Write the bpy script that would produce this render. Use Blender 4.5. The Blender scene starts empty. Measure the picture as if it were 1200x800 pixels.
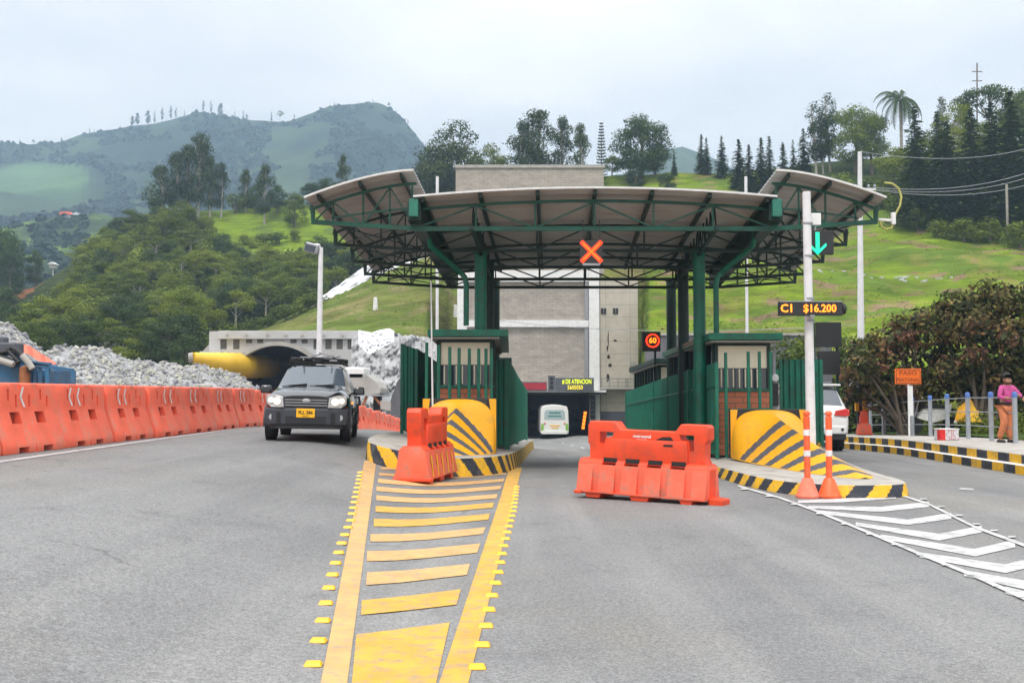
import bpy, bmesh, math, random
from mathutils import Vector, Matrix, noise
R = math.radians
PI = math.pi
sc = bpy.context.scene
COL = sc.collection

# ------------------------------------------------------------------ camera
EYE = 1.5
PITCH = math.atan(62 / 1200)
cam = bpy.data.cameras.new('camera')
cam.lens = 36; cam.sensor_width = 36; cam.clip_end = 12000; cam.clip_start = 0.05
camo = bpy.data.objects.new('camera', cam)
COL.objects.link(camo)
camo.location = (0, 0, EYE)
camo.rotation_euler = (PI / 2 + PITCH, 0, 0)
sc.camera = camo

# ------------------------------------------------------------------ world and sun
SUN_EL, SUN_AZ = 58, 200
w = bpy.data.worlds.new('World'); sc.world = w; w.use_nodes = True
nt = w.node_tree; N = nt.nodes; L = nt.links
N.clear()
out = N.new('ShaderNodeOutputWorld'); bg = N.new('ShaderNodeBackground')
sky = N.new('ShaderNodeTexSky'); sky.sky_type = 'NISHITA'; sky.sun_disc = False
sky.sun_elevation = R(SUN_EL); sky.sun_rotation = R(SUN_AZ); sky.air_density = 1.0; sky.dust_density = 1.5
tc = N.new('ShaderNodeTexCoord'); sep = N.new('ShaderNodeSeparateXYZ')
L.new(tc.outputs['Generated'], sep.inputs[0])
def wm(op, a, b=None, c=None):
    n = N.new('ShaderNodeMath'); n.operation = op
    for i, q in enumerate((a, b, c)):
        if q is None: continue
        if isinstance(q, (int, float)): n.inputs[i].default_value = q
        else: L.new(q, n.inputs[i])
    return n.outputs[0]
zc = wm('MAXIMUM', sep.outputs[2], 0.0)
dn = wm('ADD', zc, 0.16)
cx = wm('DIVIDE', sep.outputs[0], dn); cy = wm('DIVIDE', sep.outputs[1], dn)
cmb = N.new('ShaderNodeCombineXYZ'); L.new(cx, cmb.inputs[0]); L.new(cy, cmb.inputs[1])
nz = N.new('ShaderNodeTexNoise'); nz.inputs['Scale'].default_value = 0.55; nz.inputs['Detail'].default_value = 6; nz.inputs['Roughness'].default_value = 0.5
L.new(cmb.outputs[0], nz.inputs['Vector'])
rp = N.new('ShaderNodeValToRGB'); rp.color_ramp.elements[0].position = 0.30; rp.color_ramp.elements[1].position = 0.66
L.new(nz.outputs[0], rp.inputs[0])
nz2 = N.new('ShaderNodeTexNoise'); nz2.inputs['Scale'].default_value = 0.9; nz2.inputs['Detail'].default_value = 7
L.new(cmb.outputs[0], nz2.inputs['Vector'])
cr2 = N.new('ShaderNodeValToRGB')
cr2.color_ramp.elements[0].position = 0.38; cr2.color_ramp.elements[0].color = (7.5, 7.55, 7.7, 1)
cr2.color_ramp.elements[1].position = 0.62; cr2.color_ramp.elements[1].color = (10.2, 9.9, 9.55, 1)
L.new(nz2.outputs[0], cr2.inputs[0])
gain = wm('MULTIPLY_ADD', wm('MULTIPLY', zc, zc), 2.6, 0.98)
vm = N.new('ShaderNodeVectorMath'); vm.operation = 'SCALE'
L.new(cr2.outputs[0], vm.inputs[0]); L.new(gain, vm.inputs['Scale'])
thin = N.new('ShaderNodeMix'); thin.data_type = 'RGBA'      # thin cloud veil: pale blue of the sky under white cloud
thin.inputs[0].default_value = 0.86
L.new(sky.outputs[0], thin.inputs[6]); L.new(vm.outputs[0], thin.inputs[7])
mx = N.new('ShaderNodeMix'); mx.data_type = 'RGBA'
L.new(rp.outputs[0], mx.inputs[0]); L.new(thin.outputs[2], mx.inputs[6]); L.new(vm.outputs[0], mx.inputs[7])
L.new(mx.outputs[2], bg.inputs[0]); bg.inputs[1].default_value = 0.1
L.new(bg.outputs[0], out.inputs[0])

sl = bpy.data.lights.new('sun', 'SUN'); sl.energy = 1.5; sl.angle = R(10); sl.color = (1, 0.955, 0.88)
so = bpy.data.objects.new('sun', sl); COL.objects.link(so)
az = R(SUN_AZ)
sd = Vector((math.sin(az) * math.cos(R(SUN_EL)), math.cos(az) * math.cos(R(SUN_EL)), math.sin(R(SUN_EL))))
so.rotation_euler = sd.to_track_quat('Z', 'Y').to_euler()

sc.view_settings.view_transform = 'Standard'; sc.view_settings.look = 'None'
sc.view_settings.gamma = 1; sc.view_settings.use_curve_mapping = False
sc.view_settings.exposure = 0.06
sc.render.engine = 'CYCLES'
sc.cycles.max_bounces = 6; sc.cycles.transparent_max_bounces = 8; sc.cycles.volume_bounces = 1
sc.cycles.use_denoising = True
sc.cycles.volume_step_rate = 4

# ------------------------------------------------------------------ helpers
def sm(a, b, x):
    t = max(0.0, min(1.0, (x - a) / (b - a))); return t * t * (3 - 2 * t)
def lerp(a, b, t): return a + (b - a) * t
def interp(pts, x):
    if x <= pts[0][0]: return pts[0][1]
    for (a, b), (c, d) in zip(pts, pts[1:]):
        if x <= c: return b + (d - b) * (x - a) / (c - a)
    return pts[-1][1]
def G(x, y):
    """height of the road and ground: banked up to the left, falling away towards the tunnel"""
    rise = 0.55 * sm(0.8, 4.5, -x) + 0.12 * sm(4.5, 7.5, -x)
    rise *= 1 - sm(30, 60, y)
    y0 = 17 + 9 * sm(1, 4.5, -x) + 8 * sm(3, 7, x)
    d = max(0.0, y - y0)
    return rise - 0.035 * min(d * d / (d + 4), 80)
def ray(px, py):
    p = PITCH
    a, b = px - 600, 400 - py
    return Vector((a, 1200 * math.cos(p) - b * math.sin(p), 1200 * math.sin(p) + b * math.cos(p)))
def at(px, py, Y):
    d = ray(px, py); d = d * (Y / d.y); return Vector((d.x, d.y, d.z + EYE))
def gp(px, py, off=0.0):
    """point of the ground (raised by off) seen at a pixel of the photograph"""
    d = ray(px, py); d = d / d.y
    lo, hi = 1.0, 400.0
    for _ in range(60):
        m = (lo + hi) / 2
        if EYE + d.z * m > G(d.x * m, m) + off: lo = m
        else: hi = m
    return Vector((d.x * lo, lo, G(d.x * lo, lo) + off))
def nz3(x, y, z=0, s=1.0): return noise.noise(Vector((x * s, y * s, z * s + 7.3)))
def fbm(x, y, z=0, s=1.0, o=4): return noise.fractal(Vector((x * s, y * s, z * s + 3.1)), 1.0, 2.0, o)

class MB:
    def __init__(s): s.v = []; s.f = []; s.m = []; s.mi = 0; s.c = []; s.col = None
    def vert(s, p): s.v.append(tuple(p)); return len(s.v) - 1
    def face(s, idx, mi=None): s.f.append(tuple(idx)); s.m.append(s.mi if mi is None else mi); s.c.append(s.col)
    def poly(s, pts, mi=None): s.face([s.vert(p) for p in pts], mi)
    def box(s, c, d, rz=0, rx=0, ry=0, taper=1.0, tapery=None):
        M = Matrix.Translation(Vector(c)) @ Matrix.Rotation(rz, 4, 'Z') @ Matrix.Rotation(ry, 4, 'Y') @ Matrix.Rotation(rx, 4, 'X')
        ty = taper if tapery is None else tapery
        k = []
        for z in (-.5, .5):
            q = taper if z > 0 else 1; q2 = ty if z > 0 else 1
            for x, y in ((-.5, -.5), (.5, -.5), (.5, .5), (-.5, .5)):
                k.append(s.vert(M @ Vector((x * d[0] * q, y * d[1] * q2, z * d[2]))))
        for f in ((3, 2, 1, 0), (4, 5, 6, 7), (0, 1, 5, 4), (1, 2, 6, 5), (2, 3, 7, 6), (3, 0, 4, 7)): s.face([k[i] for i in f])
        return s
    def rng(s, x0, x1, y0, y1, z0, z1): return s.box(((x0 + x1) / 2, (y0 + y1) / 2, (z0 + z1) / 2), (abs(x1 - x0), abs(y1 - y0), abs(z1 - z0)))
    def bar(s, p, q, w, h=None):
        p = Vector(p); q = Vector(q); d = q - p; h = h or w
        z = d.normalized()
        up = Vector((0, 0, 1)) if abs(z.z) < .95 else Vector((0, 1, 0))
        x = z.cross(up).normalized(); y = x.cross(z).normalized()
        k = []
        for o in (p, q):
            for a, b in ((-1, -1), (1, -1), (1, 1), (-1, 1)): k.append(s.vert(o + x * a * w / 2 + y * b * h / 2))
        for f in ((3, 2, 1, 0), (4, 5, 6, 7), (0, 1, 5, 4), (1, 2, 6, 5), (2, 3, 7, 6), (3, 0, 4, 7)): s.face([k[i] for i in f])
        return s
    def tube(s, pts, r, n=8, caps=True):
        pts = [Vector(p) for p in pts]
        rr = r if isinstance(r, (list, tuple)) else [r] * len(pts)
        rings = []; ref = None
        for i, p in enumerate(pts):
            t = (pts[min(i + 1, len(pts) - 1)] - pts[max(i - 1, 0)]).normalized()
            if ref is None: ref = Vector((0, 0, 1)) if abs(t.z) < .9 else Vector((1, 0, 0))
            x = (ref - t * ref.dot(t)).normalized(); ref = x; y = t.cross(x)
            rings.append([s.vert(p + (x * math.cos(2 * PI * k / n) + y * math.sin(2 * PI * k / n)) * rr[i]) for k in range(n)])
        for a, b in zip(rings, rings[1:]):
            for k in range(n): s.face((a[k], a[(k + 1) % n], b[(k + 1) % n], b[k]))
        if caps: s.face(rings[0][::-1]); s.face(rings[-1])
        return s
    def lathe(s, prof, c=(0, 0, 0), n=24, axis='Z'):
        c = Vector(c); rings = []
        for r, z in prof:
            ring = []
            for k in range(n):
                a = 2 * PI * k / n; p = Vector((r * math.cos(a), r * math.sin(a), z))
                if axis == 'X': p = Vector((p.z, p.x, p.y))
                if axis == 'Y': p = Vector((p.x, p.z, -p.y))
                ring.append(s.vert(c + p))
            rings.append(ring)
        for a, b in zip(rings, rings[1:]):
            for k in range(n): s.face((a[k], a[(k + 1) % n], b[(k + 1) % n], b[k]))
        s.face(rings[0][::-1]); s.face(rings[-1]); return s
    def prism(s, poly, h0, h1, M=None, mi=None):
        """poly in local xy, extruded from z=h0 to z=h1, then moved by M"""
        M = M or Matrix.Identity(4); n = len(poly)
        a = [s.vert(M @ Vector((x, y, h0))) for x, y in poly]; b = [s.vert(M @ Vector((x, y, h1))) for x, y in poly]
        s.face(a[::-1], mi); s.face(b, mi)
        for i in range(n): s.face((a[i], a[(i + 1) % n], b[(i + 1) % n], b[i]), mi)
        return s
    def grid(s, rows, mi=None, flip=False):
        ids = [[s.vert(p) for p in r] for r in rows]
        for i in range(len(ids) - 1):
            for j in range(len(ids[0]) - 1):
                q = (ids[i][j], ids[i][j + 1], ids[i + 1][j + 1], ids[i + 1][j])
                s.face(q[::-1] if flip else q, mi)
        return ids
    def each(s, name, mats, parent=None, **kw):
        """every separate piece becomes an object of its own"""
        par = list(range(len(s.v)))
        def find(a):
            while par[a] != a: par[a] = par[par[a]]; a = par[a]
            return a
        for f in s.f:
            for b in f[1:]: par[find(b)] = find(f[0])
        groups = {}
        for i, f in enumerate(s.f): groups.setdefault(find(f[0]), []).append(i)
        out = []
        for fs in groups.values():
            m = MB(); mp = {}
            for i in fs:
                m.face([mp.setdefault(a, None) if mp.get(a) is not None else mp.__setitem__(a, m.vert(s.v[a])) or mp[a] for a in s.f[i]], s.m[i])
            out.append(m.build(name, mats, parent, **kw))
        return out
    def mesh(s, name, mats, smooth=False, ang=35):
        me = bpy.data.meshes.new(name)
        me.from_pydata(s.v, [], s.f)
        for m in (mats if isinstance(mats, (list, tuple)) else [mats]): me.materials.append(m)
        me.polygons.foreach_set('material_index', s.m)
        if any(c is not None for c in s.c):
            ca = me.color_attributes.new('Col', 'FLOAT_COLOR', 'CORNER')
            buf = []
            for f, c in zip(s.f, s.c):
                c = c or (1, 1, 1); buf += [c[0], c[1], c[2], 1.0] * len(f)
            ca.data.foreach_set('color', buf)
        me.update()
        if smooth: smooth_mesh(me, ang)
        return me
    def build(s, name, mats, parent=None, smooth=False, world=False, bevel=0, ang=35, seg=2, fix=False):
        if world and parent is not None:
            Mi = parent_matrix(parent).inverted(); s.v = [tuple(Mi @ Vector(p)) for p in s.v]
        me = s.mesh(name, mats, smooth, ang)
        if fix:
            b = bmesh.new(); b.from_mesh(me); bmesh.ops.recalc_face_normals(b, faces=b.faces); b.to_mesh(me); b.free()
        o = bpy.data.objects.new(name, me); COL.objects.link(o); o.parent = parent
        if bevel:
            m = o.modifiers.new('b', 'BEVEL'); m.width = bevel; m.segments = seg; m.limit_method = 'ANGLE'; m.angle_limit = R(40)
        return o
def smooth_mesh(me, ang=35):
    b = bmesh.new(); b.from_mesh(me)
    for f in b.faces: f.smooth = True
    for e in b.edges:
        if len(e.link_faces) == 2:
            try: e.smooth = e.calc_face_angle() < R(ang)
            except Exception: pass
        else: e.smooth = True
    b.to_mesh(me); b.free()
def parent_matrix(o):
    M = Matrix.LocRotScale(o.location, o.rotation_euler, o.scale)
    return parent_matrix(o.parent) @ M if o.parent else M
def bake(o, cutters=None, mods=True):
    """turn modifiers (and boolean cutters) into plain mesh"""
    cs = []
    for c in cutters or []:
        co = c.build('cutter', MAT['dark'], fix=True); cs.append(co)
        m = o.modifiers.new('c', 'BOOLEAN'); m.operation = 'DIFFERENCE'; m.object = co; m.solver = 'EXACT'
    bpy.context.view_layer.update()
    dg = bpy.context.evaluated_depsgraph_get()
    me = bpy.data.meshes.new_from_object(o.evaluated_get(dg)); o.modifiers.clear(); o.data = me
    for co in cs: bpy.data.objects.remove(co)
    return o
def thing(name, label, cat, loc=(0, 0, 0), rz=0, group=None):
    o = bpy.data.objects.new(name, None); COL.objects.link(o); o.empty_display_size = .2
    o.location = loc; o.rotation_euler = (0, 0, rz); tag(o, label, cat, group); return o
def tag(o, label=None, cat=None, group=None, kind=None):
    if label: o['label'] = label
    if cat: o['category'] = cat
    if group: o['group'] = group
    if kind: o['kind'] = kind
    return o
def copy_tree(o, parent=None, top=True):
    kids = [c for c in o.children]
    c = o.copy(); COL.objects.link(c); c.parent = parent
    for k in kids: copy_tree(k, c, False)
    return c
def text(name, s, size, mat, parent, loc, rot=(PI / 2, 0, 0), ext=.004, align='CENTER', sx=1.0, bold=0):
    cu = bpy.data.curves.new(name, 'FONT'); cu.body = s; cu.size = size; cu.extrude = ext; cu.align_x = align; cu.align_y = 'CENTER'
    cu.offset = bold; cu.resolution_u = 2
    cu.materials.append(mat); tmp = bpy.data.objects.new(name, cu); COL.objects.link(tmp); bpy.context.view_layer.update()
    me = bpy.data.meshes.new_from_object(tmp.evaluated_get(bpy.context.evaluated_depsgraph_get())); bpy.data.objects.remove(tmp)
    o = bpy.data.objects.new(name, me); COL.objects.link(o); o.parent = parent
    o.location = loc; o.rotation_euler = rot; o.scale = (sx, 1, 1); return o
def T(loc, rz=0, rx=0): return Matrix.Translation(Vector(loc)) @ Matrix.Rotation(rz, 4, 'Z') @ Matrix.Rotation(rx, 4, 'X')
STAND = Matrix(((1, 0, 0, 0), (0, 0, 1, 0), (0, 1, 0, 0), (0, 0, 0, 1)))   # polygon (x, y) -> world x, z ; extrusion along y

# ------------------------------------------------------------------ materials
MAT = {}
def mat(name, col, rough=.6, var=.12, scale=6, bump=0, bscale=40, metal=0, spec=.5, emit=0, dirt=None, dscale=2, coat=0, detail=5, attr=False, island=0, obj=0, trans=0, alt=None, coords='Object', stretch=None, damt=.6):
    if name.startswith('leaf'): spec = .12
    if name.startswith('hill') or name == 'soil': spec = .04
    m = bpy.data.materials.new(name); m.use_nodes = True; MAT[name] = m
    t = m.node_tree; n = t.nodes; l = t.links; b = n['Principled BSDF']
    b.inputs['Roughness'].default_value = rough; b.inputs['Metallic'].default_value = metal
    b.inputs['Specular IOR Level'].default_value = spec; b.inputs['Coat Weight'].default_value = coat
    tcn = n.new('ShaderNodeTexCoord'); vec = tcn.outputs[coords]
    if stretch:
        mp = n.new('ShaderNodeMapping'); mp.inputs['Scale'].default_value = stretch; l.new(vec, mp.inputs[0]); vec = mp.outputs[0]
    def tex(sc_, det=detail, ro=.6):
        q = n.new('ShaderNodeTexNoise'); q.inputs['Scale'].default_value = sc_; q.inputs['Detail'].default_value = det
        q.inputs['Roughness'].default_value = ro; l.new(vec, q.inputs['Vector']); return q.outputs[0]
    def mixc(fac, a, c2, mode='MIX'):
        q = n.new('ShaderNodeMix'); q.data_type = 'RGBA'; q.blend_type = mode
        for i, z in ((0, fac), (6, a), (7, c2)):
            if hasattr(z, 'is_linked') or hasattr(z, 'links'): l.new(z, q.inputs[i])
            elif i == 0: q.inputs[0].default_value = z
            else: q.inputs[i].default_value = (*z[:3], 1)
        return q.outputs[2]
    def ramp(src, p0, p1):
        q = n.new('ShaderNodeMapRange'); q.inputs[1].default_value = p0; q.inputs[2].default_value = p1; l.new(src, q.inputs[0]); return q.outputs[0]
    c = None
    if attr:
        a = n.new('ShaderNodeVertexColor'); a.layer_name = 'Col'; c = a.outputs[0]
    else:
        r_ = n.new('ShaderNodeRGB'); r_.outputs[0].default_value = (*col, 1); c = r_.outputs[0]
    if alt:
        c = mixc(ramp(tex(scale * .37), .38, .62), c, alt)
    if var:
        f = ramp(tex(scale), .3, .7)
        lo = tuple([1 - var] * 3); hi = tuple([1 + var] * 3)
        c = mixc(1.0, c, mixc(f, lo, hi), 'MULTIPLY')
    if island or obj:
        src = n.new('ShaderNodeNewGeometry').outputs['Random Per Island'] if island else n.new('ShaderNodeObjectInfo').outputs['Random']
        k = island or obj
        c = mixc(1.0, c, mixc(src, (1 - k, 1 - k, 1 - k * .7), (1 + k * 1.3, 1 + k * 1.15, 1 + k * .4)), 'MULTIPLY')
    if island and obj:
        s2 = n.new('ShaderNodeObjectInfo').outputs['Random']
        c = mixc(1.0, c, mixc(s2, (1 - obj, 1 - obj * .8, 1 - obj * .4), (1 + obj * 1.3, 1 + obj, 1 + obj * .3)), 'MULTIPLY')
    if dirt:
        c = mixc(mathn(n, l, 'MULTIPLY', ramp(tex(dscale, 8, .7), .48, .66), damt), c, dirt)
    l.new(c, b.inputs['Base Color'])
    if bump:
        bp = n.new('ShaderNodeBump'); bp.inputs['Strength'].default_value = 1; bp.inputs['Distance'].default_value = bump
        l.new(tex(bscale, 6, .65), bp.inputs['Height']); l.new(bp.outputs[0], b.inputs['Normal'])
    if emit:
        l.new(c, b.inputs['Emission Color']); b.inputs['Emission Strength'].default_value = emit
    if trans:
        tr = n.new('ShaderNodeBsdfTranslucent'); l.new(c, tr.inputs[0]); ms = n.new('ShaderNodeMixShader'); ms.inputs[0].default_value = trans
        l.new(b.outputs[0], ms.inputs[1]); l.new(tr.outputs[0], ms.inputs[2]); l.new(ms.outputs[0], n['Material Output'].inputs[0])
    return m
def mathn(n, l, op, a, b):
    q = n.new('ShaderNodeMath'); q.operation = op
    for i, z in enumerate((a, b)):
        if isinstance(z, (int, float)): q.inputs[i].default_value = z
        else: l.new(z, q.inputs[i])
    return q.outputs[0]
mat('dark', (.012, .012, .013), .6)
mat('rubber', (.02, .02, .021), .8, bump=.002)
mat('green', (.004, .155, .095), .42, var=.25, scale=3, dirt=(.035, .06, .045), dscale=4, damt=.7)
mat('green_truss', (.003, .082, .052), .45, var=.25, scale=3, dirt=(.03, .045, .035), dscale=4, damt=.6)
mat('green_dark', (.004, .026, .019), .5, var=.2, scale=3)  # canopy's green with its shade painted in; plain dark green elsewhere
mat('green_pale', (.02, .17, .12), .5, var=.15, dirt=(.05, .09, .07))
mat('roof_sheet', (.46, .45, .435), .5, var=.14, scale=2.5, dirt=(.34, .26, .20), dscale=1.3, stretch=(.35, 3, 1), damt=.7)
mat('roof_edge', (.66, .66, .66), .5)
mat('orange', (.78, .065, .014), .5, var=.14, scale=2, dirt=(.36, .07, .04), dscale=5, bump=.002, bscale=25, damt=.5)
mat('orange_low', (.86, .14, .072), .6, var=.15, scale=2, dirt=(.38, .19, .14), dscale=4, bump=.002, bscale=25, damt=.9)
mat('orange_faded', (.90, .155, .085), .6, var=.14, scale=2.5, dirt=(.50, .27, .20), dscale=2.2, bump=.002, bscale=25, obj=.07)
mat('orange_cone', (.88, .12, .025), .5, var=.1, dirt=(.5, .22, .15), dscale=6)
mat('orange_base', (.83, .19, .11), .6, var=.1, dirt=(.5, .3, .24), dscale=6)
mat('reflect_white', (.8, .8, .8), .4, dirt=(.5, .45, .4), dscale=9)
mat('yellow', (.88, .42, .006), .5, var=.1, scale=4, dirt=(.35, .2, .05), dscale=4, damt=.45)
mat('stripe_grey', (.085, .092, .115), .6, var=.2)
mat('stripe_black', (.016, .018, .024), .6, var=.3, dirt=(.09, .085, .08), dscale=5)
mat('kerb_yellow', (.82, .47, .015), .6, var=.15, dirt=(.3, .24, .15), dscale=5, bump=.003)
mat('kerb_black', (.025, .03, .045), .65, var=.3, dirt=(.13, .13, .13), dscale=4, bump=.003)
mat('concrete', (.40, .385, .36), .85, var=.14, scale=3, dirt=(.22, .2, .17), dscale=1.5, bump=.004, bscale=30)
mat('concrete_pale', (.50, .505, .51), .85, var=.12, scale=1.2, dirt=(.3, .28, .25), dscale=.6, bump=.01, bscale=6)
mat('sidewalk', (.40, .38, .35), .9, var=.15, scale=3, dirt=(.24, .21, .18), dscale=2, bump=.003)
mat('white_paint', (.78, .78, .78), .6, var=.06, dirt=(.5, .49, .47), dscale=3, damt=.5)
mat('pole_white', (.72, .72, .74), .5, var=.05, dirt=(.45, .43, .42), dscale=4, damt=.4)
mat('steel', (.34, .35, .37), .45, metal=.6, var=.1)
mat('post_grey', (.30, .32, .35), .6, var=.1)
mat('post_cap', (.08, .17, .48), .5)
mat('black_plastic', (.022, .023, .026), .55, var=.15)
mat('bumper', (.042, .048, .060), .6, var=.1, scale=8)
mat('car_black', (.009, .012, .018), .2, var=.1, coat=1.0)
mat('car_white', (.80, .80, .81), .25, var=.02, coat=.6, dirt=(.6, .58, .55), dscale=3, damt=.3)
mat('glass', (.035, .045, .06), .08, spec=.9, var=.1)
mat('glass_front', (.075, .10, .13), .10, spec=1.0, var=.1, scale=2)
mat('chrome', (.7, .7, .72), .15, metal=1)
mat('rim', (.35, .36, .38), .35, metal=.8)
mat('lamp_lit', (1.0, .90, .74), .2, emit=.9, var=.05)
mat('lamp_glass', (.42, .43, .44), .12, spec=.9)
mat('lamp_amber', (1.0, .35, .03), .3, emit=1.2)
mat('tail_red', (.62, .015, .012), .2, spec=.8, emit=.12)
mat('plate_yellow', (.95, .50, .01), .5, var=.03)
mat('ink', (.02, .02, .02), .6)
mat('beige', (.78, .72, .56), .7, var=.06, scale=2)
mat('skin', (.36, .18, .11), .55, var=.05)
mat('pink', (.50, .07, .25), .8, var=.2, scale=9)
mat('trousers', (.60, .20, .085), .85, var=.2, scale=8)
mat('hair', (.012, .01, .009), .7)
mat('belt', (.03, .02, .018), .7)
mat('shirt_teal', (.30, .10, .06), .8)
mat('blue_metal', (.035, .14, .28), .5, var=.2, scale=2, dirt=(.13, .11, .1), dscale=3)
mat('rust', (.32, .12, .05), .8, var=.3)
mat('tarp_orange', (.85, .14, .07), .6, var=.15, scale=3, bump=.02, bscale=5)
mat('tarp_white', (.62, .63, .66), .6, var=.12, scale=.5, bump=.06, bscale=1.6)
mat('duct_yellow', (.80, .50, .04), .5, var=.1, scale=.8, bump=.03, bscale=2)
mat('wood', (.16, .10, .06), .8, var=.3)
mat('bark', (.14, .11, .085), .9, var=.3, scale=4)
mat('bark_pale', (.34, .31, .27), .9, var=.3, scale=4)
mat('red_paint', (.35, .015, .02), .5)
mat('sign_orange', (.80, .15, .006), .5, var=.06)
mat('cable', (.03, .03, .03), .6)
mat('cable_yellow', (.42, .40, .12), .6)
mat('led_orange', (1.0, .25, .015), .4, emit=1.9, var=0)
mat('led_red', (1.0, .05, .01), .4, emit=1.9, var=0)
mat('led_green', (.02, .80, .45), .4, emit=1.0, var=0)
mat('led_yellow', (.85, .95, .02), .4, emit=1.0, var=0)
mat('led_amber', (.95, .75, .02), .4, emit=.9, var=0)
mat('led_panel_red', (.30, .015, .03), .5, emit=.25, var=.2, scale=2)
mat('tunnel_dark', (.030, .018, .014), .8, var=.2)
mat('tunnel_black', (.012, .014, .022), .9)  # near-black bore lining, painted darkness of a deep tunnel
mat('bus_white', (.82, .82, .80), .3, var=.03)
mat('bus_green', (.25, .5, .08), .4)
mat('bus_glass', (.42, .50, .53), .1, spec=.8)
mat('bus_teal', (.05, .25, .20), .4)
mat('paint_yellow', (.60, .335, .045), .75, var=.15, scale=3, dirt=(.27, .23, .18), dscale=9, bump=.001, bscale=120, damt=.8)
mat('paint_peach', (.57, .345, .13), .75, var=.14, scale=3, dirt=(.30, .25, .2), dscale=11, bump=.001, bscale=120, damt=.75)
mat('paint_worn', (.40, .40, .40), .8, var=.1, dirt=(.24, .24, .24), dscale=4, damt=.9)
mat('paint_white', (.50, .50, .50), .75, var=.15, scale=3, dirt=(.22, .22, .22), dscale=5, bump=.001, bscale=120, damt=.8)
mat('stud_yellow', (.95, .48, .01), .4)
mat('rock', (.36, .365, .375), .9, var=.35, scale=2.2, dirt=(.13, .135, .145), dscale=1.6, bump=.10, bscale=4)
mat('rock_chunk', (.33, .335, .345), .9, var=.3, scale=2, island=.35, bump=.04, bscale=6)
mat('shotcrete', (.39, .395, .40), .9, var=.3, scale=.8, dirt=(.17, .17, .18), dscale=.7, bump=.05, bscale=1.6)
mat('hill_near', (.5, .5, .5), .95, var=.42, scale=.5, attr=True, bump=.55, bscale=1.6, detail=9, dirt=(.10, .125, .03), dscale=.9, damt=.55, stretch=(.35, .35, 1.7))
mat('hill_far', (.5, .5, .5), .95, var=.30, scale=.02, attr=True, bump=3, bscale=.06, detail=10)
mat('soil', (.20, .17, .13), .95, var=.3, scale=.7, bump=.03, bscale=3)
mat('leaf_mid', (.12, .165, .024), .6, var=.0, island=.32, obj=.48, trans=.25)
mat('leaf_dark', (.052, .088, .028), .6, var=.0, island=.32, obj=.20, trans=.2)
mat('leaf_euc', (.056, .088, .034), .6, var=.0, island=.35, obj=.18, trans=.2)
mat('leaf_light', (.125, .18, .032), .6, var=.0, island=.35, obj=.25, trans=.3)
mat('leaf_far', (.026, .046, .028), .9, var=0, island=.15)
mat('leaf_conifer', (.080, .125, .036), .7, var=0, island=.35, obj=.25)
mat('leaf_grass', (.15, .21, .035), .7, island=.3, var=.25, scale=.4, trans=.3)
mat('leaf_bronze', (.175, .088, .062), .6, var=.25, scale=1.3, island=.55, trans=.2, alt=(.065, .105, .026))
mat('leaf_under', (.040, .056, .018), .7, island=.3, var=.2)
mat('leaf_deep', (.034, .042, .020), .65, island=.6, var=.2)
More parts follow.
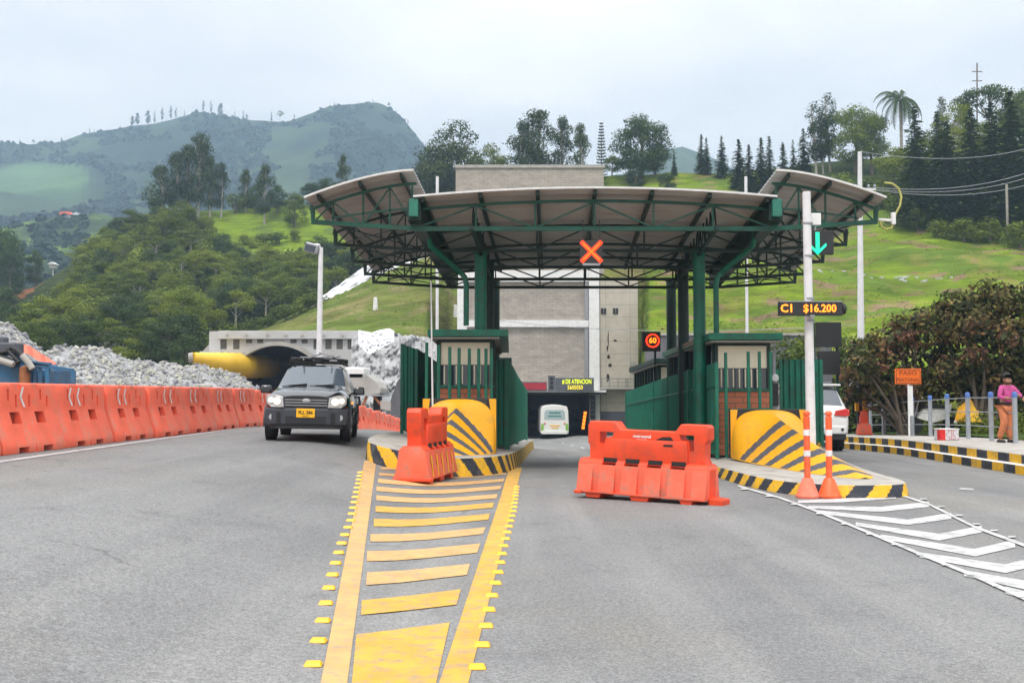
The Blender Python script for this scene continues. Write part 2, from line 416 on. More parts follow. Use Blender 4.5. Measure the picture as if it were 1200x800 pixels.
# ------------------------------------------------------------------ asphalt
def asphalt():
    m = bpy.data.materials.new('asphalt'); m.use_nodes = True; MAT['asphalt'] = m
    n = m.node_tree.nodes; l = m.node_tree.links; b = n['Principled BSDF']
    tcn = n.new('ShaderNodeTexCoord'); V = tcn.outputs['Object']
    def tex(s, d=5, ro=.6, vec=V):
        q = n.new('ShaderNodeTexNoise'); q.inputs['Scale'].default_value = s; q.inputs['Detail'].default_value = d; q.inputs['Roughness'].default_value = ro
        l.new(vec, q.inputs['Vector']); return q.outputs[0]
    def mr(src, a, c, lo=0, hi=1):
        q = n.new('ShaderNodeMapRange'); q.inputs[1].default_value = a; q.inputs[2].default_value = c; q.inputs[3].default_value = lo; q.inputs[4].default_value = hi
        l.new(src, q.inputs[0]); return q.outputs[0]
    def mixc(f, a, c, mode='MIX'):
        q = n.new('ShaderNodeMix'); q.data_type = 'RGBA'; q.blend_type = mode
        for i, z in ((0, f), (6, a), (7, c)):
            if hasattr(z, 'links'): l.new(z, q.inputs[i])
            elif i == 0: q.inputs[0].default_value = z
            else: q.inputs[i].default_value = (*z, 1)
        return q.outputs[2]
    c = mixc(mr(tex(.35, 6), .35, .65), (.190, .191, .195), (.238, .239, .242))
    # traffic-polished strips along the lanes and old rain-washed dust
    mp = n.new('ShaderNodeMapping'); mp.inputs['Scale'].default_value = (1.3, .06, 1); mp.inputs['Rotation'].default_value = (0, 0, R(-4)); l.new(V, mp.inputs[0])
    c = mixc(mathn(n, l, 'MULTIPLY', mr(tex(1, 4, .5, mp.outputs[0]), .45, .7), .65), c, (.315, .312, .305))
    mp3 = n.new('ShaderNodeMapping'); mp3.inputs['Scale'].default_value = (.9, .10, 1); mp3.inputs['Location'].default_value = (13, 5, 0); l.new(V, mp3.inputs[0])
    c = mixc(mathn(n, l, 'MULTIPLY', mr(tex(1, 4, .5, mp3.outputs[0]), .5, .72), .55), c, (.15, .152, .16))
    c = mixc(mathn(n, l, 'MULTIPLY', mr(tex(1.3, 8, .75), .54, .68), .5), c, (.13, .13, .135))
    c = mixc(mathn(n, l, 'MULTIPLY', mr(tex(.22, 5, .6), .52, .66), .55), c, (.225, .212, .188))
    # aggregate speckle, coarse stones
    vo = n.new('ShaderNodeTexVoronoi'); vo.inputs['Scale'].default_value = 110; l.new(V, vo.inputs['Vector'])
    sp = n.new('ShaderNodeSeparateColor'); l.new(vo.outputs['Color'], sp.inputs[0])
    c = mixc(1.0, c, mixc(sp.outputs[0], (.70, .70, .70), (1.28, 1.28, 1.27)), 'MULTIPLY')
    c = mixc(1.0, c, mixc(mr(tex(26, 4, .7), .3, .7), (.78, .78, .78), (1.2, 1.2, 1.2)), 'MULTIPLY')
    # cracks
    wv = n.new('ShaderNodeTexVoronoi'); wv.feature = 'DISTANCE_TO_EDGE'; wv.inputs['Scale'].default_value = .16
    mp2 = n.new('ShaderNodeVectorMath'); mp2.operation = 'ADD'
    nn = n.new('ShaderNodeTexNoise'); nn.inputs['Scale'].default_value = 1.6; nn.inputs['Detail'].default_value = 7; l.new(V, nn.inputs['Vector'])
    sc2 = n.new('ShaderNodeVectorMath'); sc2.operation = 'SCALE'; sc2.inputs['Scale'].default_value = 1.3; l.new(nn.outputs['Color'], sc2.inputs[0])
    l.new(V, mp2.inputs[0]); l.new(sc2.outputs[0], mp2.inputs[1]); l.new(mp2.outputs[0], wv.inputs['Vector'])
    crack = mathn(n, l, 'MULTIPLY', mr(wv.outputs['Distance'], .0, .006, 1, 0), mr(tex(.5, 3), .52, .62))
    c = mixc(mathn(n, l, 'MULTIPLY', crack, .5), c, (.07, .07, .072))
    l.new(c, b.inputs['Base Color']); b.inputs['Roughness'].default_value = .82; b.inputs['Specular IOR Level'].default_value = .35
    bp = n.new('ShaderNodeBump'); bp.inputs['Distance'].default_value = .006; l.new(sp.outputs[0], bp.inputs['Height']); l.new(bp.outputs[0], b.inputs['Normal'])
asphalt()

# ------------------------------------------------------------------ ground sheet, road, markings
def frange(a, b, s):
    k = []; x = a
    while x < b - 1e-6: k.append(x); x += s
    return k + [b]
def ground_sheet():
    xs = frange(-3000, -400, 200) + frange(-400, -60, 20)[1:] + frange(-60, -16, 2)[1:] + frange(-16, 22, .5)[1:] + frange(22, 80, 2)[1:] + frange(80, 400, 20)[1:] + frange(400, 3000, 200)[1:]
    ys = frange(-60, -6, 6) + frange(-6, 110, 1)[1:] + frange(110, 500, 15)[1:] + frange(500, 5000, 300)[1:]
    m = MB()
    m.grid([[(x, y, G(x, y) - .06) for x in xs] for y in ys])
    tag(m.build('ground', MAT['soil'], smooth=True), kind='structure')
    m = MB()
    xs = frange(-8.6, 9.9, .25); ys = frange(-5, 45, .5) + frange(45, 128, 1)[1:]
    m.grid([[(x + .03 * (y - 24 if x > 9 else 0), y, G(x, y)) for x in xs] for y in ys])
    tag(m.build('road', MAT['asphalt'], smooth=True), kind='structure')
ground_sheet()

def patch(m, A, B, C, D, off=.007):
    """quad on the road between four ground points, following its surface"""
    n1 = max(1, int(max((B - A).length, (C - D).length) / .3)); n2 = max(1, int(max((D - A).length, (C - B).length) / .4))
    rows = []
    for i in range(n2 + 1):
        r = []
        for j in range(n1 + 1):
            u, v = j / n1, i / n2
            p = A * (1 - u) * (1 - v) + B * u * (1 - v) + C * u * v + D * (1 - u) * v
            r.append((p.x, p.y, G(p.x, p.y) + off))
        rows.append(r)
    m.grid(rows, flip=True)
OFF = [.007]
def pq(m, *px):   # quad from four pixels of the photograph
    patch(m, *[gp(*p) for p in px], off=OFF[0])
yl = MB()
for t0, t1 in [(k / 10, (k + 1) / 10) for k in range(10)]:    # left edge line of the yellow gore
    y0, y1 = lerp(860, 540, t0), lerp(860, 540, t1)
    xl = lambda y: interp([(540, 427), (800, 376), (860, 364)], y); xr = lambda y: interp([(540, 441), (800, 407), (860, 400)], y)
    pq(yl, (xl(y0), y0), (xr(y0), y0), (xr(y1), y1), (xl(y1), y1))
tag(yl.build('road_marking', MAT['paint_peach']), kind='structure')
yr = MB()
for t0, t1 in [(k / 10, (k + 1) / 10) for k in range(10)]:
    y0, y1 = lerp(860, 548, t0), lerp(860, 548, t1)
    xl = lambda y: interp([(548, 598), (800, 515), (860, 495)], y); xr = lambda y: interp([(548, 612), (800, 549), (860, 533)], y)
    pq(yr, (xl(y0), y0), (xr(y0), y0), (xr(y1), y1), (xl(y1), y1))
tag(yr.build('road_marking', MAT['paint_yellow']), kind='structure')
bars = [((417.5, 744), (527, 730), (500, 850), (408, 850)), ((424, 704), (540, 691), (535, 709), (423, 721)), ((430, 671), (551, 661), (547, 674), (429, 686)),
        ((430, 646), (563, 637), (559, 648), (430, 658)), ((434, 626), (569, 618), (566, 626), (434, 635)), ((438, 608), (574, 602), (572, 609), (438, 617)),
        ((440, 593), (579, 589), (577, 595), (440, 600)), ((441, 580.5), (583, 579), (582, 584), (441, 586.5)), ((441, 570), (588, 569), (586, 573.5), (441, 575.5)),
        ((443, 561), (591, 561), (590, 564.5), (443, 566)), ((444, 554), (593, 553.8), (593, 556), (444, 557)), ((446, 547.5), (560, 548.5), (560, 550), (446, 550))]
bm_ = MB(); bm2 = MB()
for k, b in enumerate(bars): pq(bm_ if k in (0, 1, 5, 6) else bm2, b[3], b[2], b[1], b[0])
tag(bm_.build('road_marking', MAT['paint_yellow']), kind='structure')
tag(bm2.build('road_marking', MAT['paint_peach']), kind='structure')

# raised yellow studs beside the gore
stud = MB()
stud.box((0, 0, .013), (.105, .075, .026), taper=.75, tapery=.55)
first = None
for side, pts in (('left', [(545, 424), (614, 410), (622, 406), (642, 398.6), (665, 392), (694, 384), (730, 378), (753, 373), (780, 367), (870, 346)]),
                  ('right', [(552, 608), (596, 602), (625, 594), (642, 589.6), (663, 585), (688, 579.5), (703, 575), (721, 571), (742, 568), (765, 563), (792, 556.5), (870, 537)])):
    Y = 5.2
    n_ = 0
    while Y < 17:
        # find the pixel row whose ground point lies at this distance
        lo, hi = 540, 880
        for _ in range(30):
            mid = (lo + hi) / 2
            if gp(interp(pts, mid), mid).y > Y: lo = mid
            else: hi = mid
        p = gp(interp(pts, lo), lo, 0)
        if first is None:
            first = stud.build('road_stud', MAT['stud_yellow'], bevel=.006); o = first
        else:
            o = first.copy(); COL.objects.link(o)
        o.location = (p.x, p.y, G(p.x, p.y) + .001); o.rotation_euler = (0, 0, random.Random(Y).uniform(-.08, .08))
        tag(o, 'small raised yellow stud in the file along the %s edge of the yellow hatched strip' % side, 'road stud', 'yellow road studs')
        Y += .5 + (0.02 if side == 'left' else 0)

# white gore at the right, and lane lines
wm_ = MB()
def ribbon(pts, th):
    """pts: pixels of the far edge; th: thickness in pixels at each point"""
    for i in range(len(pts) - 1):
        a, b = pts[i], pts[i + 1]
        pq(wm_, (a[0], a[1] + th[i]), (b[0], b[1] + th[i + 1]), b, a)
def c2(x, y): return (850 + .325 * x, 540 + .325 * y)
Lp = [(45, 88), (200, 132), (320, 175), (520, 257), (720, 340), (900, 412), (1070, 488), (1300, 590)]
Rp = [(555, 98), (730, 152), (900, 236), (1075, 300), (1300, 385)]
OFF[0] = .012
ribbon([c2(*p) for p in Lp], [2.0, 2.4, 2.8, 3.2, 3.6, 4, 4.6, 5.4])
ribbon([c2(*p) for p in Rp], [1.8, 2.4, 3, 3.6, 4.4])
OFF[0] = .007
for pts, th in ([[(262, 143), (420, 136), (615, 122)], [3, 4.5, 4.6]], [[(300, 162), (560, 166), (735, 148)], [3, 6, 6]], [[(330, 178), (660, 212), (815, 188)], [4, 6.5, 7]],
                [[(470, 222), (770, 264), (925, 234)], [4, 8, 8]], [[(560, 266), (900, 318), (1045, 285)], [5, 9, 9]], [[(700, 330), (1010, 375), (1170, 335), (1250, 350)], [6, 10, 11, 12]],
                [[(860, 395), (1130, 442), (1300, 440)], [7, 11, 12]], [[(1010, 455), (1200, 500), (1350, 520)], [8, 12, 13]]):
    ribbon([c2(*p) for p in pts], th)
# short ticks outside both lines
def ticks(P, off, n, lo, hi):
    for k in range(n):
        t = lerp(lo, hi, k / (n - 1)); i = max(j for j in range(len(P)) if P[j][0] <= t) if t >= P[0][0] else 0
        i = min(i, len(P) - 2); f = (t - P[i][0]) / (P[i + 1][0] - P[i][0]); y = lerp(P[i][1], P[i + 1][1], f)
        x, yy = c2(t, y); pq(wm_, (x + off[0], yy + off[1] + 1.6), (x + off[0] + 8.5, yy + off[1] + 1.6), (x + off[0] + 8.5, yy + off[1] + .1), (x + off[0], yy + off[1] + .1))
OFF[0] = .016
ticks(Lp, (-5, 2), 14, 70, 1250); ticks(Rp, (-2, -2.4), 9, 580, 1090)
OFF[0] = .007
tag(wm_.build('road_marking', MAT['paint_white']), kind='structure')
e = MB()
edge = [(-6.35, 6), (-6.5, 12), (-6.72, 20), (-6.85, 28), (-6.5, 34), (-5.6, 42), (-5.2, 56)]
for (x0, y0), (x1, y1) in zip(edge, edge[1:]):
    patch(e, Vector((x0 - .07, y0, 0)), Vector((x0 + .07, y0, 0)), Vector((x1 + .07, y1, 0)), Vector((x1 - .07, y1, 0)))
pq(e, (1123, 573.6), (1140, 574.6), (1142, 572.6), (1126, 571.6))
for y0 in (36, 44, 52, 62): patch(e, Vector((3.0, y0, 0)), Vector((3.12, y0, 0)), Vector((3.3, y0 + 4, 0)), Vector((3.18, y0 + 4, 0)))
tag(e.build('road_marking', MAT['paint_worn']), kind='structure')

# ------------------------------------------------------------------ traffic islands with painted kerbs
def island(outline, h, name_mats, stripe, skew, edge_white=False):
    """outline: world xy points, counter-clockwise, resampled so that the kerb's black and yellow bands are faces"""
    pts = [Vector((x, y, 0)) for x, y in outline]
    kerb = MB(); acc = 0; band = 0
    top_in = []
    n = len(pts)
    seg = []
    for i in range(n):
        a, b = pts[i], pts[(i + 1) % n]; L_ = (b - a).length; k = max(1, int(L_ / .025))
        for j in range(k): seg.append((a + (b - a) * (j / k), (b - a).normalized()))
    m = len(seg); dist = 0
    cen = sum((p for p, _ in seg), Vector()) / m
    nrm = []
    for i in range(m):
        d = seg[(i + 9) % m][0] - seg[i - 9][0]; d.normalize(); nrm.append(Vector((d.y, -d.x, 0)))
    def at_h(i, hh, inset):
        p = seg[i][0] - nrm[i] * inset; return (p.x, p.y, G(p.x, p.y) + hh)
    for i in range(m):
        j = (i + 1) % m
        d = (seg[j][0] - seg[i][0]).length
        dist += d
        for q in range(10):        # rows, so that the bands lean
            z0, z1 = h * q / 10, h * (q + 1) / 10
            b = int((dist + skew * (q / 10) * h) / stripe) % 2
            ins0, ins1 = .05 * (q / 10), .05 * ((q + 1) / 10)
            kerb.face([kerb.vert(p) for p in (at_h(i, z0 - (.05 if q == 0 else 0), ins0), at_h(j, z0 - (.05 if q == 0 else 0), ins0), at_h(j, z1 - (.018 if q == 9 else 0), ins1), at_h(i, z1 - (.018 if q == 9 else 0), ins1))], b)
        b = 2
        kerb.face([kerb.vert(p) for p in (at_h(i, h - .018, .05), at_h(j, h - .018, .05), at_h(j, h, .09), at_h(i, h, .09))], 2)
        kerb.face([kerb.vert(p) for p in (at_h(i, h, .09), at_h(j, h, .09), at_h(j, h, .26), at_h(i, h, .26))], 2)
    k = kerb.build('island_kerb', [MAT[a] for a in name_mats], smooth=False, fix=False)
    tag(k, kind='structure')
    slab = MB(); step = 8
    ring = [at_h(i, h - .004, .24) for i in range(0, m, step)]
    slab.poly(ring)
    b = bmesh.new(); me = slab.mesh('island_paving', MAT['sidewalk']); b.from_mesh(me); bmesh.ops.triangulate(b, faces=b.faces); b.to_mesh(me); b.free()
    tag(tag_obj('island_paving', me), kind='structure')
def tag_obj(name, me, parent=None):
    o = bpy.data.objects.new(name, me); COL.objects.link(o); o.parent = parent; return o
def smooth_loop(P, it=2):
    for _ in range(it):
        Q = []
        for i in range(len(P)):
            a, b = P[i], P[(i + 1) % len(P)]
            Q += [(a[0] * .75 + b[0] * .25, a[1] * .75 + b[1] * .25), (a[0] * .25 + b[0] * .75, a[1] * .25 + b[1] * .75)]
        P = Q
    return P
LH, RH = .36, .20
left_island = smooth_loop([(-2.75, 34), (-2.85, 24), (-2.9, 20.3), (-2.65, 18.6), (-1.7, 18.55), (-.75, 19.0), (-.15, 20.2), (.12, 22.5), (.35, 28), (.75, 40), (1.1, 48), (-2.2, 48)])
right_island = smooth_loop([(3.95, 48), (3.75, 30), (3.72, 22), (3.72, 17.8), (4.0, 15.6), (4.7, 14.9), (5.7, 14.95), (6.05, 15.6), (6.1, 17.0), (6.7, 21), (8.0, 26.5), (8.3, 32), (8.6, 48)])
island(left_island, LH, ['kerb_black', 'kerb_yellow', 'sidewalk'], .34, .9)
island(right_island, RH, ['kerb_yellow', 'kerb_black', 'sidewalk'], .30, -.9)

# right-hand pavement with its two-step kerb
def pavement():
    k = MB(); yy = frange(-4, 75, .25)
    X = lambda y: 9.55 + .03 * (y - 20)
    for a, b in zip(yy, yy[1:]):
        i = int((a + 4) / .5)
        pr = [(0, -.05), (0, .17), (.12, .19), (.12, .36), (.16, .38), (.42, .38)]
        for j in range(5):
            A = [(X(a) + pr[j][0], a, G(X(a), a) + pr[j][1]), (X(b) + pr[j][0], b, G(X(b), b) + pr[j][1]), (X(b) + pr[j + 1][0], b, G(X(b), b) + pr[j + 1][1]), (X(a) + pr[j + 1][0], a, G(X(a), a) + pr[j + 1][1])]
            mi = {0: (i + 1) % 2, 1: 2, 2: i % 2, 3: 3, 4: 3}[j]
            k.poly(A[::-1], mi)
    tag(k.build('pavement_kerb', [MAT['kerb_black'], MAT['kerb_yellow'], MAT['white_paint'], MAT['sidewalk']]), kind='structure')
    p = MB()
    p.grid([[(X(y) + u, y, G(X(y), y) + .378) for u in (.40, 1.0, 2.0, 2.75)] for y in frange(-4, 75, .5)], flip=False)
    tag(p.build('pavement', MAT['sidewalk']), kind='structure')
    g = MB()
    g.grid([[(X(y) + u, y, G(X(y), y) + .36 + .05 * fbm(u, y, 0, .8) + .02 * u) for u in (2.7, 3, 4, 6, 9, 14, 20)] for y in frange(-4, 55, 1)])
    for_col = [g.c.__setitem__(i, (.045, .075, .02)) for i in range(len(g.c))]
    tag(g.build('verge', MAT['hill_near'], smooth=True), kind='structure')
pavement()

# ------------------------------------------------------------------ hills
class Hill:
    def __init__(s, name, crest, basey, Y0, Y1, matn, colf, px0, px1, nx, ny, amp, p=1.0, nscale=.05, back=.35, crestamp=None):
        s.c = crest; s.by = basey; s.Y0 = Y0; s.Y1 = Y1; s.p = p; s.y0f = (lambda px: interp(Y0, px)) if isinstance(Y0, list) else (lambda px: Y0)
        far = s.y0f(px0) > 300
        s.amp = amp; s.ns = nscale; s.camp = crestamp if crestamp is not None else amp * .25
        m = MB(); rows = []; cols = []
        for i in range(ny + 1):
            t = i / ny; rows.append([s.P(lerp(px0, px1, j / nx), t) for j in range(nx + 1)])
            cols.append([(lerp(px0, px1, j / nx), s.sy(lerp(px0, px1, j / nx), t)) for j in range(nx + 1)])
        # the far side of the ridge
        last = rows[-1]
        rows.append([(x * 1.1, y * 1.1, z - (Y1 * .02)) for x, y, z in last]); rows.append([(x * 1.35, y * 1.35, z - Y1 * back) for x, y, z in last])
        front = [[(x, y, -40 if far else -12) for x, y, z in rows[0]]]
        rows = front + rows
        ids = [[m.vert(p_) for p_ in r] for r in rows]
        for i in range(len(ids) - 1):
            for j in range(nx):
                ci = min(max(i - 1, 0), ny); px, sy = cols[ci][j]
                x, y, z = rows[i][j]
                m.col = colf(px, sy, x, y)
                m.face((ids[i][j], ids[i][j + 1], ids[i + 1][j + 1], ids[i + 1][j]))
        tag(m.build(name, MAT[matn], smooth=True, ang=180), kind='structure')
    def cy(s, px): return interp(s.c, px)
    def sy(s, px, t): return lerp(interp(s.by, px) if isinstance(s.by, list) else s.by, s.cy(px), t ** s.p)
    def P(s, px, t):
        Y = lerp(s.y0f(px), s.Y1, t); sy = s.sy(px, t)
        q = at(px, sy, Y); k = lerp(s.amp, s.camp, t) * min(1, t * 6)
        return (q.x, q.y, q.z + k * fbm(q.x, q.y, 0, s.ns, 5))
    def on(s, px, sy):
        b = interp(s.by, px) if isinstance(s.by, list) else s.by
        f = (b - sy) / (b - s.cy(px)); t = max(0.02, min(1, f)) ** (1 / s.p)
        return Vector(s.P(px, t))
def mixt(a, b, t): return tuple(lerp(x, y, t) for x, y in zip(a, b))
GRASS = (.16, .235, .018); GRASS_DRY = (.21, .20, .05); FOREST = (.045, .064, .020); EARTH = (.30, .12, .055); OLIVE = (.155, .165, .045)
def col_C(px, sy, x, y):
    n_ = fbm(x, y, 0, .12)
    edge = interp([(0, 200), (200, 225), (238, 262), (262, 292), (300, 306), (380, 292), (430, 302), (470, 322), (600, 330)], px)
    if 14 < px < 78 and abs(sy - interp([(14, 352), (40, 332), (78, 300)], px)) < 9 + 4 * n_: return EARTH
    f = sm(-5, 5, edge - sy + 10 * n_)
    if px > 470: f = 1
    return mixt(FOREST, mixt(GRASS, (.10, .15, .025), sm(.0, .5, n_)), f)
def col_B(px, sy, x, y):
    n_ = fbm(x, y, 0, .25); n2 = fbm(x, y, 5, .07)
    c = mixt(OLIVE, (.12, .165, .03), sm(-.3, .3, n2))
    return mixt(c, (.22, .18, .09), sm(.1, .5, n_) * .7)
def col_A(px, sy, x, y):
    n_ = fbm(x, y, 0, .10); n2 = fbm(x, y * 2.5, 5, .22)
    c = mixt(GRASS, (.10, .16, .024), sm(-.3, .4, n_))
    c = mixt(c, GRASS_DRY, sm(.05, .5, n2) * .8)
    c = mixt(c, (.22, .15, .10), sm(.38, .55, n2) * .9)
    b = interp([(700, 190), (860, 196), (950, 205), (1000, 235), (1050, 258), (1200, 262), (1500, 262)], px)
    return mixt(c, (.04, .06, .02), sm(4, -4, sy - b))
def col_D(px, sy, x, y):
    n_ = fbm(x, y, 0, .006, 6); n2 = fbm(x, y, 9, .0025, 5)
    c = mixt((.022, .036, .024), (.050, .075, .030), sm(-.3, .5, n_))
    d = ((px - 40) / 62) ** 2 + ((sy - 212) / 24) ** 2
    c = mixt(c, (.085, .145, .055), sm(1.2, .8, d + .5 * n2) if px < 200 else 0)
    c = mixt(c, (.13, .17, .08), sm(.28, .45, n2) * .8)
    return c
def col_E(px, sy, x, y):
    n_ = fbm(x, y, 0, .012, 5)
    return mixt((.035, .055, .022), (.12, .19, .045), sm(-.05, .3, n_))
hillD = Hill('mountain', [(-600, 150), (-400, 185), (0, 166), (30, 172), (70, 168), (100, 155), (150, 147), (200, 139), (235, 134), (262, 141), (300, 143), (335, 139), (362, 129), (385, 121), (442, 120), (470, 136), (490, 160), (510, 185), (560, 215), (640, 228), (740, 205), (780, 172), (800, 170), (830, 182), (870, 205), (1000, 225), (1800, 200)],
              335, 520, 1150, 'hill_far', col_D, -600, 1800, 300, 90, 34, 1.0, .007, .35, 7)
hillE = Hill('far_hill', [(-600, 290), (-300, 270), (0, 268), (25, 262), (60, 256), (112, 249), (160, 262), (260, 280), (520, 290)], 350, 330, 500, 'hill_far', col_E, -600, 520, 120, 30, 6, 1.0, .02, .3, 1.5)
hillC = Hill('hill', [(-400, 320), (-100, 332), (0, 348), (40, 338), (80, 312), (110, 282), (150, 264), (200, 253), (240, 247), (300, 243), (350, 241), (400, 246), (460, 255), (540, 250), (640, 238), (800, 225)],
              [(-400, 462), (0, 446), (230, 450), (800, 450)], [(225, 92), (235, 116), (800, 116)], 210, 'hill_near', col_C, -400, 800, 240, 70, 3.0, .9, .05, .25, .6)
hillA = Hill('hill', [(560, 260), (640, 232), (700, 208), (780, 203), (860, 205), (940, 195), (1000, 188), (1100, 176), (1200, 170), (1800, 150)],
              [(560, 480), (700, 480), (760, 430), (1800, 430)], [(749, 114), (757, 62), (1800, 62)], 175, 'hill_near', col_A, 560, 1800, 260, 90, 3.0, .85, .06, .25, .5)
hillB = Hill('embankment', [(225, 432), (300, 388), (380, 352), (440, 322), (500, 302), (560, 288), (640, 262), (700, 245), (760, 238)],
              [(225, 440), (300, 402), (420, 396), (760, 400)], [(470, 92), (500, 92), (530, 115), (760, 115)], 132, 'hill_near', col_B, 225, 760, 130, 40, .7, 1.0, .15, .3, .3)
# ------------------------------------------------------------------ toll canopy (its long axis leans slightly to the right)
AX = .041
def CP(u, Y, z): return Vector((u + AX * (Y - 20), Y, z - .065 * (Y - 20)))
UC = 1.62
def roof_z(u): return 5.44 - .17 * ((u - UC) / 3.5) ** 2
def wing_z(s): return 5.25 + .53 * (1 - s ** 1.6)
def canopy():
    cn = thing('toll_canopy', 'curved grey sheet metal canopy on green truss frames over the toll lanes', 'canopy', (UC, 22, G(UC, 22)))
    Y0, Y1 = 19.55, 27.4
    ys = frange(Y0, Y1, .05)
    def sheet(fu, n, name='roof_sheet'):
        m = MB(); rows = []
        for i, y in enumerate(ys):
            wv = .014 * math.sin(2 * PI * y / .21)
            rows.append([fu(j / n, y, wv) for j in range(n + 1)])
        ids = m.grid(rows, 0)
        top = m.grid([[Vector(p) + Vector((0, 0, .022)) for p in r] for r in rows], 0, flip=True)
        m.col = None
        for a, b in ((ids[0], top[0]), (ids[-1], top[-1])):
            for j in range(n): m.face((a[j], a[j + 1], b[j + 1], b[j]), 1)
        for j in (0, -1):
            for i in range(len(ids) - 1): m.face((ids[i][j], ids[i + 1][j], top[i + 1][j], top[i][j]), 1)
        o = m.build(name, [MAT['roof_sheet'], MAT['roof_edge']], cn, smooth=True, world=True, ang=50)
        e_ = MB()
        pts = [fu(j / 30, Y0 - .03, 0) for j in range(31)]
        for a, b in zip(pts, pts[1:]): e_.bar(Vector(a) + Vector((0, 0, .0)), Vector(b) + Vector((0, 0, .0)), .028, .038)
        e_.build('edge_trim', MAT['roof_edge'], o, world=True)
        return o
    sheet(lambda s, y, wv: CP(UC - 3.5 + 7 * s, y, roof_z(UC - 3.5 + 7 * s) + wv), 28)
    for sg in (-1, 1):
        sheet(lambda s, y, wv: CP(UC + sg * (3.5 + 2.1 * s), y, wing_z(s) + wv), 10, 'wing_roof')
    tr = [20, 22.1, 24, 25.6, 26.8]
    for k, Y in enumerate(tr):
        m = MB(); gm = MAT['green_truss'] if k == 0 else MAT['green_dark']; wt = .085 if k == 0 else .07  # trusses behind the front one: same green paint, darkened for shade
        # central bay
        us = [UC + d * 1.165 for d in (-3, -2, -1, 0, 1, 2, 3)]
        m.bar(CP(UC - 3.5, Y, 4.75), CP(UC + 3.5, Y, 4.75), wt)
        arc = [CP(UC - 3.5 + 7 * j / 14, Y, roof_z(UC - 3.5 + 7 * j / 14) - .14) for j in range(15)]
        for a, b in zip(arc, arc[1:]): m.bar(a, b, .055)
        for j, u in enumerate(us): m.bar(CP(u, Y, 4.75), CP(u, Y, roof_z(u) - .14), .035)
        for j in range(6):
            a, b = (us[j], us[j + 1]) if j % 2 == 0 else (us[j + 1], us[j])
            m.bar(CP(a, Y, 4.77), CP(b, Y, roof_z(b) - .16), .032)
        for sg in (-1, 1):
            W = lambda s: UC + sg * (3.5 + 2.1 * s)
            zc_ = lambda s: 4.75 + .14 * s
            m.bar(CP(W(0), Y, zc_(0)), CP(W(.97), Y, zc_(.97)), wt)
            for dz in (.13, ):
                arc = [CP(W(j / 8), Y, wing_z(j / 8) - dz) for j in range(9)]
                for a, b in zip(arc, arc[1:]): m.bar(a, b, .05)
            arc = [CP(W(j / 8 * .8), Y, lerp(wing_z(0) - .62, zc_(.8) + .1, (j / 8) ** 1.3)) for j in range(9)]
            if k % 2 == 0:
                for a, b in zip(arc, arc[1:]): m.bar(a, b, .035)
            for s in (.04, .25, .5, .78, .96): m.bar(CP(W(s), Y, zc_(s)), CP(W(s), Y, wing_z(s) - .13), .035)
            for s0, s1 in ((0, .25), (.5, .25), (.5, .78), (.96, .78)): m.bar(CP(W(s0), Y, zc_(s0)), CP(W(s1), Y, wing_z(s1) - .15), .03)
            m.bar(CP(W(.97), Y, zc_(.97) - .04), CP(W(.985), Y, wing_z(.985) - .05), .055)
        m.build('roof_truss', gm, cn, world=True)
    for d in (-3, -2, -1, 0, 1, 2, 3):
        m = MB(); u = UC + d * 1.11
        m.bar(CP(u, Y0 + .05, roof_z(u) - .06), CP(u, Y1 - .05, roof_z(u) - .06), .07, .09)
        m.build('rafter', MAT['green_dark'], cn, world=True)
    for sg in (-1, 1):
        for s in (.12, .5, .88):
            m = MB(); u = UC + sg * (3.5 + 2.1 * s)
            m.bar(CP(u, Y0 + .05, wing_z(s) - .06), CP(u, Y1 - .05, wing_z(s) - .06), .05, .08)
            m.build('rafter', MAT['green_dark'], cn, world=True)
        m = MB()                                   # wind bracing under the wing
        for Ya, Yb in zip(tr, tr[1:]):
            m.bar(CP(UC + sg * 3.7, Ya, 4.8), CP(UC + sg * 5.4, Yb, 4.9), .022); m.bar(CP(UC + sg * 5.4, Ya, 4.9), CP(UC + sg * 3.7, Yb, 4.8), .022)
        m.build('wind_brace', MAT['green_dark'], cn, world=True)
        # valley gutter with its end box
        m = MB()
        m.bar(CP(UC + sg * 3.50, Y0 + .12, 5.02), CP(UC + sg * 3.50, Y1, 5.02), .26, .36)
        g_ = m.build('gutter', MAT['green_dark'], cn, world=True)
        m = MB(); m.box(CP(UC + sg * 3.50, Y0 + .05, 5.06), (.18, .14, .34)); m.build('gutter_end', MAT['green_pale'], g_, world=True, bevel=.012)
        m = MB()                                   # lattice beam along the column line
        u = UC + sg * 2.40
        m.bar(CP(u, 19.9, 4.75), CP(u, 27, 4.75), .07)
        for q in range(14):
            y_ = 20 + q * .5
            m.bar(CP(u, y_, 4.75), CP(u, y_ + .25, roof_z(u) - .1), .028); m.bar(CP(u, y_ + .25, roof_z(u) - .1), CP(u, y_ + .5, 4.75), .028)
        m.build('lattice_beam', MAT['green_dark'], cn, world=True)
        for k, Y in enumerate((22.6, 25.4, 28.0)):
            X = UC + sg * 2.42 + AX * (Y - 20); m = MB()
            top = 4.78 - .065 * (Y - 20) + (.35 if k else 0); bot = G(X, Y) + (LH if sg < 0 else RH) + .005
            m.lathe([(.25, bot), (.25, bot + .03), (.135, bot + .03), (.135, top), (.17, top), (.17, top + .03), (.06, top + .05)], (X, Y, 0), 20)
            m.build('column', MAT['green' if k == 0 else 'green_dark'], cn, smooth=True, world=True)  # rear columns: the front column's green with shade put into the colour
        xx = -1.0 if sg < 0 else 4.46
        m = MB(); Y = 22.3; z0 = 4.02
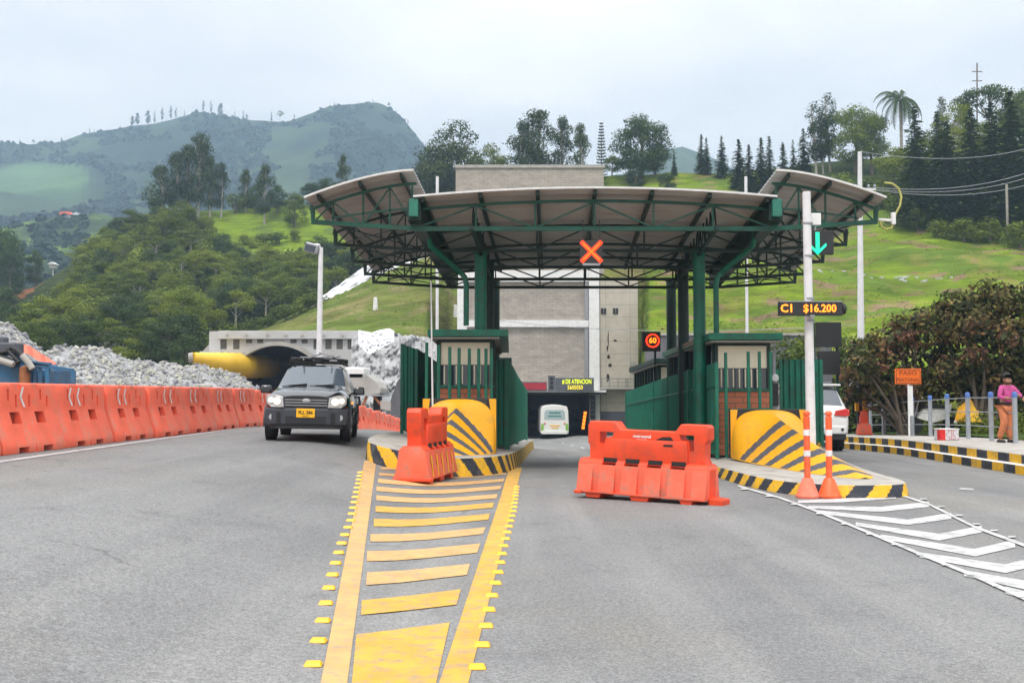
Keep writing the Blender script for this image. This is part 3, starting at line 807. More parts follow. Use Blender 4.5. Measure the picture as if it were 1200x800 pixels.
        m.tube([CP(UC + sg * 3.42, 21.2, 5.0), CP(UC + sg * 3.42, 21.6, 4.75), (xx - .12 * -sg, Y, z0 + .14), (xx + sg * .03, Y, z0 + .03), (xx, Y, z0 - .12), (xx, Y, 3.0 if sg < 0 else 2.75)], .062, 10)
        m.build('downpipe', MAT['green'], cn, smooth=True, world=True)
    return cn
canopy()

# ------------------------------------------------------------------ lit signs under the canopy
def led_cross():
    p = at(693, 295, 19.75)
    t = thing('lane_signal', 'square lane signal lit with a red orange cross, hung under the middle of the canopy', 'lane signal', p)
    m = MB(); m.box((0, .06, 0), (.44, .12, .44)); m.build('housing', MAT['black_plastic'], t, bevel=.01)
    m = MB(); m.box((0, .03, -.245), (.34, .09, .04)); m.build('tray', MAT['post_grey'], t)
    m = MB()
    m.bar((-.16, 0, .25), (-.16, 0, .62), .02); m.bar((.16, 0, .25), (.16, 0, .62), .02); m.each('hanger', MAT['dark'], t)
    m = MB()
    for s in (-1, 1):
        for k in range(21):
            a = -.19 + .38 * k / 20
            for o in (-.028, 0, .028): m.box((a + o * .7, -.006, s * a - s * o * .7), (.024, .014, .024))
    m.build('cross', MAT['led_red'], t)
    m = MB()
    for s in (-1, 1): m.bar((-.16, -.016, -s * .16), (.16, -.016, s * .16), .03, .01)
    m.build('cross_core', MAT['led_orange'], t)
led_cross()
def led_arrow():
    p = at(958, 285, 18.6)
    t = thing('lane_signal', 'black lane signal lit with a green arrow pointing down, beside the white pole', 'lane signal', p)
    m = MB(); m.box((.04, .07, .02), (.52, .12, .44), ry=0); m.build('housing', MAT['black_plastic'], t, bevel=.01)
    m = MB()
    for k in range(13): 
        for o in (-.024, 0, .024): m.box((o, -.005, .19 - k * .03), (.022, .014, .022))
    for s in (-1, 1):
        for k in range(8):
            for o in (0, .028): m.box((s * k * .021, -.005, -.195 + k * .021 + o), (.024, .014, .024))
    m.build('arrow', MAT['led_green'], t)
    m = MB(); m.box((-.03, .03, .44), (.19, .12, .22)); m.build('control_box', MAT['white_paint'], t, bevel=.012)
    m = MB(); m.bar((-.03, .03, .22), (-.03, .03, .34), .03); m.build('bracket', MAT['steel'], t)
led_arrow()
def price_pole():
    b = gp(951, 528, RH); 
    t = thing('sign_pole', 'tall slim white pole on the right kerbed island, carrying the price display', 'pole', (b.x, 18.4, G(b.x, 18.4) + RH))
    X0 = (952 - 600) / 1200 * 18.4
    bot = at(951, 540, 18.4); bot.z = G(bot.x, 18.4) + RH; top = at(945, 225, 18.4)
    m = MB(); m.tube([bot, bot.lerp(top, .5), top], [.088, .078, .072], 16); m.build('pole', MAT['pole_white'], t, smooth=True, world=True)
    m = MB(); m.lathe([(.20, 0), (.20, .02), (.10, .025), (.09, .05)], bot, 16); m.build('base_plate', MAT['pole_white'], t, world=True)
    m = MB()
    for py in (262, 350, 376, 300): q = at(946 + (py - 225) * .02, py, 18.4); m.lathe([(.083, -.02), (.09, -.015), (.09, .015), (.083, .02)], q, 16)
    m.each('clamp', MAT['steel'], t, world=True)
    s = at(949.5, 362, 18.22)
    d = thing('price_display', 'wide black price display with orange digits on the white pole', 'display', s)
    m = MB(); m.box((0, .0, 0), (1.13, .13, .24)); m.build('housing', MAT['black_plastic'], d, bevel=.012)
    m = MB(); m.box((0, .0, .128), (1.12, .15, .018)); m.build('rain_cap', MAT['steel'], d)
    m = MB(); m.box((.02, -.04, -.125), (.08, .05, .05)); m.build('bracket', MAT['steel'], d)
    m = MB(); m.lathe([(.02, 0), (.09, .01), (.10, .05), (.07, .07), (.01, .08)], (.56, 0, 0), 14, 'X'); m.build('siren', MAT['dark'], d, smooth=True)
    text('digits', 'C1', .20, MAT['led_orange'], d, (-.43, -.072, .0), bold=.005)
    text('digits', '$16.200', .195, MAT['led_orange'], d, (.15, -.072, .0), bold=.004, sx=.93)
price_pole()
def speed_sign():
    p = at(763.5, 400, 27.0)
    t = thing('speed_display', 'small black panel lit with 60 inside a red ring, at the second toll booth', 'display', p)
    m = MB(); m.box((0, .05, 0), (.48, .1, .52)); m.build('housing', MAT['black_plastic'], t, bevel=.01)
    m = MB(); m.bar((.1, .05, -.26), (.1, .05, -.62), .05); m.build('post', MAT['green_dark'], t)
    m = MB()
    for k in range(30):
        a = 2 * PI * k / 30; m.box((.03 + .165 * math.cos(a), -.006, .02 + .165 * math.sin(a)), (.035, .012, .04), ry=-a)
    m.build('ring', MAT['led_red'], t)
    text('digits', '60', .20, MAT['led_orange'], t, (.03, -.008, .02), bold=.008)
speed_sign()
def dark_board():
    p = at(971, 409, 33)
    t = thing('board', 'dark board of two panels on a post behind the price display', 'board', (p.x, 33, G(p.x, 33)))
    m = MB(); m.box((p.x, 33, at(971, 392, 33).z), (.82, .08, .80)); m.build('panel', MAT['dark'], t, world=True, bevel=.01)
    m = MB(); m.box((p.x, 33, at(971, 425, 33).z), (.72, .08, .76)); m.build('panel', MAT['dark'], t, world=True, bevel=.01)
    m = MB(); m.bar((p.x - .45, 33.1, G(p.x, 33)), (p.x - .45, 33.1, at(971, 378, 33).z), .08); m.bar((p.x + .3, 33.1, G(p.x, 33)), (p.x + .3, 33.1, at(971, 378, 33).z), .08)
    m.build('post', MAT['green_dark'], t, world=True)
dark_board()

# ------------------------------------------------------------------ toll booths
def booth(x0, x1, y0, y1, ph, tone, lab, reflect=True):
    zg = G((x0 + x1) / 2, y0) + ph
    cx_ = (x0 + x1) / 2
    t = thing('toll_booth', lab, 'toll booth', (cx_, y0, zg))
    w_, d_ = x1 - x0, y1 - y0
    sk = lambda y: AX * y
    def rect(u0, u1, v0, v1, z0, z1, m):
        n_ = len(m.v)
        m.rng(u0, u1, v0, v1, z0, z1)
        for i in range(n_, len(m.v)): x, y, z = m.v[i]; m.v[i] = (x, y, z - .035 * max(0, y) * .6)
    m = MB(); rect(-w_ / 2, w_ / 2, 0, .12, 0, 1.38, m); rect(-w_ / 2, -w_ / 2 + .1, .12, d_, 0, 1.1, m); rect(w_ / 2 - .1, w_ / 2, .12, d_, 0, 1.1, m); rect(-w_ / 2, w_ / 2, d_, d_ + .1, 0, 1.38, m)
    m.each('brick_wall', MAT['brick'], t)
    m = MB(); rect(-w_ / 2 - .03, w_ / 2 + .03, -.03, .15, 1.38, 1.43, m); m.build('sill', MAT['green'], t)
    m = MB(); rect(-w_ / 2 + .03, w_ / 2 - .03, .05, .07, 1.43, 2.40, m)
    g_ = m.build('front_window', MAT['glass'], t)
    m = MB(); rect(-w_ / 2 + .06, w_ / 2 - .06, .030, .046, 1.88, 2.36, m); m.build('blind', MAT['beige'], g_)
    m = MB()
    for k in range(7): rect(-w_ / 2 + .12 + k * .13, -w_ / 2 + .15 + k * .13, .034, .048, 1.46, 1.86, m)
    m.build('inner_grille', MAT['beige' if tone == 'green' else 'green_dark'], g_)
    m = MB(); rect(-w_ / 2, -w_ / 2 + .06, 0, .1, 1.43, 2.42, m); rect(w_ / 2 - .06, w_ / 2, 0, .1, 1.43, 2.42, m); rect(-w_ / 2 + .06, w_ / 2 - .06, .0, .1, 2.36, 2.42, m)
    for k in range(9):
        v = .12 + k * (d_ - .2) / 8
        for s in (-1, 1): rect(s * w_ / 2 - .04, s * w_ / 2 + .04, v, v + .07, 1.1, 2.42, m)
    m.each('window_post', MAT['green_dark'], t)
    m = MB()
    for k in range(8):
        v = .19 + k * (d_ - .2) / 8
        if k % 3 == 1: continue
        for s in (-1, 1): rect(s * (w_ / 2 - .03) - .006, s * (w_ / 2 - .03) + .006, v, v + (d_ - .2) / 8 - .07, 1.1, 2.42, m)
    m.each('side_window', MAT['glass'], t)
    m = MB(); rect(-w_ / 2 - .20, w_ / 2 + (.34 if x0 < 0 else .20), -.35, d_ + .2, 2.47, 2.62, m)
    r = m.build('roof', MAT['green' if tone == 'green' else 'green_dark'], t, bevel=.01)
    m = MB(); rect(-w_ / 2 - .15, w_ / 2 + .15, -.30, d_ + .15, 2.43, 2.457, m); m.build('soffit', MAT['concrete'], r)
    return t
mb_ = bpy.data.materials.new('brick'); mb_.use_nodes = True; MAT['brick'] = mb_
n = mb_.node_tree.nodes; l = mb_.node_tree.links
bt = n.new('ShaderNodeTexBrick'); bt.inputs['Color1'].default_value = (.50, .15, .075, 1); bt.inputs['Color2'].default_value = (.62, .21, .11, 1); bt.inputs['Mortar'].default_value = (.22, .12, .09, 1)
bt.inputs['Scale'].default_value = 1; bt.inputs['Brick Width'].default_value = .34; bt.inputs['Row Height'].default_value = .125; bt.inputs['Mortar Size'].default_value = .010
t_ = n.new('ShaderNodeTexCoord'); s_ = n.new('ShaderNodeSeparateXYZ'); l.new(t_.outputs['Object'], s_.inputs[0])
q = n.new('ShaderNodeMath'); q.operation = 'ADD'; l.new(s_.outputs[0], q.inputs[0]); l.new(s_.outputs[1], q.inputs[1])
cb = n.new('ShaderNodeCombineXYZ'); l.new(q.outputs[0], cb.inputs[0]); l.new(s_.outputs[2], cb.inputs[1]); l.new(cb.outputs[0], bt.inputs['Vector'])
l.new(bt.outputs[0], n['Principled BSDF'].inputs['Base Color']); n['Principled BSDF'].inputs['Roughness'].default_value = .8

bL = at(593, 400, 22.1); 
booth(-1.60, -.42, 22.15, 27.4, LH, 'green', 'brick toll booth with green flat roof on the left island, behind the upright end barrier')
booth(4.40, 5.58, 22.15, 28.4, RH, 'green', 'brick toll booth with green flat roof on the right island, cream blind in its window')
booth(-1.6, -.35, 31.0, 36.0, LH, 'dark', 'dark second toll booth farther back on the left island')
booth(4.45, 5.8, 31.0, 37.0, RH, 'dark', 'dark second toll booth farther back on the right island')

# ------------------------------------------------------------------ green fences on the islands
def corrugated(name, pts, ph, h, label, group=None, parent=None, pitch=.14, depth=.035, matn='green'):
    """a panel of vertical ribbed sheet following pts (world xy)"""
    a = Vector((*pts[0], 0)); 
    t = thing(name, label, 'fence', (pts[0][0], pts[0][1], G(*pts[0]) + ph), group=group)
    for (p, q) in zip(pts, pts[1:]):
        p = Vector((*p, 0)); q = Vector((*q, 0)); d = (q - p); Ln = d.length; d.normalize(); nn = Vector((d.y, -d.x, 0))
        m = MB(); k = int(Ln / (pitch / 4)); prof = [0, 0, 1, 1]; off = []
        pts2 = []
        for i in range(k + 1):
            o = p + d * (i * Ln / k) + nn * (depth * prof[i % 4]); pts2.append(o)
        for th in (0, .012):
            m.grid([[(o.x + nn.x * th, o.y + nn.y * th, G(o.x, o.y) + ph + z) for o in pts2] for z in (.08, h)])
        n_ = len(pts2)
        for i in range(n_ - 1): m.face((n_ + i, n_ + i + 1, 3 * n_ + i + 1, 3 * n_ + i))
        m.build('panel', MAT[matn], t, world=True)
        m = MB(); m.bar((p.x, p.y, G(p.x, p.y) + ph), (p.x, p.y, G(p.x, p.y) + ph + h + .01), .07); m.build('post', MAT[matn], t, world=True)
    m = MB(); q = pts[-1]; m.bar((q[0], q[1], G(*q) + ph), (q[0], q[1], G(*q) + ph + h), .07); m.build('post', MAT[matn], t, world=True)
    m = MB()
    for (p, q) in zip(pts, pts[1:]):
        for z in (.35, h * .75): m.bar((p[0], p[1] + .06, G(*p) + ph + z), (q[0], q[1] + .06, G(*q) + ph + z), .04)
    m.build('rail', MAT[matn], t, world=True)
    return t
corrugated('ribbed_fence', [(-2.62, 24.4), (-2.28, 24.4)], LH, 2.12, 'narrow green ribbed metal fence facing the road at the left edge of the left island')
corrugated('ribbed_fence', [(-2.28, 24.5), (-2.05, 31)], LH, 2.12, 'green ribbed metal fence running back along the left side of the left island')
corrugated('ribbed_fence', [(-.36, 24.3), (-.12, 24.3)], LH, 2.12, 'narrow green ribbed metal fence facing the road at the right edge of the left island', pitch=.12)
corrugated('ribbed_fence', [(-.10, 24.4), (.15, 32), (.62, 44)], LH, 2.12, 'long green ribbed metal fence running back along the right side of the left island')
corrugated('ribbed_fence', [(4.27, 21.4), (4.27, 24.4)], RH, 2.0, 'short bright green ribbed fence left of the brick booth on the right island', matn='green')
corrugated('ribbed_fence', [(4.23, 24.5), (4.28, 31), (4.45, 40)], RH, 2.0, 'dark green ribbed metal fence running back along the left side of the right island', matn='green')
corrugated('ribbed_fence', [(6.98, 26.6), (8.02, 26.6)], RH, 2.22, 'green ribbed metal fence facing the road behind the white pole', pitch=.15)
corrugated('ribbed_fence', [(8.06, 26.7), (8.15, 34)], RH, 2.2, 'green ribbed metal fence running back between the right island and the white car')
def bars(xs, y, ph, h, z0, label):
    t = thing('bar_fence', label, 'fence', (xs[0], y, G(xs[0], y) + ph))
    for x in xs:
        m = MB(); m.tube([(x, y, G(x, y) + ph + z0), (x, y, G(x, y) + ph + h)], .035, 8); m.build('bar', MAT['green'], t, world=True)
    m = MB(); a, b = xs[0], xs[-1]
    for z in (.25, 1.0): m.bar((a, y, G(a, y) + ph + z), (b, y, G(b, y) + ph + z), .04)
    m.build('rail', MAT['green'], t, world=True)
bars([(px - 600) / 1200 * 21.7 for px in (500, 514, 527, 538, 550, 561, 569.5, 576)], 21.7, LH, 2.2, 0, 'open green bar fence in front of the left brick booth')
bars([(px - 600) / 1200 * 21.5 for px in (850.5, 877, 890, 903)], 21.5, RH, 2.2, 0, 'open green bar fence in front of the right brick booth')
t = thing('access_post', 'slim grey post with round white head on the right island by the brick booth', 'post', (5.78, 22.6, G(5.8, 22.6) + RH))
m = MB(); m.bar((0, 0, 0), (0, 0, 2.2), .07); m.build('post', MAT['post_grey'], t)
m = MB(); m.box((0, -.05, 1.30), (.15, .1, .5)); m.build('card_reader', MAT['black_plastic'], t, bevel=.02)
m = MB(); m.lathe([(.01, -.04), (.07, -.04), (.09, 0), (.07, .04), (.01, .04)], (0, -.06, 1.66), 14, 'Y'); m.build('camera', MAT['white_paint'], t, smooth=True)

# ------------------------------------------------------------------ kerb noses (yellow impact cushions)
def cushion(xc, yb, yt, wd, H, ph, lab, xt=None, k_=.55, s0=.17, per=.145, slope=.9):
    zg = G(xc, yb) + ph; xt = xc if xt is None else xt
    t = thing('impact_cushion', lab, 'crash cushion', (xc, yb, zg))
    m = MB(); m.rng(-wd / 2, wd / 2, 0, .16, 0, H); back = m.build('back_panel', MAT['stripe_black'], t, bevel=.01)
    m = MB()
    for s in (-1, 1): m.prism([(s * wd / 2 - s * .003, .02), (s * wd / 2 - s * .003, H - .01), (s * (wd / 2 - .15), H - .01)][::-s], -.004, 0, STAND)
    m.each('corner_flash', MAT['yellow'], back, fix=True)
    NV, NT = 150, 72
    m = MB(); rows = []
    for i in range(NV + 1):
        v = i / NV
        wv = wd / 2 * .985 * max(.02, (1 - v ** 2.2)) ** .55
        hv = H * interp([(0, .985), (.05, .93), (.2, .76), (.8, .17), (1, .02)], v); ex = lerp(.70, 1.9, sm(0, .15, v)); ez = lerp(.46, 1.9, sm(0, .15, v))
        y = lerp(0, yt - yb, v); dz = G(xc, yb + y) - G(xc, yb)
        r = []
        for j in range(NT + 1):
            th = PI * j / NT
            c_, s_ = math.cos(th), math.sin(th)
            r.append((lerp(0, xt - xc, v) - wv * math.copysign(abs(c_) ** ex, c_), y - .003, hv * max(0, s_) ** ez + dz))
        rows.append(r)
    ids = [[m.vert(p) for p in r] for r in rows]
    for i in range(NV):
        for j in range(NT):
            v = (i + .5) / NV; u = abs((j + .5) / NT - .5) * 2
            q = v - k_ * u * (1 - .15 * v) - s0 + .0
            b = 0
            q2 = (v + k_ * (1 - u)) ; q2 = v + .06 * u - s0
            if q2 > 0 and u < .93 and (q2 / per) % 1 < .42 and v < .93: b = 1
            m.face((ids[i][j], ids[i + 1][j], ids[i + 1][j + 1], ids[i][j + 1]), b)
    m.build('nose', [MAT['yellow'], MAT['stripe_grey']], t, smooth=True)
cushion(-1.07, 20.9, 19.15, 1.50, 1.12, LH, 'yellow striped impact nose on the left island behind the upright orange barrier', xt=-1.45, per=.2, s0=.15)
cushion(5.22, 20.9, 15.9, 1.55, 1.0, RH, 'long yellow striped impact nose on the right island beside the two orange delineators', xt=5.45)

# ------------------------------------------------------------------ plastic barriers
def lane_barrier():
    """interlocking water barrier with handles, four slots and five upright channels"""
    t = thing('water_barrier', 'x', 'barrier')
    H = 1.10
    up = [(-.93, .50), (-.86, .55), (-.87, .74), (-.90, .79), (-.90, 1.04), (-.86, 1.10), (-.45, 1.10), (-.36, .99), (.48, .99), (.57, 1.10), (.95, 1.10), (.98, 1.06), (.98, .90), (.93, .84), (.93, .62), (1.0, .50)]
    m = MB(); m.prism(up, -.11, .11, STAND)
    o = m.build('body', MAT['orange'], t, bevel=.02, fix=True, seg=3)
    hl = MB(); hl.prism([(-.70, .95), (-.47, .95), (-.49, .885), (-.60, .865), (-.63, .76), (-.70, .79)], -.3, .3, STAND)
    hr = MB(); hr.prism([(.55, .95), (.77, .95), (.77, .72), (.71, .73), (.69, .865), (.57, .88)], -.3, .3, STAND)
    bake(o, [hl, hr])
    m = MB(); m.prism([(-.64, .50), (-.62, .72), (-.58, .80), (-.56, .86), (.67, .86), (.69, .74), (.70, .50)], -.15, .15, STAND)
    a = m.build('mid', MAT['orange'], t, bevel=.015, fix=True, seg=2); bake(a)
    # lower flared body
    m = MB(); xs = [-1.0, 1.0]; prof = [(.13, .56), (.20, .50), (.225, .30), (.27, .10), (.27, .07)]
    ring = [(-y, z) for y, z in prof][::-1] + prof
    M = Matrix(((0, 0, 1, 0), (1, 0, 0, 0), (0, 1, 0, 0), (0, 0, 0, 1)))
    m.prism([(y, z) for y, z in ring], -1.0, 1.0, M)
    lo = m.build('low', MAT['orange'], t, bevel=.014, fix=True)
    cut = []
    for k in range(4):
        c = MB(); x = -.50 + k * .355; c.rng(x - .11, x + .11, -.4, .4, .475, .60); cut.append(c)
    for k in range(5):
        for s in (-1, 1):
            c = MB(); x = -.70 + k * .36; c.prism([(x - .055, .09), (x - .055, .40), (x - .03, .46), (x + .03, .46), (x + .055, .40), (x + .055, .09)], s * .205, s * .40, STAND); cut.append(c)
    bake(lo, cut)
    m = MB()
    for k in range(4): x = -.50 + k * .355; m.rng(x - .108, x + .108, -.156, .156, .515, .580)
    m.each('slot_shade', MAT['dark'], t)  # solid black boxes painting in the shade inside the slots
    m = MB()
    for x0, x1 in ((-.88, -.60), (-.16, .16), (.60, .82)): m.prism([(x0, .08), (x0 + .04, 0), (x1 - .03, 0), (x1, .08)], -.24, .24, STAND)
    m.prism([(1.0, 0.0), (1.0, .11), (1.2, .10), (1.2, .01)], -.14, .14, STAND)
    m.rng(.97, 1.01, -.1, .1, .02, .5); m.rng(-1.02, -.90, -.30, .30, .05, .10)
    m.each('foot', MAT['orange'], t, bevel=.012, fix=True)
    # join body pieces into one body mesh
    b = bmesh.new()
    for q in (o, a, lo): b.from_mesh(q.data)
    me = bpy.data.meshes.new('body'); b.to_mesh(me); b.free(); me.materials.append(MAT['orange']); me.materials.append(MAT['orange_low']); smooth_mesh(me, 30)
    for p_ in me.polygons: p_.material_index = 1 if p_.center.z < .49 else 0
    o.data = me
    for q in (a, lo): bpy.data.objects.remove(q)
    return t
wb = lane_barrier()
pA, pB = gp(684, 583), gp(842, 593)
mid = (pA + pB) / 2; d = pB - pA
wb.location = (mid.x, mid.y + .25, G(mid.x, mid.y) + .0); wb.rotation_euler = (0, math.atan2(pA.z - pB.z, 2) + .02, math.atan2(d.y, d.x))
wb['label'] = 'orange water barrier standing crosswise in the middle lane, white lettering on its top rail'; wb['group'] = 'orange barriers at the toll lanes'
f0 = text('lettering', 'metrosenal', .062, MAT['reflect_white'], wb, (-.02, -.113, .905), bold=.001)
text('lettering', 'barreras viales', .028, MAT['reflect_white'], wb, (-.02, -.113, .86))
m = MB(); m.prism([(.14, .845), (.30, .91), (.42, .915), (.47, .86), (.45, .83), (.30, .835)], -.116, -.112, STAND); m.prism([(.33, .78), (.47, .78), (.47, .81), (.33, .81)], -.156, -.152, STAND)
m.build('stain', MAT['dark'], wb)
wb2 = copy_tree(wb)
for c in list(wb2.children):
    if c.name.split('.')[0] in ('lettering', 'stain'): bpy.data.objects.remove(c)
q = gp(500, 566)
wb2.location = (q.x - .05, q.y + .75, G(q.x, q.y) - .01); wb2.rotation_euler = (0, 0, R(80)); wb2.scale = (1.0, 1.12, 1.13)
wb2['label'] = 'orange water barrier seen end on before the left island, yellow strips on its side'
m = MB()
for k in range(5):
    x = -.70 + k * .36; m.poly([(x - .035, -.262, .10), (x + .035, -.262, .10), (x + .035, -.218, .42), (x - .035, -.218, .42)])
m.each('reflector', MAT['stud_yellow'], wb2)

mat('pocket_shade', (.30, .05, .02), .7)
def jersey():
    t = thing('water_barrier', 'x', 'barrier')
    prof = [(.30, 0), (.30, .10), (.285, .16), (.19, .42), (.135, .60), (.12, .97), (.10, 1.01)]
    ring = [(-y, z) for y, z in prof] + prof[::-1]
    M = Matrix(((0, 0, 1, 0), (1, 0, 0, 0), (0, 1, 0, 0), (0, 0, 0, 1)))
    m = MB(); m.prism(ring[::-1], -.93, .93, M)
    o = m.build('body', MAT['orange_faded'], t, bevel=.02, fix=True, seg=2)
    cut = []
    for x in (-.36, .36):
        c = MB(); c.rng(x - .14, x + .14, -.5, .5, .42, .59); cut.append(c)
        c = MB(); c.rng(x - .14, x + .14, -.5, .5, -.1, .09); cut.append(c)
    for s in (-1, 1):
        for x, z0, z1 in ((-.62, .66, .82), (-.42, .76, .92), (-.08, .66, .84), (.30, .66, .84), (.52, .76, .92)):
            c = MB(); c.rng(x - .026, x + .026, s * .055, s * .3, z0, z1); cut.append(c)
        c = MB(); c.rng(-.34, -.14, s * .105, s * .3, .93, 1.1); cut.append(c)
        c = MB(); c.rng(.16, .44, s * .105, s * .3, .93, 1.1); cut.append(c)
        c = MB(); c.prism([(-.03, .0), (.03, 0), (0.0, .14)], s * .285, s * .6, STAND); cut.append(c)
    bake(o, cut); smooth_mesh(o.data, 30)
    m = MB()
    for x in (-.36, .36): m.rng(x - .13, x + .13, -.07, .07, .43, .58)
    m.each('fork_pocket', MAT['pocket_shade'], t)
    m = MB()
    for s in (1, -1):
        x = -.02; y = lambda z: s * (interp([(.60, .137), (.97, .122)], z) + .003)
        A_, B_, C_, D_, E_, F_ = [m.vert((a_ + x, y(z_), z_)) for a_, z_ in ((.10, .95), (.155, .95), (.17, .80), (.225, .80), (.06, .66), (.115, .66))]
        for f_ in ((A_, B_, D_, C_), (C_, D_, F_, E_)): m.face(f_[::s])
    m.each('reflector', MAT['reflect_white'], t)
    m = MB(); m.rng(.955, 1.02, -.07, .07, .12, .93); m.build('tongue', MAT['orange_faded'], t)
    return t
jb = jersey()
path = [(-7.28, 12.2), (-7.22, 20), (-7.12, 28), (-6.75, 34), (-6.05, 41), (-5.92, 48), (-5.95, 58)]
ys_row = []
Y = 13.12; rnd = random.Random(4); k = 0
def pathx(y): return interp([(b, a) for a, b in path], y)
words = ['first', 'second', 'third', 'fourth', 'fifth', 'sixth', 'seventh', 'eighth', 'ninth', 'tenth', 'eleventh', 'twelfth', 'thirteenth', 'fourteenth', 'fifteenth', 'sixteenth', 'seventeenth', 'eighteenth', 'nineteenth', 'twentieth', 'twenty first', 'twenty second', 'twenty third', 'twenty fourth']
while Y < 57:
    o = jb if k == 0 else copy_tree(jb)
    x0, x1 = pathx(Y - .95), pathx(Y + .95)
    o.location = (pathx(Y) + rnd.uniform(-.04, .04), Y, G(pathx(Y), Y) - .01)
    o.rotation_euler = (0, 0, math.atan2(1.9, x1 - x0) + rnd.uniform(-.03, .03) + PI)
    o['label'] = 'faded orange water barrier, %s from the near end of the long left row' % words[k] if k < 10 else 'faded orange water barrier beyond the black car, %s from the near end' % words[k]
    o['group'] = 'row of orange barriers along the left road'
    if k > 1:
        for c in list(o.children):
            if c.name.startswith('reflector') and c.location.x == 0:
                c2_ = c.copy(); COL.objects.link(c2_); c2_.parent = o; c2_.location.x = rnd.choice((-.34, .30))
    Y += 1.96; k += 1

# ------------------------------------------------------------------ delineators
def delineator():
    t = thing('delineator', 'x', 'delineator')
    m = MB(); m.lathe([(.165, 0), (.17, .03), (.155, .06), (.075, .27), (.06, .29)], n=24); m.build('base', MAT['orange_base'], t, smooth=True)
    m = MB(); m.lathe([(.045, .28), (.046, 1.17), (.03, 1.19), (.05, 1.20), (.05, 1.235), (.028, 1.26)], n=18); po = m.build('post', MAT['orange_cone'], t, smooth=True)
    m = MB()
    for z in (.60, .90): m.lathe([(.044, z), (.0492, z + .002), (.0492, z + .085), (.044, z + .087)], n=18)
    m.each('reflective_band', MAT['reflect_white'], po, smooth=True)
    return t
dl = delineator(); a = gp(946.5, 583); dl.location = (a.x, a.y, a.z); dl['group'] = 'orange delineators by the right island'
dl['label'] = 'tall orange tube delineator touching the white pole, faded pinkish base'
d2 = copy_tree(dl); a = gp(972, 583); d2.location = (a.x, a.y, a.z); d2.rotation_euler = (0, R(1.0), 1)
d2['label'] = 'tall orange tube delineator to the right of the white pole, brighter orange base'
for c in d2.children:
    if c.name.startswith('base'):
        c.data = c.data.copy(); c.data.materials[0] = MAT['orange_cone']
# ------------------------------------------------------------------ vehicles
def car_shell(st, glass_side, screen, rear_screen=None):
    """loft through stations (y, zb, hw, zbelt, hwb, ztop, hwt); returns body, side glass panes, screens"""
    sec = []
    for (y, zb, hw, zl, hwb, zt, hwt) in st:
        zm = lerp(zb, zl, .5)
        h = [(0, zb), (hw * .86, zb), (hw * .97, zb + .06), (hw, zm), (hw * .995, lerp(zm, zl, .7)), (hwb, zl), (lerp(hwb, hwt, .92), lerp(zl, zt, .90)), (hwt * .86, zt), (hwt * .45, zt + .018), (0, zt + .024)]
        sec.append([(-x, y, z) for x, z in h[::-1]][:-1] + [(x, y, z) for x, z in h])
    return sec
def build_car(t, st, side_iv, scr_iv, rear_iv, paint, flip=1):
    sec = car_shell(st, None, None); n = len(sec[0]); NH = 10
    body = MB(); side = {}; scr = MB(); rear = MB()
    def half(j): return (n - 1 - j) if j > n // 2 - 0 else j
    for i in range(len(sec) - 1):
        for j in range(n - 1):
            q = [sec[i][j], sec[i][j + 1], sec[i + 1][j + 1], sec[i + 1][j]]
            k = j if j < NH - 1 else 2 * (NH - 1) - 1 - j      # 0 = roof centre pair ... 8 = floor
            tgt = body; inset = 0
            if i in side_iv and k == 3: tgt = side.setdefault((i, j > 9), MB()); 
            if i in scr_iv and k in (0, 1, 2): tgt = scr
            if i in rear_iv and k in (0, 1, 2): tgt = rear
            tgt.poly(q)
    b0 = [body.vert(p) for p in sec[0]]; body.face(b0); b1 = [body.vert(p) for p in sec[-1]]; body.face(b1[::-1])
    me = body.mesh('body', MAT[paint]); b = bmesh.new(); b.from_mesh(me); bmesh.ops.remove_doubles(b, verts=b.verts, dist=.0005); bmesh.ops.recalc_face_normals(b, faces=b.faces); b.to_mesh(me); b.free(); smooth_mesh(me, 32)
    o = tag_obj('body', me, t)
    for (i, s), m in side.items(): glass_obj('side_window', m, t, 'glass')
    if scr.f: glass_obj('windscreen', scr, t, 'glass_front')
    if rear.f: glass_obj('rear_window', rear, t, 'glass_front')
    return o
def glass_obj(name, m, t, g):
    me = m.mesh(name, MAT[g]); b = bmesh.new(); b.from_mesh(me); bmesh.ops.remove_doubles(b, verts=b.verts, dist=.0005); b.to_mesh(me); b.free(); smooth_mesh(me, 40)
    return tag_obj(name, me, t)
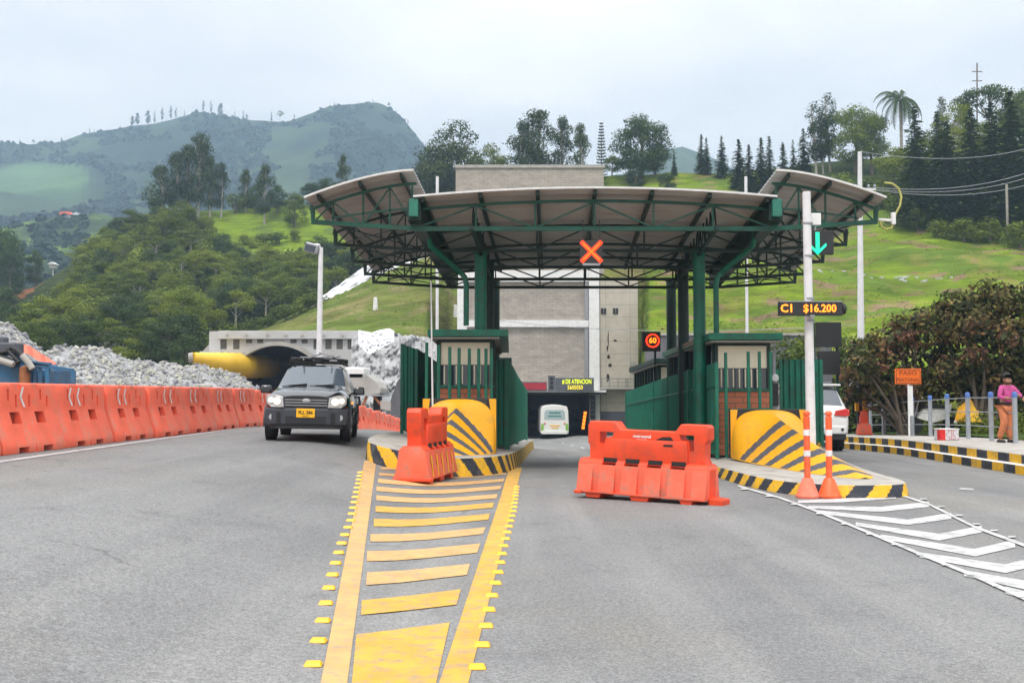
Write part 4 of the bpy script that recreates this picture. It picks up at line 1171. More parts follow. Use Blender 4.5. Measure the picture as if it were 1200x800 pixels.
def wheels(t, xs, ys, r, wd):
    proto = None
    for y in ys:
        for s in (-1, 1):
            m = MB(); h = wd / 2
            m.lathe([(r * .66, -h * .9), (r * .9, -h), (r * .985, -h * .8), (r, -h * .4), (r, h * .4), (r * .985, h * .8), (r * .9, h), (r * .66, h * .9)], (0, 0, 0), 32, 'X')
            o = m.build('wheel', MAT['rubber'], t, smooth=True); o.location = (s * xs, y, r)
            m = MB(); m.lathe([(r * .64, -h * .8), (r * .64, h * .93), (r * .58, h * .93), (r * .55, h * .6), (r * .02, h * .55)] if s > 0 else [(r * .02, -h * .55), (r * .55, -h * .6), (r * .58, -h * .93), (r * .64, -h * .93), (r * .64, h * .8)], (0, 0, 0), 28, 'X')
            for k in range(5):
                a = 2 * PI * k / 5 + .3; m.bar((s * h * .85, .06 * math.cos(a), .06 * math.sin(a)), (s * h * .85, r * .58 * math.cos(a), r * .58 * math.sin(a)), .06)
            m.lathe([(.01, -.02), (.05, -.02), (.05, .02), (.01, .03)], (s * h * .9, 0, 0), 12, 'X')
            m.build('rim', MAT['rim'], o, smooth=True)
            m = MB(); rr = r * 1.16
            pts = [(s * (xs + wd * .42), y + rr * math.cos(a), r + rr * math.sin(a)) for a in [R(-8 + 196 * k / 16) for k in range(17)]]
            for a, b in zip(pts, pts[1:]): m.bar(a, b, .07, .06)
            m.build('arch_trim', MAT['bumper'], t, smooth=True)
            m = MB(); m.lathe([(r * 1.10, -.12), (r * 1.10, .02)] if s > 0 else [(r * 1.10, -.02), (r * 1.10, .12)], (s * (xs + wd * .36), y, r + .02), 28, 'X'); m.build('wheel_well', MAT['dark'], t)

def black_suv():
    t = thing('suv', 'black compact suv with lit headlights and loaded roof rack, beside the orange barrier row', 'car')
    st = [(-2.12, .34, .56, .62, .54, .72, .40), (-2.07, .30, .70, .78, .68, .92, .54), (-1.93, .27, .80, .86, .78, 1.00, .62), (-1.72, .26, .845, .92, .82, 1.04, .66), (-1.2, .25, .86, .97, .825, 1.09, .68), (-.98, .25, .865, 1.0, .815, 1.115, .70),
          (-.86, .25, .866, 1.01, .81, 1.16, .70), (-.28, .25, .866, 1.03, .805, 1.555, .585), (-.12, .25, .866, 1.035, .805, 1.59, .58), (.36, .25, .866, 1.045, .805, 1.61, .58), (.46, .25, .866, 1.045, .805, 1.612, .58), (1.2, .25, .866, 1.06, .80, 1.61, .57), (1.3, .25, .865, 1.06, .80, 1.607, .57),
          (1.72, .27, .86, 1.07, .79, 1.58, .55), (1.92, .30, .84, 1.07, .77, 1.45, .52), (2.03, .34, .80, 1.0, .74, 1.08, .60), (2.08, .40, .7, .8, .65, .9, .5)]
    build_car(t, st, (7, 8, 10, 12), (6,), (13,), 'car_black')
    wheels(t, .765, (-1.36, 1.14), .345, .215)
    # front apron
    m = MB()
    F = [(-.86, -1.80), (-.83, -2.00), (-.66, -2.12), (-.35, -2.17), (.35, -2.17), (.66, -2.12), (.83, -2.00), (.86, -1.80)]
    m.prism([(x, y) for x, y in F], .34, .68); bp = m.build('bumper', MAT['bumper'], t, bevel=.035, smooth=True, fix=True, seg=3)
    m = MB(); m.prism([(x * .90, y + .02) for x, y in F], .27, .345); m.build('lower_lip', MAT['black_plastic'], bp, bevel=.01, fix=True)
    m = MB(); m.rng(-.40, .40, -2.176, -2.15, .36, .52); m.build('air_intake', MAT['dark'], bp)
    m = MB()
    for z in (.40, .44, .48): m.rng(-.40, .40, -2.184, -2.177, z - .008, z + .008)
    m.build('slats', MAT['bumper'], bp)
    for s in (-1, 1):
        m = MB(); m.rng(s * .50, s * .58, -2.16, -2.12, .40, .60); m.build('vent', MAT['dark'], bp)
        m = MB(); m.lathe([(.01, -.01), (.06, -.01), (.065, .02), (.04, .04)], (s * .68, -2.09, .50), 16, 'Y'); m.build('fog_lamp', MAT['lamp_glass'], bp, smooth=True)
    m = MB(); m.prism([(-.40, .70), (-.43, .90), (-.30, .93), (.30, .93), (.43, .90), (.40, .70)], -2.135, -2.0, STAND); gr = m.build('grille', MAT['dark'], t, fix=True)
    m = MB()
    for z in (.745, .80, .855): m.bar((-.42, -2.14, z), (.42, -2.14, z), .016, .022)
    m.build('grille_slats', MAT['steel'], gr)
    m = MB(); m.lathe([(.001, -.014), (.075, -.01), (.085, 0), (.085, .02)], (0, 0, 0), 28, 'Y'); bd = m.build('badge', MAT['chrome'], t, smooth=True); bd.location = (0, -2.145, .845); bd.scale = (1, 1, .5)
    for s in (-1, 1):
        P = [(.44, .70), (.46, .90), (.62, .955), (.80, .955), (.80, .78), (.70, .70)]
        m = MB(); a = []; b = []
        for x, z in P:
            yy = interp([(.4, -2.15), (.62, -2.11), (.80, -1.985)], x) - .02 - (.955 - z) * .12
            a.append(m.vert((s * x, yy, z))); b.append(m.vert((s * x, yy + .1, z)))
        m.face(a if s > 0 else a[::-1]); 
        for i in range(6): m.face((a[i], b[i], b[(i + 1) % 6], a[(i + 1) % 6]) if s > 0 else (a[(i + 1) % 6], b[(i + 1) % 6], b[i], a[i]))
        hd = m.build('headlight', MAT['lamp_glass'], t, bevel=.01)
        m = MB(); m.lathe([(.005, -.02), (.065, -.015), (.075, .0), (.075, .03)], (s * .58, -2.155, .82), 18, 'Y'); m.build('bulb', MAT['lamp_lit'], hd, smooth=True)
        m = MB(); m.lathe([(.005, -.02), (.05, -.015), (.055, .0), (.055, .03)], (s * .71, -2.10, .84), 16, 'Y'); m.build('bulb', MAT['lamp_lit'], hd, smooth=True)
        m = MB(); m.box((s * .99, -.74, 1.06), (.24, .13, .17), taper=.9); mm = m.build('mirror', MAT['car_black'], t, bevel=.035, smooth=True)
        m = MB(); m.box((s * .88, -.73, 1.0), (.12, .06, .05)); m.build('mirror_arm', MAT['black_plastic'], mm)
        m = MB(); m.bar((s * .60, -.25, 1.64), (s * .60, 1.55, 1.65), .035, .03); m.build('roof_rail', MAT['black_plastic'], t)
        m = MB(); m.bar((s * .868, -1.0, .64), (s * .868, .80, .64), .03, .10); m.build('side_trim', MAT['bumper'], t)
        for k, (y, ) in enumerate(((.15,), (1.05,))):
            m = MB(); m.box((s * .872, y, .92), (.03, .16, .035)); m.build('door_handle', MAT['black_plastic'], t, bevel=.008)
        m = MB(); m.box((s * .872, -1.02, .80), (.02, .09, .05)); m.build('indicator', MAT['lamp_amber'], t)
    m = MB(); m.rng(-.185, .185, -2.196, -2.180, .50, .68); pl = m.build('number_plate', MAT['plate_yellow'], t, bevel=.006)
    text('plate_digits', 'FLL 286', .09, MAT['ink'], pl, (0, -2.198, .60), bold=.002); text('plate_digits', 'BOGOTA', .03, MAT['ink'], pl, (0, -2.198, .53))
    for a, b in (((-.62, -.99, 1.13), (-.12, -.87, 1.19)), ((-.05, -.99, 1.135), (.46, -.87, 1.19))):
        m = MB(); m.bar(a, b, .022, .018); m.build('wiper', MAT['dark'], t)
    # roof rack basket with folded load
    m = MB()
    for y in (-.05, .6, 1.25): m.bar((-.62, y, 1.69), (.62, y, 1.69), .03)
    for x in (-.55, .55): m.bar((x, -.15, 1.75), (x, 1.35, 1.75), .025)
    for y in (-.15, 1.35): m.bar((-.55, y, 1.75), (.55, y, 1.75), .025)
    for k in range(6): m.bar((-.55 + .22 * k, -.15, 1.70), (-.55 + .22 * k, 1.35, 1.70), .014)
    rk = m.build('roof_rack', MAT['black_plastic'], t)
    rd = random.Random(9)
    m = MB(); m.lathe([(.26, -.012), (.28, 0), (.26, .012)], (-.1, .45, 1.80), 20); m.lathe([(.22, -.012), (.24, 0), (.22, .012)], (.30, .75, 1.79), 20)
    for k in range(9):
        a = Vector((rd.uniform(-.5, .5), rd.uniform(0, 1.2), 1.74 + rd.uniform(0, .1))); m.bar(a, a + Vector((rd.uniform(-.5, .5), rd.uniform(-.4, .4), rd.uniform(-.04, .12))), .03)
    ld = m.build('load', MAT['steel'], t)
    m = MB()
    for k in range(6): m.box((rd.uniform(-.55, .5), rd.uniform(0, 1.2), 1.755), (rd.uniform(.15, .35), rd.uniform(.2, .4), .10), rz=rd.uniform(0, 3))
    m.build('load', MAT['black_plastic'], t, bevel=.03)
    cx_ = (360.5 - 600) / 1200 * 20.7
    t.location = (cx_ - .27, 22.9, G(cx_, 22.9) + .0); t.rotation_euler = (0, R(1.2), R(5.8))
    return t
black_suv()

def white_suv():
    t = thing('suv', 'white suv seen from behind in the right lane, red tail lights, dark rear window', 'car')
    st = [(-2.36, .56, .74, .80, .72, .88, .60), (-2.32, .50, .86, .98, .84, 1.06, .70), (-2.22, .46, .915, 1.10, .89, 1.20, .74), (-2.16, .44, .92, 1.14, .895, 1.26, .76), (-1.90, .42, .92, 1.18, .885, 1.76, .66), (-1.72, .42, .92, 1.18, .88, 1.83, .655),
          (-1.25, .40, .92, 1.18, .88, 1.86, .65), (-1.10, .40, .92, 1.18, .88, 1.86, .65), (-.15, .40, .92, 1.18, .88, 1.87, .65), (-.02, .40, .92, 1.17, .88, 1.86, .65), (.75, .40, .92, 1.16, .88, 1.78, .64), (1.3, .40, .91, 1.14, .86, 1.24, .74), (2.2, .42, .88, 1.02, .82, 1.1, .7), (2.38, .5, .7, .8, .6, .88, .4)]
    build_car(t, st, (5, 7, 9), (10,), (3,), 'car_white')
    wheels(t, .80, (-1.42, 1.33), .385, .25)
    m = MB(); m.rng(-.78, .78, -2.02, -1.72, 1.80, 1.855); m.build('spoiler', MAT['car_white'], t, bevel=.02)
    m = MB(); m.rng(-.16, .16, -2.028, -2.022, 1.80, 1.83); m.build('brake_light', MAT['tail_red'], t)
    m = MB(); m.prism([(-.84, -2.1), (-.80, -2.38), (-.4, -2.43), (.4, -2.43), (.80, -2.38), (.84, -2.1)], .50, .72); m.build('bumper', MAT['car_white'], t, bevel=.03, fix=True)
    m = MB(); m.rng(-.80, .80, -2.36, -2.0, .34, .50); m.build('skirt', MAT['black_plastic'], t, bevel=.02)
    for s in (-1, 1):
        m = MB(); a = [(.50, 1.00), (.54, 1.13), (.84, 1.19), (.86, .98)]
        m.prism([(s * x, z) for x, z in a], -2.375, -2.2, STAND); m.build('tail_light', MAT['tail_red'], t, bevel=.012, fix=True)
        m = MB(); m.box((s * .915, -2.16, 1.08), (.02, .28, .17)); m.build('tail_light', MAT['tail_red'], t, bevel=.01)
        m = MB(); m.box((s * 1.02, .95, 1.24), (.22, .12, .20)); m.build('mirror', MAT['car_white'], t, bevel=.04, smooth=True)
        m = MB(); m.bar((s * .62, -1.6, 1.90), (s * .62, .3, 1.92), .04, .03); m.build('roof_rail', MAT['steel'], t)
        m = MB(); m.lathe([(.01, -.01), (.04, -.01), (.04, .02)], (s * .70, -2.40, .62), 10, 'Y'); m.build('bumper_reflector', MAT['dark'], t)
    m = MB(); m.rng(-.25, .25, -2.40, -2.36, 1.03, 1.09); m.build('plate_trim', MAT['chrome'], t, bevel=.01)
    m = MB(); m.rng(-.18, .18, -2.372, -2.34, .86, 1.02); p = m.build('number_plate', MAT['plate_yellow'], t); text('plate_digits', 'HKW 452', .09, MAT['ink'], p, (0, -2.374, .94), bold=.002)
    m = MB(); m.bar((.0, -2.21, 1.27), (-.35, -2.10, 1.42), .02); m.lathe([(.01, 0), (.04, 0), (.04, .04)], (0, -2.24, 1.25), 10, 'Y'); m.build('wiper', MAT['dark'], t)
    m = MB(); m.tube([(.2, -1.4, 1.87), (.2, -1.6, 2.0)], .01, 6); m.build('antenna', MAT['dark'], t)
    t.location = (8.33, 30.2, G(8.05, 29)); t.rotation_euler = (0, 0, R(-2.2))
white_suv()

def bus():
    Y = 94; p = at(650, 500, Y); zg = G(p.x, Y)
    t = thing('bus', 'white bus with green rear panel lines seen from behind at the tunnel mouth', 'bus', (p.x, Y, zg))
    prof = [(-1.28, .45), (-1.3, 1.2), (-1.25, 2.55), (-1.12, 2.92), (-.7, 3.02), (0, 3.08), (.7, 3.02), (1.12, 2.92), (1.25, 2.55), (1.3, 1.2), (1.28, .45)]
    m = MB(); m.prism(prof, 0, 10, STAND); m.build('body', MAT['bus_white'], t, bevel=.06, fix=True)
    m = MB(); m.prism([(-.95, 1.75), (-.92, 2.45), (-.75, 2.62), (.75, 2.62), (.92, 2.45), (.95, 1.75)], -.03, 0.02, STAND); g = m.build('rear_window', MAT['bus_glass'], t, fix=True)
    m = MB(); m.rng(-.55, .55, -.045, -.03, 2.28, 2.42); m.rng(-.6, .6, -.045, -.03, 1.98, 2.1); m.build('lettering', MAT['bus_teal'], g)
    m = MB(); m.rng(-.45, .45, -.03, 0, 1.12, 1.22); m.rng(-.3, .3, -.03, 0, .92, 1.0); m.build('number_plate', MAT['plate_yellow'], t)
    for s in (-1, 1):
        m = MB(); m.rng(s * 1.0, s * 1.24, -.03, .02, .75, 1.35); m.build('side_band', MAT['bus_green'], t)
        m = MB(); m.rng(s * .82, s * .98, -.03, 0, 1.3, 1.42); m.build('tail_light', MAT['tail_red'], t)
        m = MB(); m.lathe([(.2, -.15), (.48, -.15), (.48, .15), (.2, .15)], (s * 1.1, 2, .48), 20, 'X'); m.build('wheel', MAT['rubber'], t)
    m = MB(); m.rng(-1.15, 1.15, -.08, .05, .4, .72); m.build('bumper', MAT['bus_white'], t, bevel=.03)
bus()

# ------------------------------------------------------------------ tunnel ventilation building
def infill_mat():
    m = bpy.data.materials.new('split_block'); m.use_nodes = True; MAT['split_block'] = m
    n = m.node_tree.nodes; l = m.node_tree.links
    tcn = n.new('ShaderNodeTexCoord'); s = n.new('ShaderNodeSeparateXYZ'); l.new(tcn.outputs['Object'], s.inputs[0]); cb = n.new('ShaderNodeCombineXYZ'); l.new(s.outputs[0], cb.inputs[0]); l.new(s.outputs[2], cb.inputs[1])
    bt = n.new('ShaderNodeTexBrick'); l.new(cb.outputs[0], bt.inputs['Vector']); bt.inputs['Scale'].default_value = 1; bt.inputs['Brick Width'].default_value = .8; bt.inputs['Row Height'].default_value = .25; bt.inputs['Mortar Size'].default_value = .018
    bt.inputs['Color1'].default_value = (.36, .325, .285, 1); bt.inputs['Color2'].default_value = (.41, .37, .325, 1); bt.inputs['Mortar'].default_value = (.28, .255, .225, 1)
    nn = n.new('ShaderNodeTexNoise'); nn.inputs['Scale'].default_value = 1.0; nn.inputs['Detail'].default_value = 7
    mp = n.new('ShaderNodeMapping'); mp.inputs['Scale'].default_value = (1.2, 1.2, 2.0); l.new(tcn.outputs['Object'], mp.inputs[0]); l.new(mp.outputs[0], nn.inputs['Vector'])
    mr = n.new('ShaderNodeMapRange'); mr.inputs[1].default_value = .3; mr.inputs[2].default_value = .7; mr.inputs[3].default_value = .86; mr.inputs[4].default_value = 1.13; l.new(nn.outputs[0], mr.inputs[0])
    mx_ = n.new('ShaderNodeMix'); mx_.data_type = 'RGBA'; mx_.blend_type = 'MULTIPLY'; mx_.inputs[0].default_value = 1; l.new(bt.outputs[0], mx_.inputs[6]); l.new(mr.outputs[0], mx_.inputs[7])
    l.new(mx_.outputs[2], n['Principled BSDF'].inputs['Base Color']); n['Principled BSDF'].inputs['Roughness'].default_value = .95
    bp = n.new('ShaderNodeBump'); bp.inputs['Distance'].default_value = .07; l.new(nn.outputs[0], bp.inputs['Height']); l.new(bp.outputs[0], n['Principled BSDF'].inputs['Normal'])
infill_mat()
def panel_mat():
    m = mat('panel_wall', (.52, .475, .40), .85, var=.10, scale=.5, dirt=(.33, .29, .24), dscale=.35, damt=.5)
    n = m.node_tree.nodes; l = m.node_tree.links; b = n['Principled BSDF']; src = b.inputs['Base Color'].links[0].from_socket
    tcn = n.new('ShaderNodeTexCoord'); s = n.new('ShaderNodeSeparateXYZ'); l.new(tcn.outputs['Object'], s.inputs[0]); cb = n.new('ShaderNodeCombineXYZ'); l.new(s.outputs[0], cb.inputs[0]); l.new(s.outputs[2], cb.inputs[1])
    bt = n.new('ShaderNodeTexBrick'); l.new(cb.outputs[0], bt.inputs['Vector']); bt.inputs['Scale'].default_value = 1; bt.inputs['Brick Width'].default_value = 2.4; bt.inputs['Row Height'].default_value = 1.2; bt.inputs['Mortar Size'].default_value = .03; bt.offset = 0
    bt.inputs['Color1'].default_value = (1, 1, 1, 1); bt.inputs['Color2'].default_value = (.95, .95, .95, 1); bt.inputs['Mortar'].default_value = (.7, .7, .7, 1)
    mx_ = n.new('ShaderNodeMix'); mx_.data_type = 'RGBA'; mx_.blend_type = 'MULTIPLY'; mx_.inputs[0].default_value = 1; l.new(src, mx_.inputs[6]); l.new(bt.outputs[0], mx_.inputs[7]); l.new(mx_.outputs[2], b.inputs['Base Color'])
panel_mat()
def tower():
    Y = 100
    P = lambda px, py: at(px, py, Y)
    zg = G(5, Y) - .3
    t = thing('ventilation_building', 'tall windowless concrete and block building with white frame over the tunnel mouth', 'building', (2, Y, zg))
    def slab(m, x0, y0, x1, y1, f=0, dpt=1.0):
        a, b = P(x0, y0), P(x1, y1); m.rng(a.x, b.x, Y + f, Y + f + dpt, max(min(a.z, b.z), zg), max(a.z, b.z))
    m = MB(); slab(m, 534, 195, 708, 320, .0, 12); m.build('upper_wall', MAT['split_block'], t, world=True)
    m = MB(); slab(m, 533, 193.5, 709, 197, -.15, 12.4); m.build('parapet', MAT['concrete'], t, world=True)
    m = MB(); slab(m, 548, 320, 690, 458, .35, 8); m.build('infill_wall', MAT['split_block'], t, world=True)
    m = MB(); slab(m, 536, 318, 547, 520, -.1, 1); m.build('frame_column', MAT['white_paint'], t, world=True)
    m = MB(); slab(m, 690, 300, 703, 512, -.1, 1); m.build('frame_column', MAT['white_paint'], t, world=True)
    m = MB(); slab(m, 547.2, 317, 689.8, 330, -.05, .8); m.build('frame_beam', MAT['white_paint'], t, world=True)
    m = MB(); slab(m, 547.2, 375, 689.8, 383, -.05, .8); m.build('frame_beam', MAT['white_paint'], t, world=True)
    m = MB(); slab(m, 685, 331, 689.8, 374, .1, .24); slab(m, 685, 384, 689.8, 452, .1, .24); m.each('louvre', MAT['steel'], t, world=True)
    m = MB(); slab(m, 703.2, 325, 748.5, 482, .2, 8); w_ = m.build('side_wall', MAT['panel_wall'], t, world=True)
    for x in (704.5, 718.5):
        m = MB(); slab(m, x, 361, x + 6, 367.5, .12, .1); wi = m.build('window', MAT['dark'], t, world=True)
        m = MB(); slab(m, x + 2.8, 361, x + 3.2, 367.5, .08, .03); m.build('mullion', MAT['concrete'], wi, world=True)
    rd = random.Random(3)
    m = MB()
    for x, y, a, b in ((713, 398, 1.6, 22), (713.5, 418, 4, 6), (715, 428, 4.4, 5), (712.5, 442, 4, 12), (721, 399, 5, 3), (712, 408, 2, 8)):
        pts = [P(x + a / 2 * math.cos(k * PI / 5) * rd.uniform(.6, 1.1), y + b / 2 * math.sin(k * PI / 5) * rd.uniform(.7, 1.1)) for k in range(10)]
        m.poly([(q.x, Y + .19, q.z) for q in pts])
    m.build('stain', MAT['tunnel_dark'], t, world=True)
    m = MB()
    for py in (444, 448, 452): a, b = P(703, py), P(741, py); m.bar((a.x, Y - 1, a.z), (b.x, Y - 1, b.z), .07)
    for px in (704, 713, 723, 732, 734, 741): a, b = P(px, 443.5), P(px, 454.5); m.bar((a.x, Y - 1, a.z), (b.x, Y - 1, b.z), .07)
    m.build('railing', MAT['steel'], t, world=True)
    m = MB(); slab(m, 703.2, 454, 742, 456, -1.1, 1.3); m.build('ledge', MAT['concrete'], t, world=True)
    m = MB(); slab(m, 703.2, 482.2, 746, 512, .1, 8); m.build('plinth', MAT['stripe_grey'], t, world=True)
    m = MB(); slab(m, 738, 424, 745, 429, -.3, .4); m.build('wall_lamp', MAT['concrete'], t, world=True)
    # tunnel mouth: a real bore behind the facade
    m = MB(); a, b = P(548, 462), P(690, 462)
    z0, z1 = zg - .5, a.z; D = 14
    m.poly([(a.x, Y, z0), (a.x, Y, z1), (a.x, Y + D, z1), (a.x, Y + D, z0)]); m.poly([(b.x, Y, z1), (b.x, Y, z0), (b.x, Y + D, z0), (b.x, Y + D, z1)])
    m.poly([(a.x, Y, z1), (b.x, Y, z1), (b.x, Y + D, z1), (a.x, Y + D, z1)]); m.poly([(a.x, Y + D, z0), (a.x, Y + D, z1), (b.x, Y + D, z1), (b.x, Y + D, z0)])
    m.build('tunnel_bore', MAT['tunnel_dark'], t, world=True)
    m = MB(); a, b = P(545, 457), P(708, 459.5); m.rng(a.x, b.x, Y - 2.2, Y + .4, b.z, a.z); m.build('canopy_slab', MAT['white_paint'], t, world=True)
    m = MB(); a, b = P(545, 459.7), P(708, 462); m.rng(a.x, b.x, Y - 2.25, Y + .4, b.z, a.z); m.build('canopy_edge', MAT['dark'], t, world=True)
    m = MB()
    for k in range(5): q = P(683.5 + .6 * (4 - k), 484 + k * 4.2); m.box((q.x, Y + .2, q.z), (.28, .06, .30))
    m.each('edge_marker', MAT['led_orange'], t, world=True)
    q = P(615, 498.5); m = MB(); m.box((q.x, Y - 2, q.z), (.3, .1, .2)); m.build('warning_lamp', MAT['led_orange'], t, world=True)
tower()
def gantry():
    Y = 97.2; P = lambda px, py: at(px, py, Y)
    a, b = P(651, 442.5), P(696, 458)
    t = thing('message_sign', 'grey message sign above the tunnel mouth lit with yellow letters', 'message sign', (a.x, Y, b.z))
    m = MB(); m.rng(a.x, b.x, Y, Y + .5, b.z, a.z); m.build('housing', MAT['stripe_grey'], t, world=True, bevel=.03)
    c = P(676, 447.2); text('lettering', '# DE ATENCION', .60, MAT['led_yellow'], t, (c.x - a.x, -.03, c.z - b.z), bold=.004, sx=.62)
    c = P(674, 454); text('lettering', '5605050', .56, MAT['led_amber'], t, (c.x - a.x, -.03, c.z - b.z), bold=.004, sx=.75)
    t = thing('signal_box', 'narrow grey signal box with three dark lamps left of the lit message sign', 'signal', P(646.5, 458))
    a, b = P(642.5, 440), P(650.5, 458); m = MB(); m.rng(a.x, b.x, Y, Y + .4, b.z, a.z); m.build('housing', MAT['stripe_grey'], t, world=True)
    m = MB()
    for py in (443.5, 448.5, 453.5): q = P(646.5, py); m.lathe([(.01, -.02), (.15, -.02), (.17, .1)], (q.x, Y - .02, q.z), 12, 'Y')
    m.each('lamp', MAT['dark'], t, world=True)
    t = thing('message_sign', 'dim dark red display above the tunnel mouth, left of the signal box', 'message sign', P(628, 457))
    a, b = P(606, 448.5), P(640, 456.5); m = MB(); m.rng(a.x, b.x, Y, Y + .4, b.z, a.z); m.build('screen', MAT['led_panel_red'], t, world=True)
    m = MB(); m.rng(a.x - .08, b.x + .08, Y + .1, Y + .5, b.z - .1, a.z + .1); m.build('housing', MAT['stripe_grey'], t, world=True)
    t = thing('signal_box', 'tall narrow signal box on the white column right of the tunnel mouth', 'signal', P(697, 505))
    a, b = P(693.5, 463), P(700, 492); m = MB(); m.rng(a.x, b.x, Y + 2.2, Y + 2.6, b.z, a.z); m.build('housing', MAT['stripe_grey'], t, world=True)
    m = MB()
    for k in range(5): q = P(696.8, 467 + k * 5.4); m.box((q.x, Y + 2.17, q.z), (.36, .06, .24))
    m.each('lamp', MAT['dark'], t, world=True)
gantry()
# dark retaining wall behind the right booth
t = thing('retaining_wall', 'long low dark grey retaining wall at the foot of the terraced green hill', 'wall', (14, 58, G(14, 58)))
m = MB(); a, b = at(758, 390, 58), at(975, 402, 58); m.rng(a.x, b.x, 58, 59, -1.6, a.z - .15); m.build('wall', MAT['shotcrete_dark'] if 'shotcrete_dark' in MAT else mat('shotcrete_dark', (.13, .13, .14), .9, var=.3, scale=.6, bump=.05, bscale=2), t, world=True)
m = MB(); m.rng(a.x, b.x, 57.9, 59.1, a.z - .147, a.z); m.build('coping', MAT['concrete'], t, world=True)

# ------------------------------------------------------------------ left tunnel portal under construction
def portal():
    Y = 80; P = lambda px, py: at(px, py, Y)
    zg = -1.6; cxp = P(326, 400).x; A, B = 5.3, 0; top = P(326, 403.5).z; B = top - zg
    t = thing('tunnel_portal', 'grey concrete tunnel portal with row of square recesses, black mouth and shallow arch', 'tunnel portal', (cxp, Y, zg))
    arch = [(cxp + A * math.cos(a), zg + B * math.sin(a)) for a in [PI * k / 40 for k in range(41)]]
    xl, xr = P(258, 400).x, P(420, 400).x; zt = P(300, 388).z
    # wall around the arch: strips between arch and outline
    m = MB(); o = []
    def outer(x): return zt
    pts = arch[::-1]
    for (x0, z0), (x1, z1) in zip(pts, pts[1:]):
        m.poly([(x0, Y, z0), (x1, Y, z1), (x1, Y, outer(x1)), (x0, Y, outer(x0))]); m.poly([(x0, Y, z0), (x0, Y + 1, z0), (x1, Y + 1, z1), (x1, Y, z1)])
    m.rng(min(xl, cxp - A - .1), cxp - A, Y, Y + 1, zg, zt); m.rng(cxp + A, xr, Y, Y + 1, zg, zt)
    m.poly([(xl, Y, zt), (xr, Y, zt), (xr, Y + 3, zt), (xl, Y + 3, zt)])
    m.build('headwall', MAT['concrete_pale'], t, world=True)
    m = MB(); a, b = P(228, 421), P(258, 388)
    m.prism([(a.x, zg), (b.x - .003, zg), (b.x - .003, zt - .05), (a.x, a.z)], Y + .1, Y + 1.4, STAND); m.build('wing_wall', MAT['concrete'], t, world=True, fix=True)
    m = MB(); m.rng(P(244, 0).x, P(268, 0).x, Y - .8, Y - .01, zg, P(0, 412).z); m.build('buttress', MAT['concrete_pale'], t, world=True)
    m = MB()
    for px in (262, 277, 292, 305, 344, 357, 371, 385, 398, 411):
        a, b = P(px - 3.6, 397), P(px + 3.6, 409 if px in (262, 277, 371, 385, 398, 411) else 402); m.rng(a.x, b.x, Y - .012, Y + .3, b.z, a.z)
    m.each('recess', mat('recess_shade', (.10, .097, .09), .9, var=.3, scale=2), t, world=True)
    m = MB()
    m.rng(xl - .1, xr, Y - .35, Y + .2, zt - .62, zt + .02)
    m.build('capping_beam', MAT['concrete_pale'], t, world=True, bevel=.03)
    m = MB()
    for px in (268, 290, 315, 336, 355, 380, 402): q = P(px, 393); m.box((q.x, Y - .37, q.z), (.25, .06, .18))
    m.each('anchor_plate', MAT['concrete'], t, world=True)
    m = MB(); r0 = [(cxp + (A + .05) * math.cos(a), zg + (B + .05) * math.sin(a)) for a in [PI * k / 40 for k in range(41)]]
    for (x0, z0), (x1, z1) in zip(r0, r0[1:]): m.bar((x0, Y - .25, z0), (x1, Y - .25, z1), .5, .32)
    m.build('arch_rim', MAT['concrete'], t, world=True)
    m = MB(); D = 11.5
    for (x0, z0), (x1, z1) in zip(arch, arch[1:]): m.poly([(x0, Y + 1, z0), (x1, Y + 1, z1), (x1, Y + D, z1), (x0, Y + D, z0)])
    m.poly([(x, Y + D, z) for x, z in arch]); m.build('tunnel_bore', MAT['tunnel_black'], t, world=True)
    # yellow ventilation duct
    t = thing('ventilation_duct', 'fat yellow ventilation duct coming out of the left tunnel mouth', 'duct', P(265, 435))
    pts = [P(316, 429), P(303, 429), P(285, 428.5), P(262, 425.5), P(240, 421.5), P(226, 419.0)]
    for i, y in enumerate((90.5, 85, 80.5, 77.5, 75.8, 75)): k_ = y / 80; pts[i] = Vector((pts[i].x * k_, y, EYE + (pts[i].z - EYE) * k_))
    m = MB(); full = []; rad = []
    for i in range(41):
        f = i / 40 * 5; j = min(4, int(f)); u = f - j; full.append(pts[j].lerp(pts[j + 1], u)); rad.append(lerp([1.0, 1.0, .98, .82, .55, .40][j], [1.0, 1.0, .98, .82, .55, .40][j + 1], u) * (1 + .03 * math.sin(i * 2.2)))
    m.tube(full, rad, 20); m.build('duct_skin', MAT['duct_yellow'], t, smooth=True, world=True)
    m = MB(); m.tube([full[-1], full[-1] + Vector((-.3, -.1, -.02))], [.40, .34], 14); m.build('collar', MAT['concrete'], t, world=True)
portal()
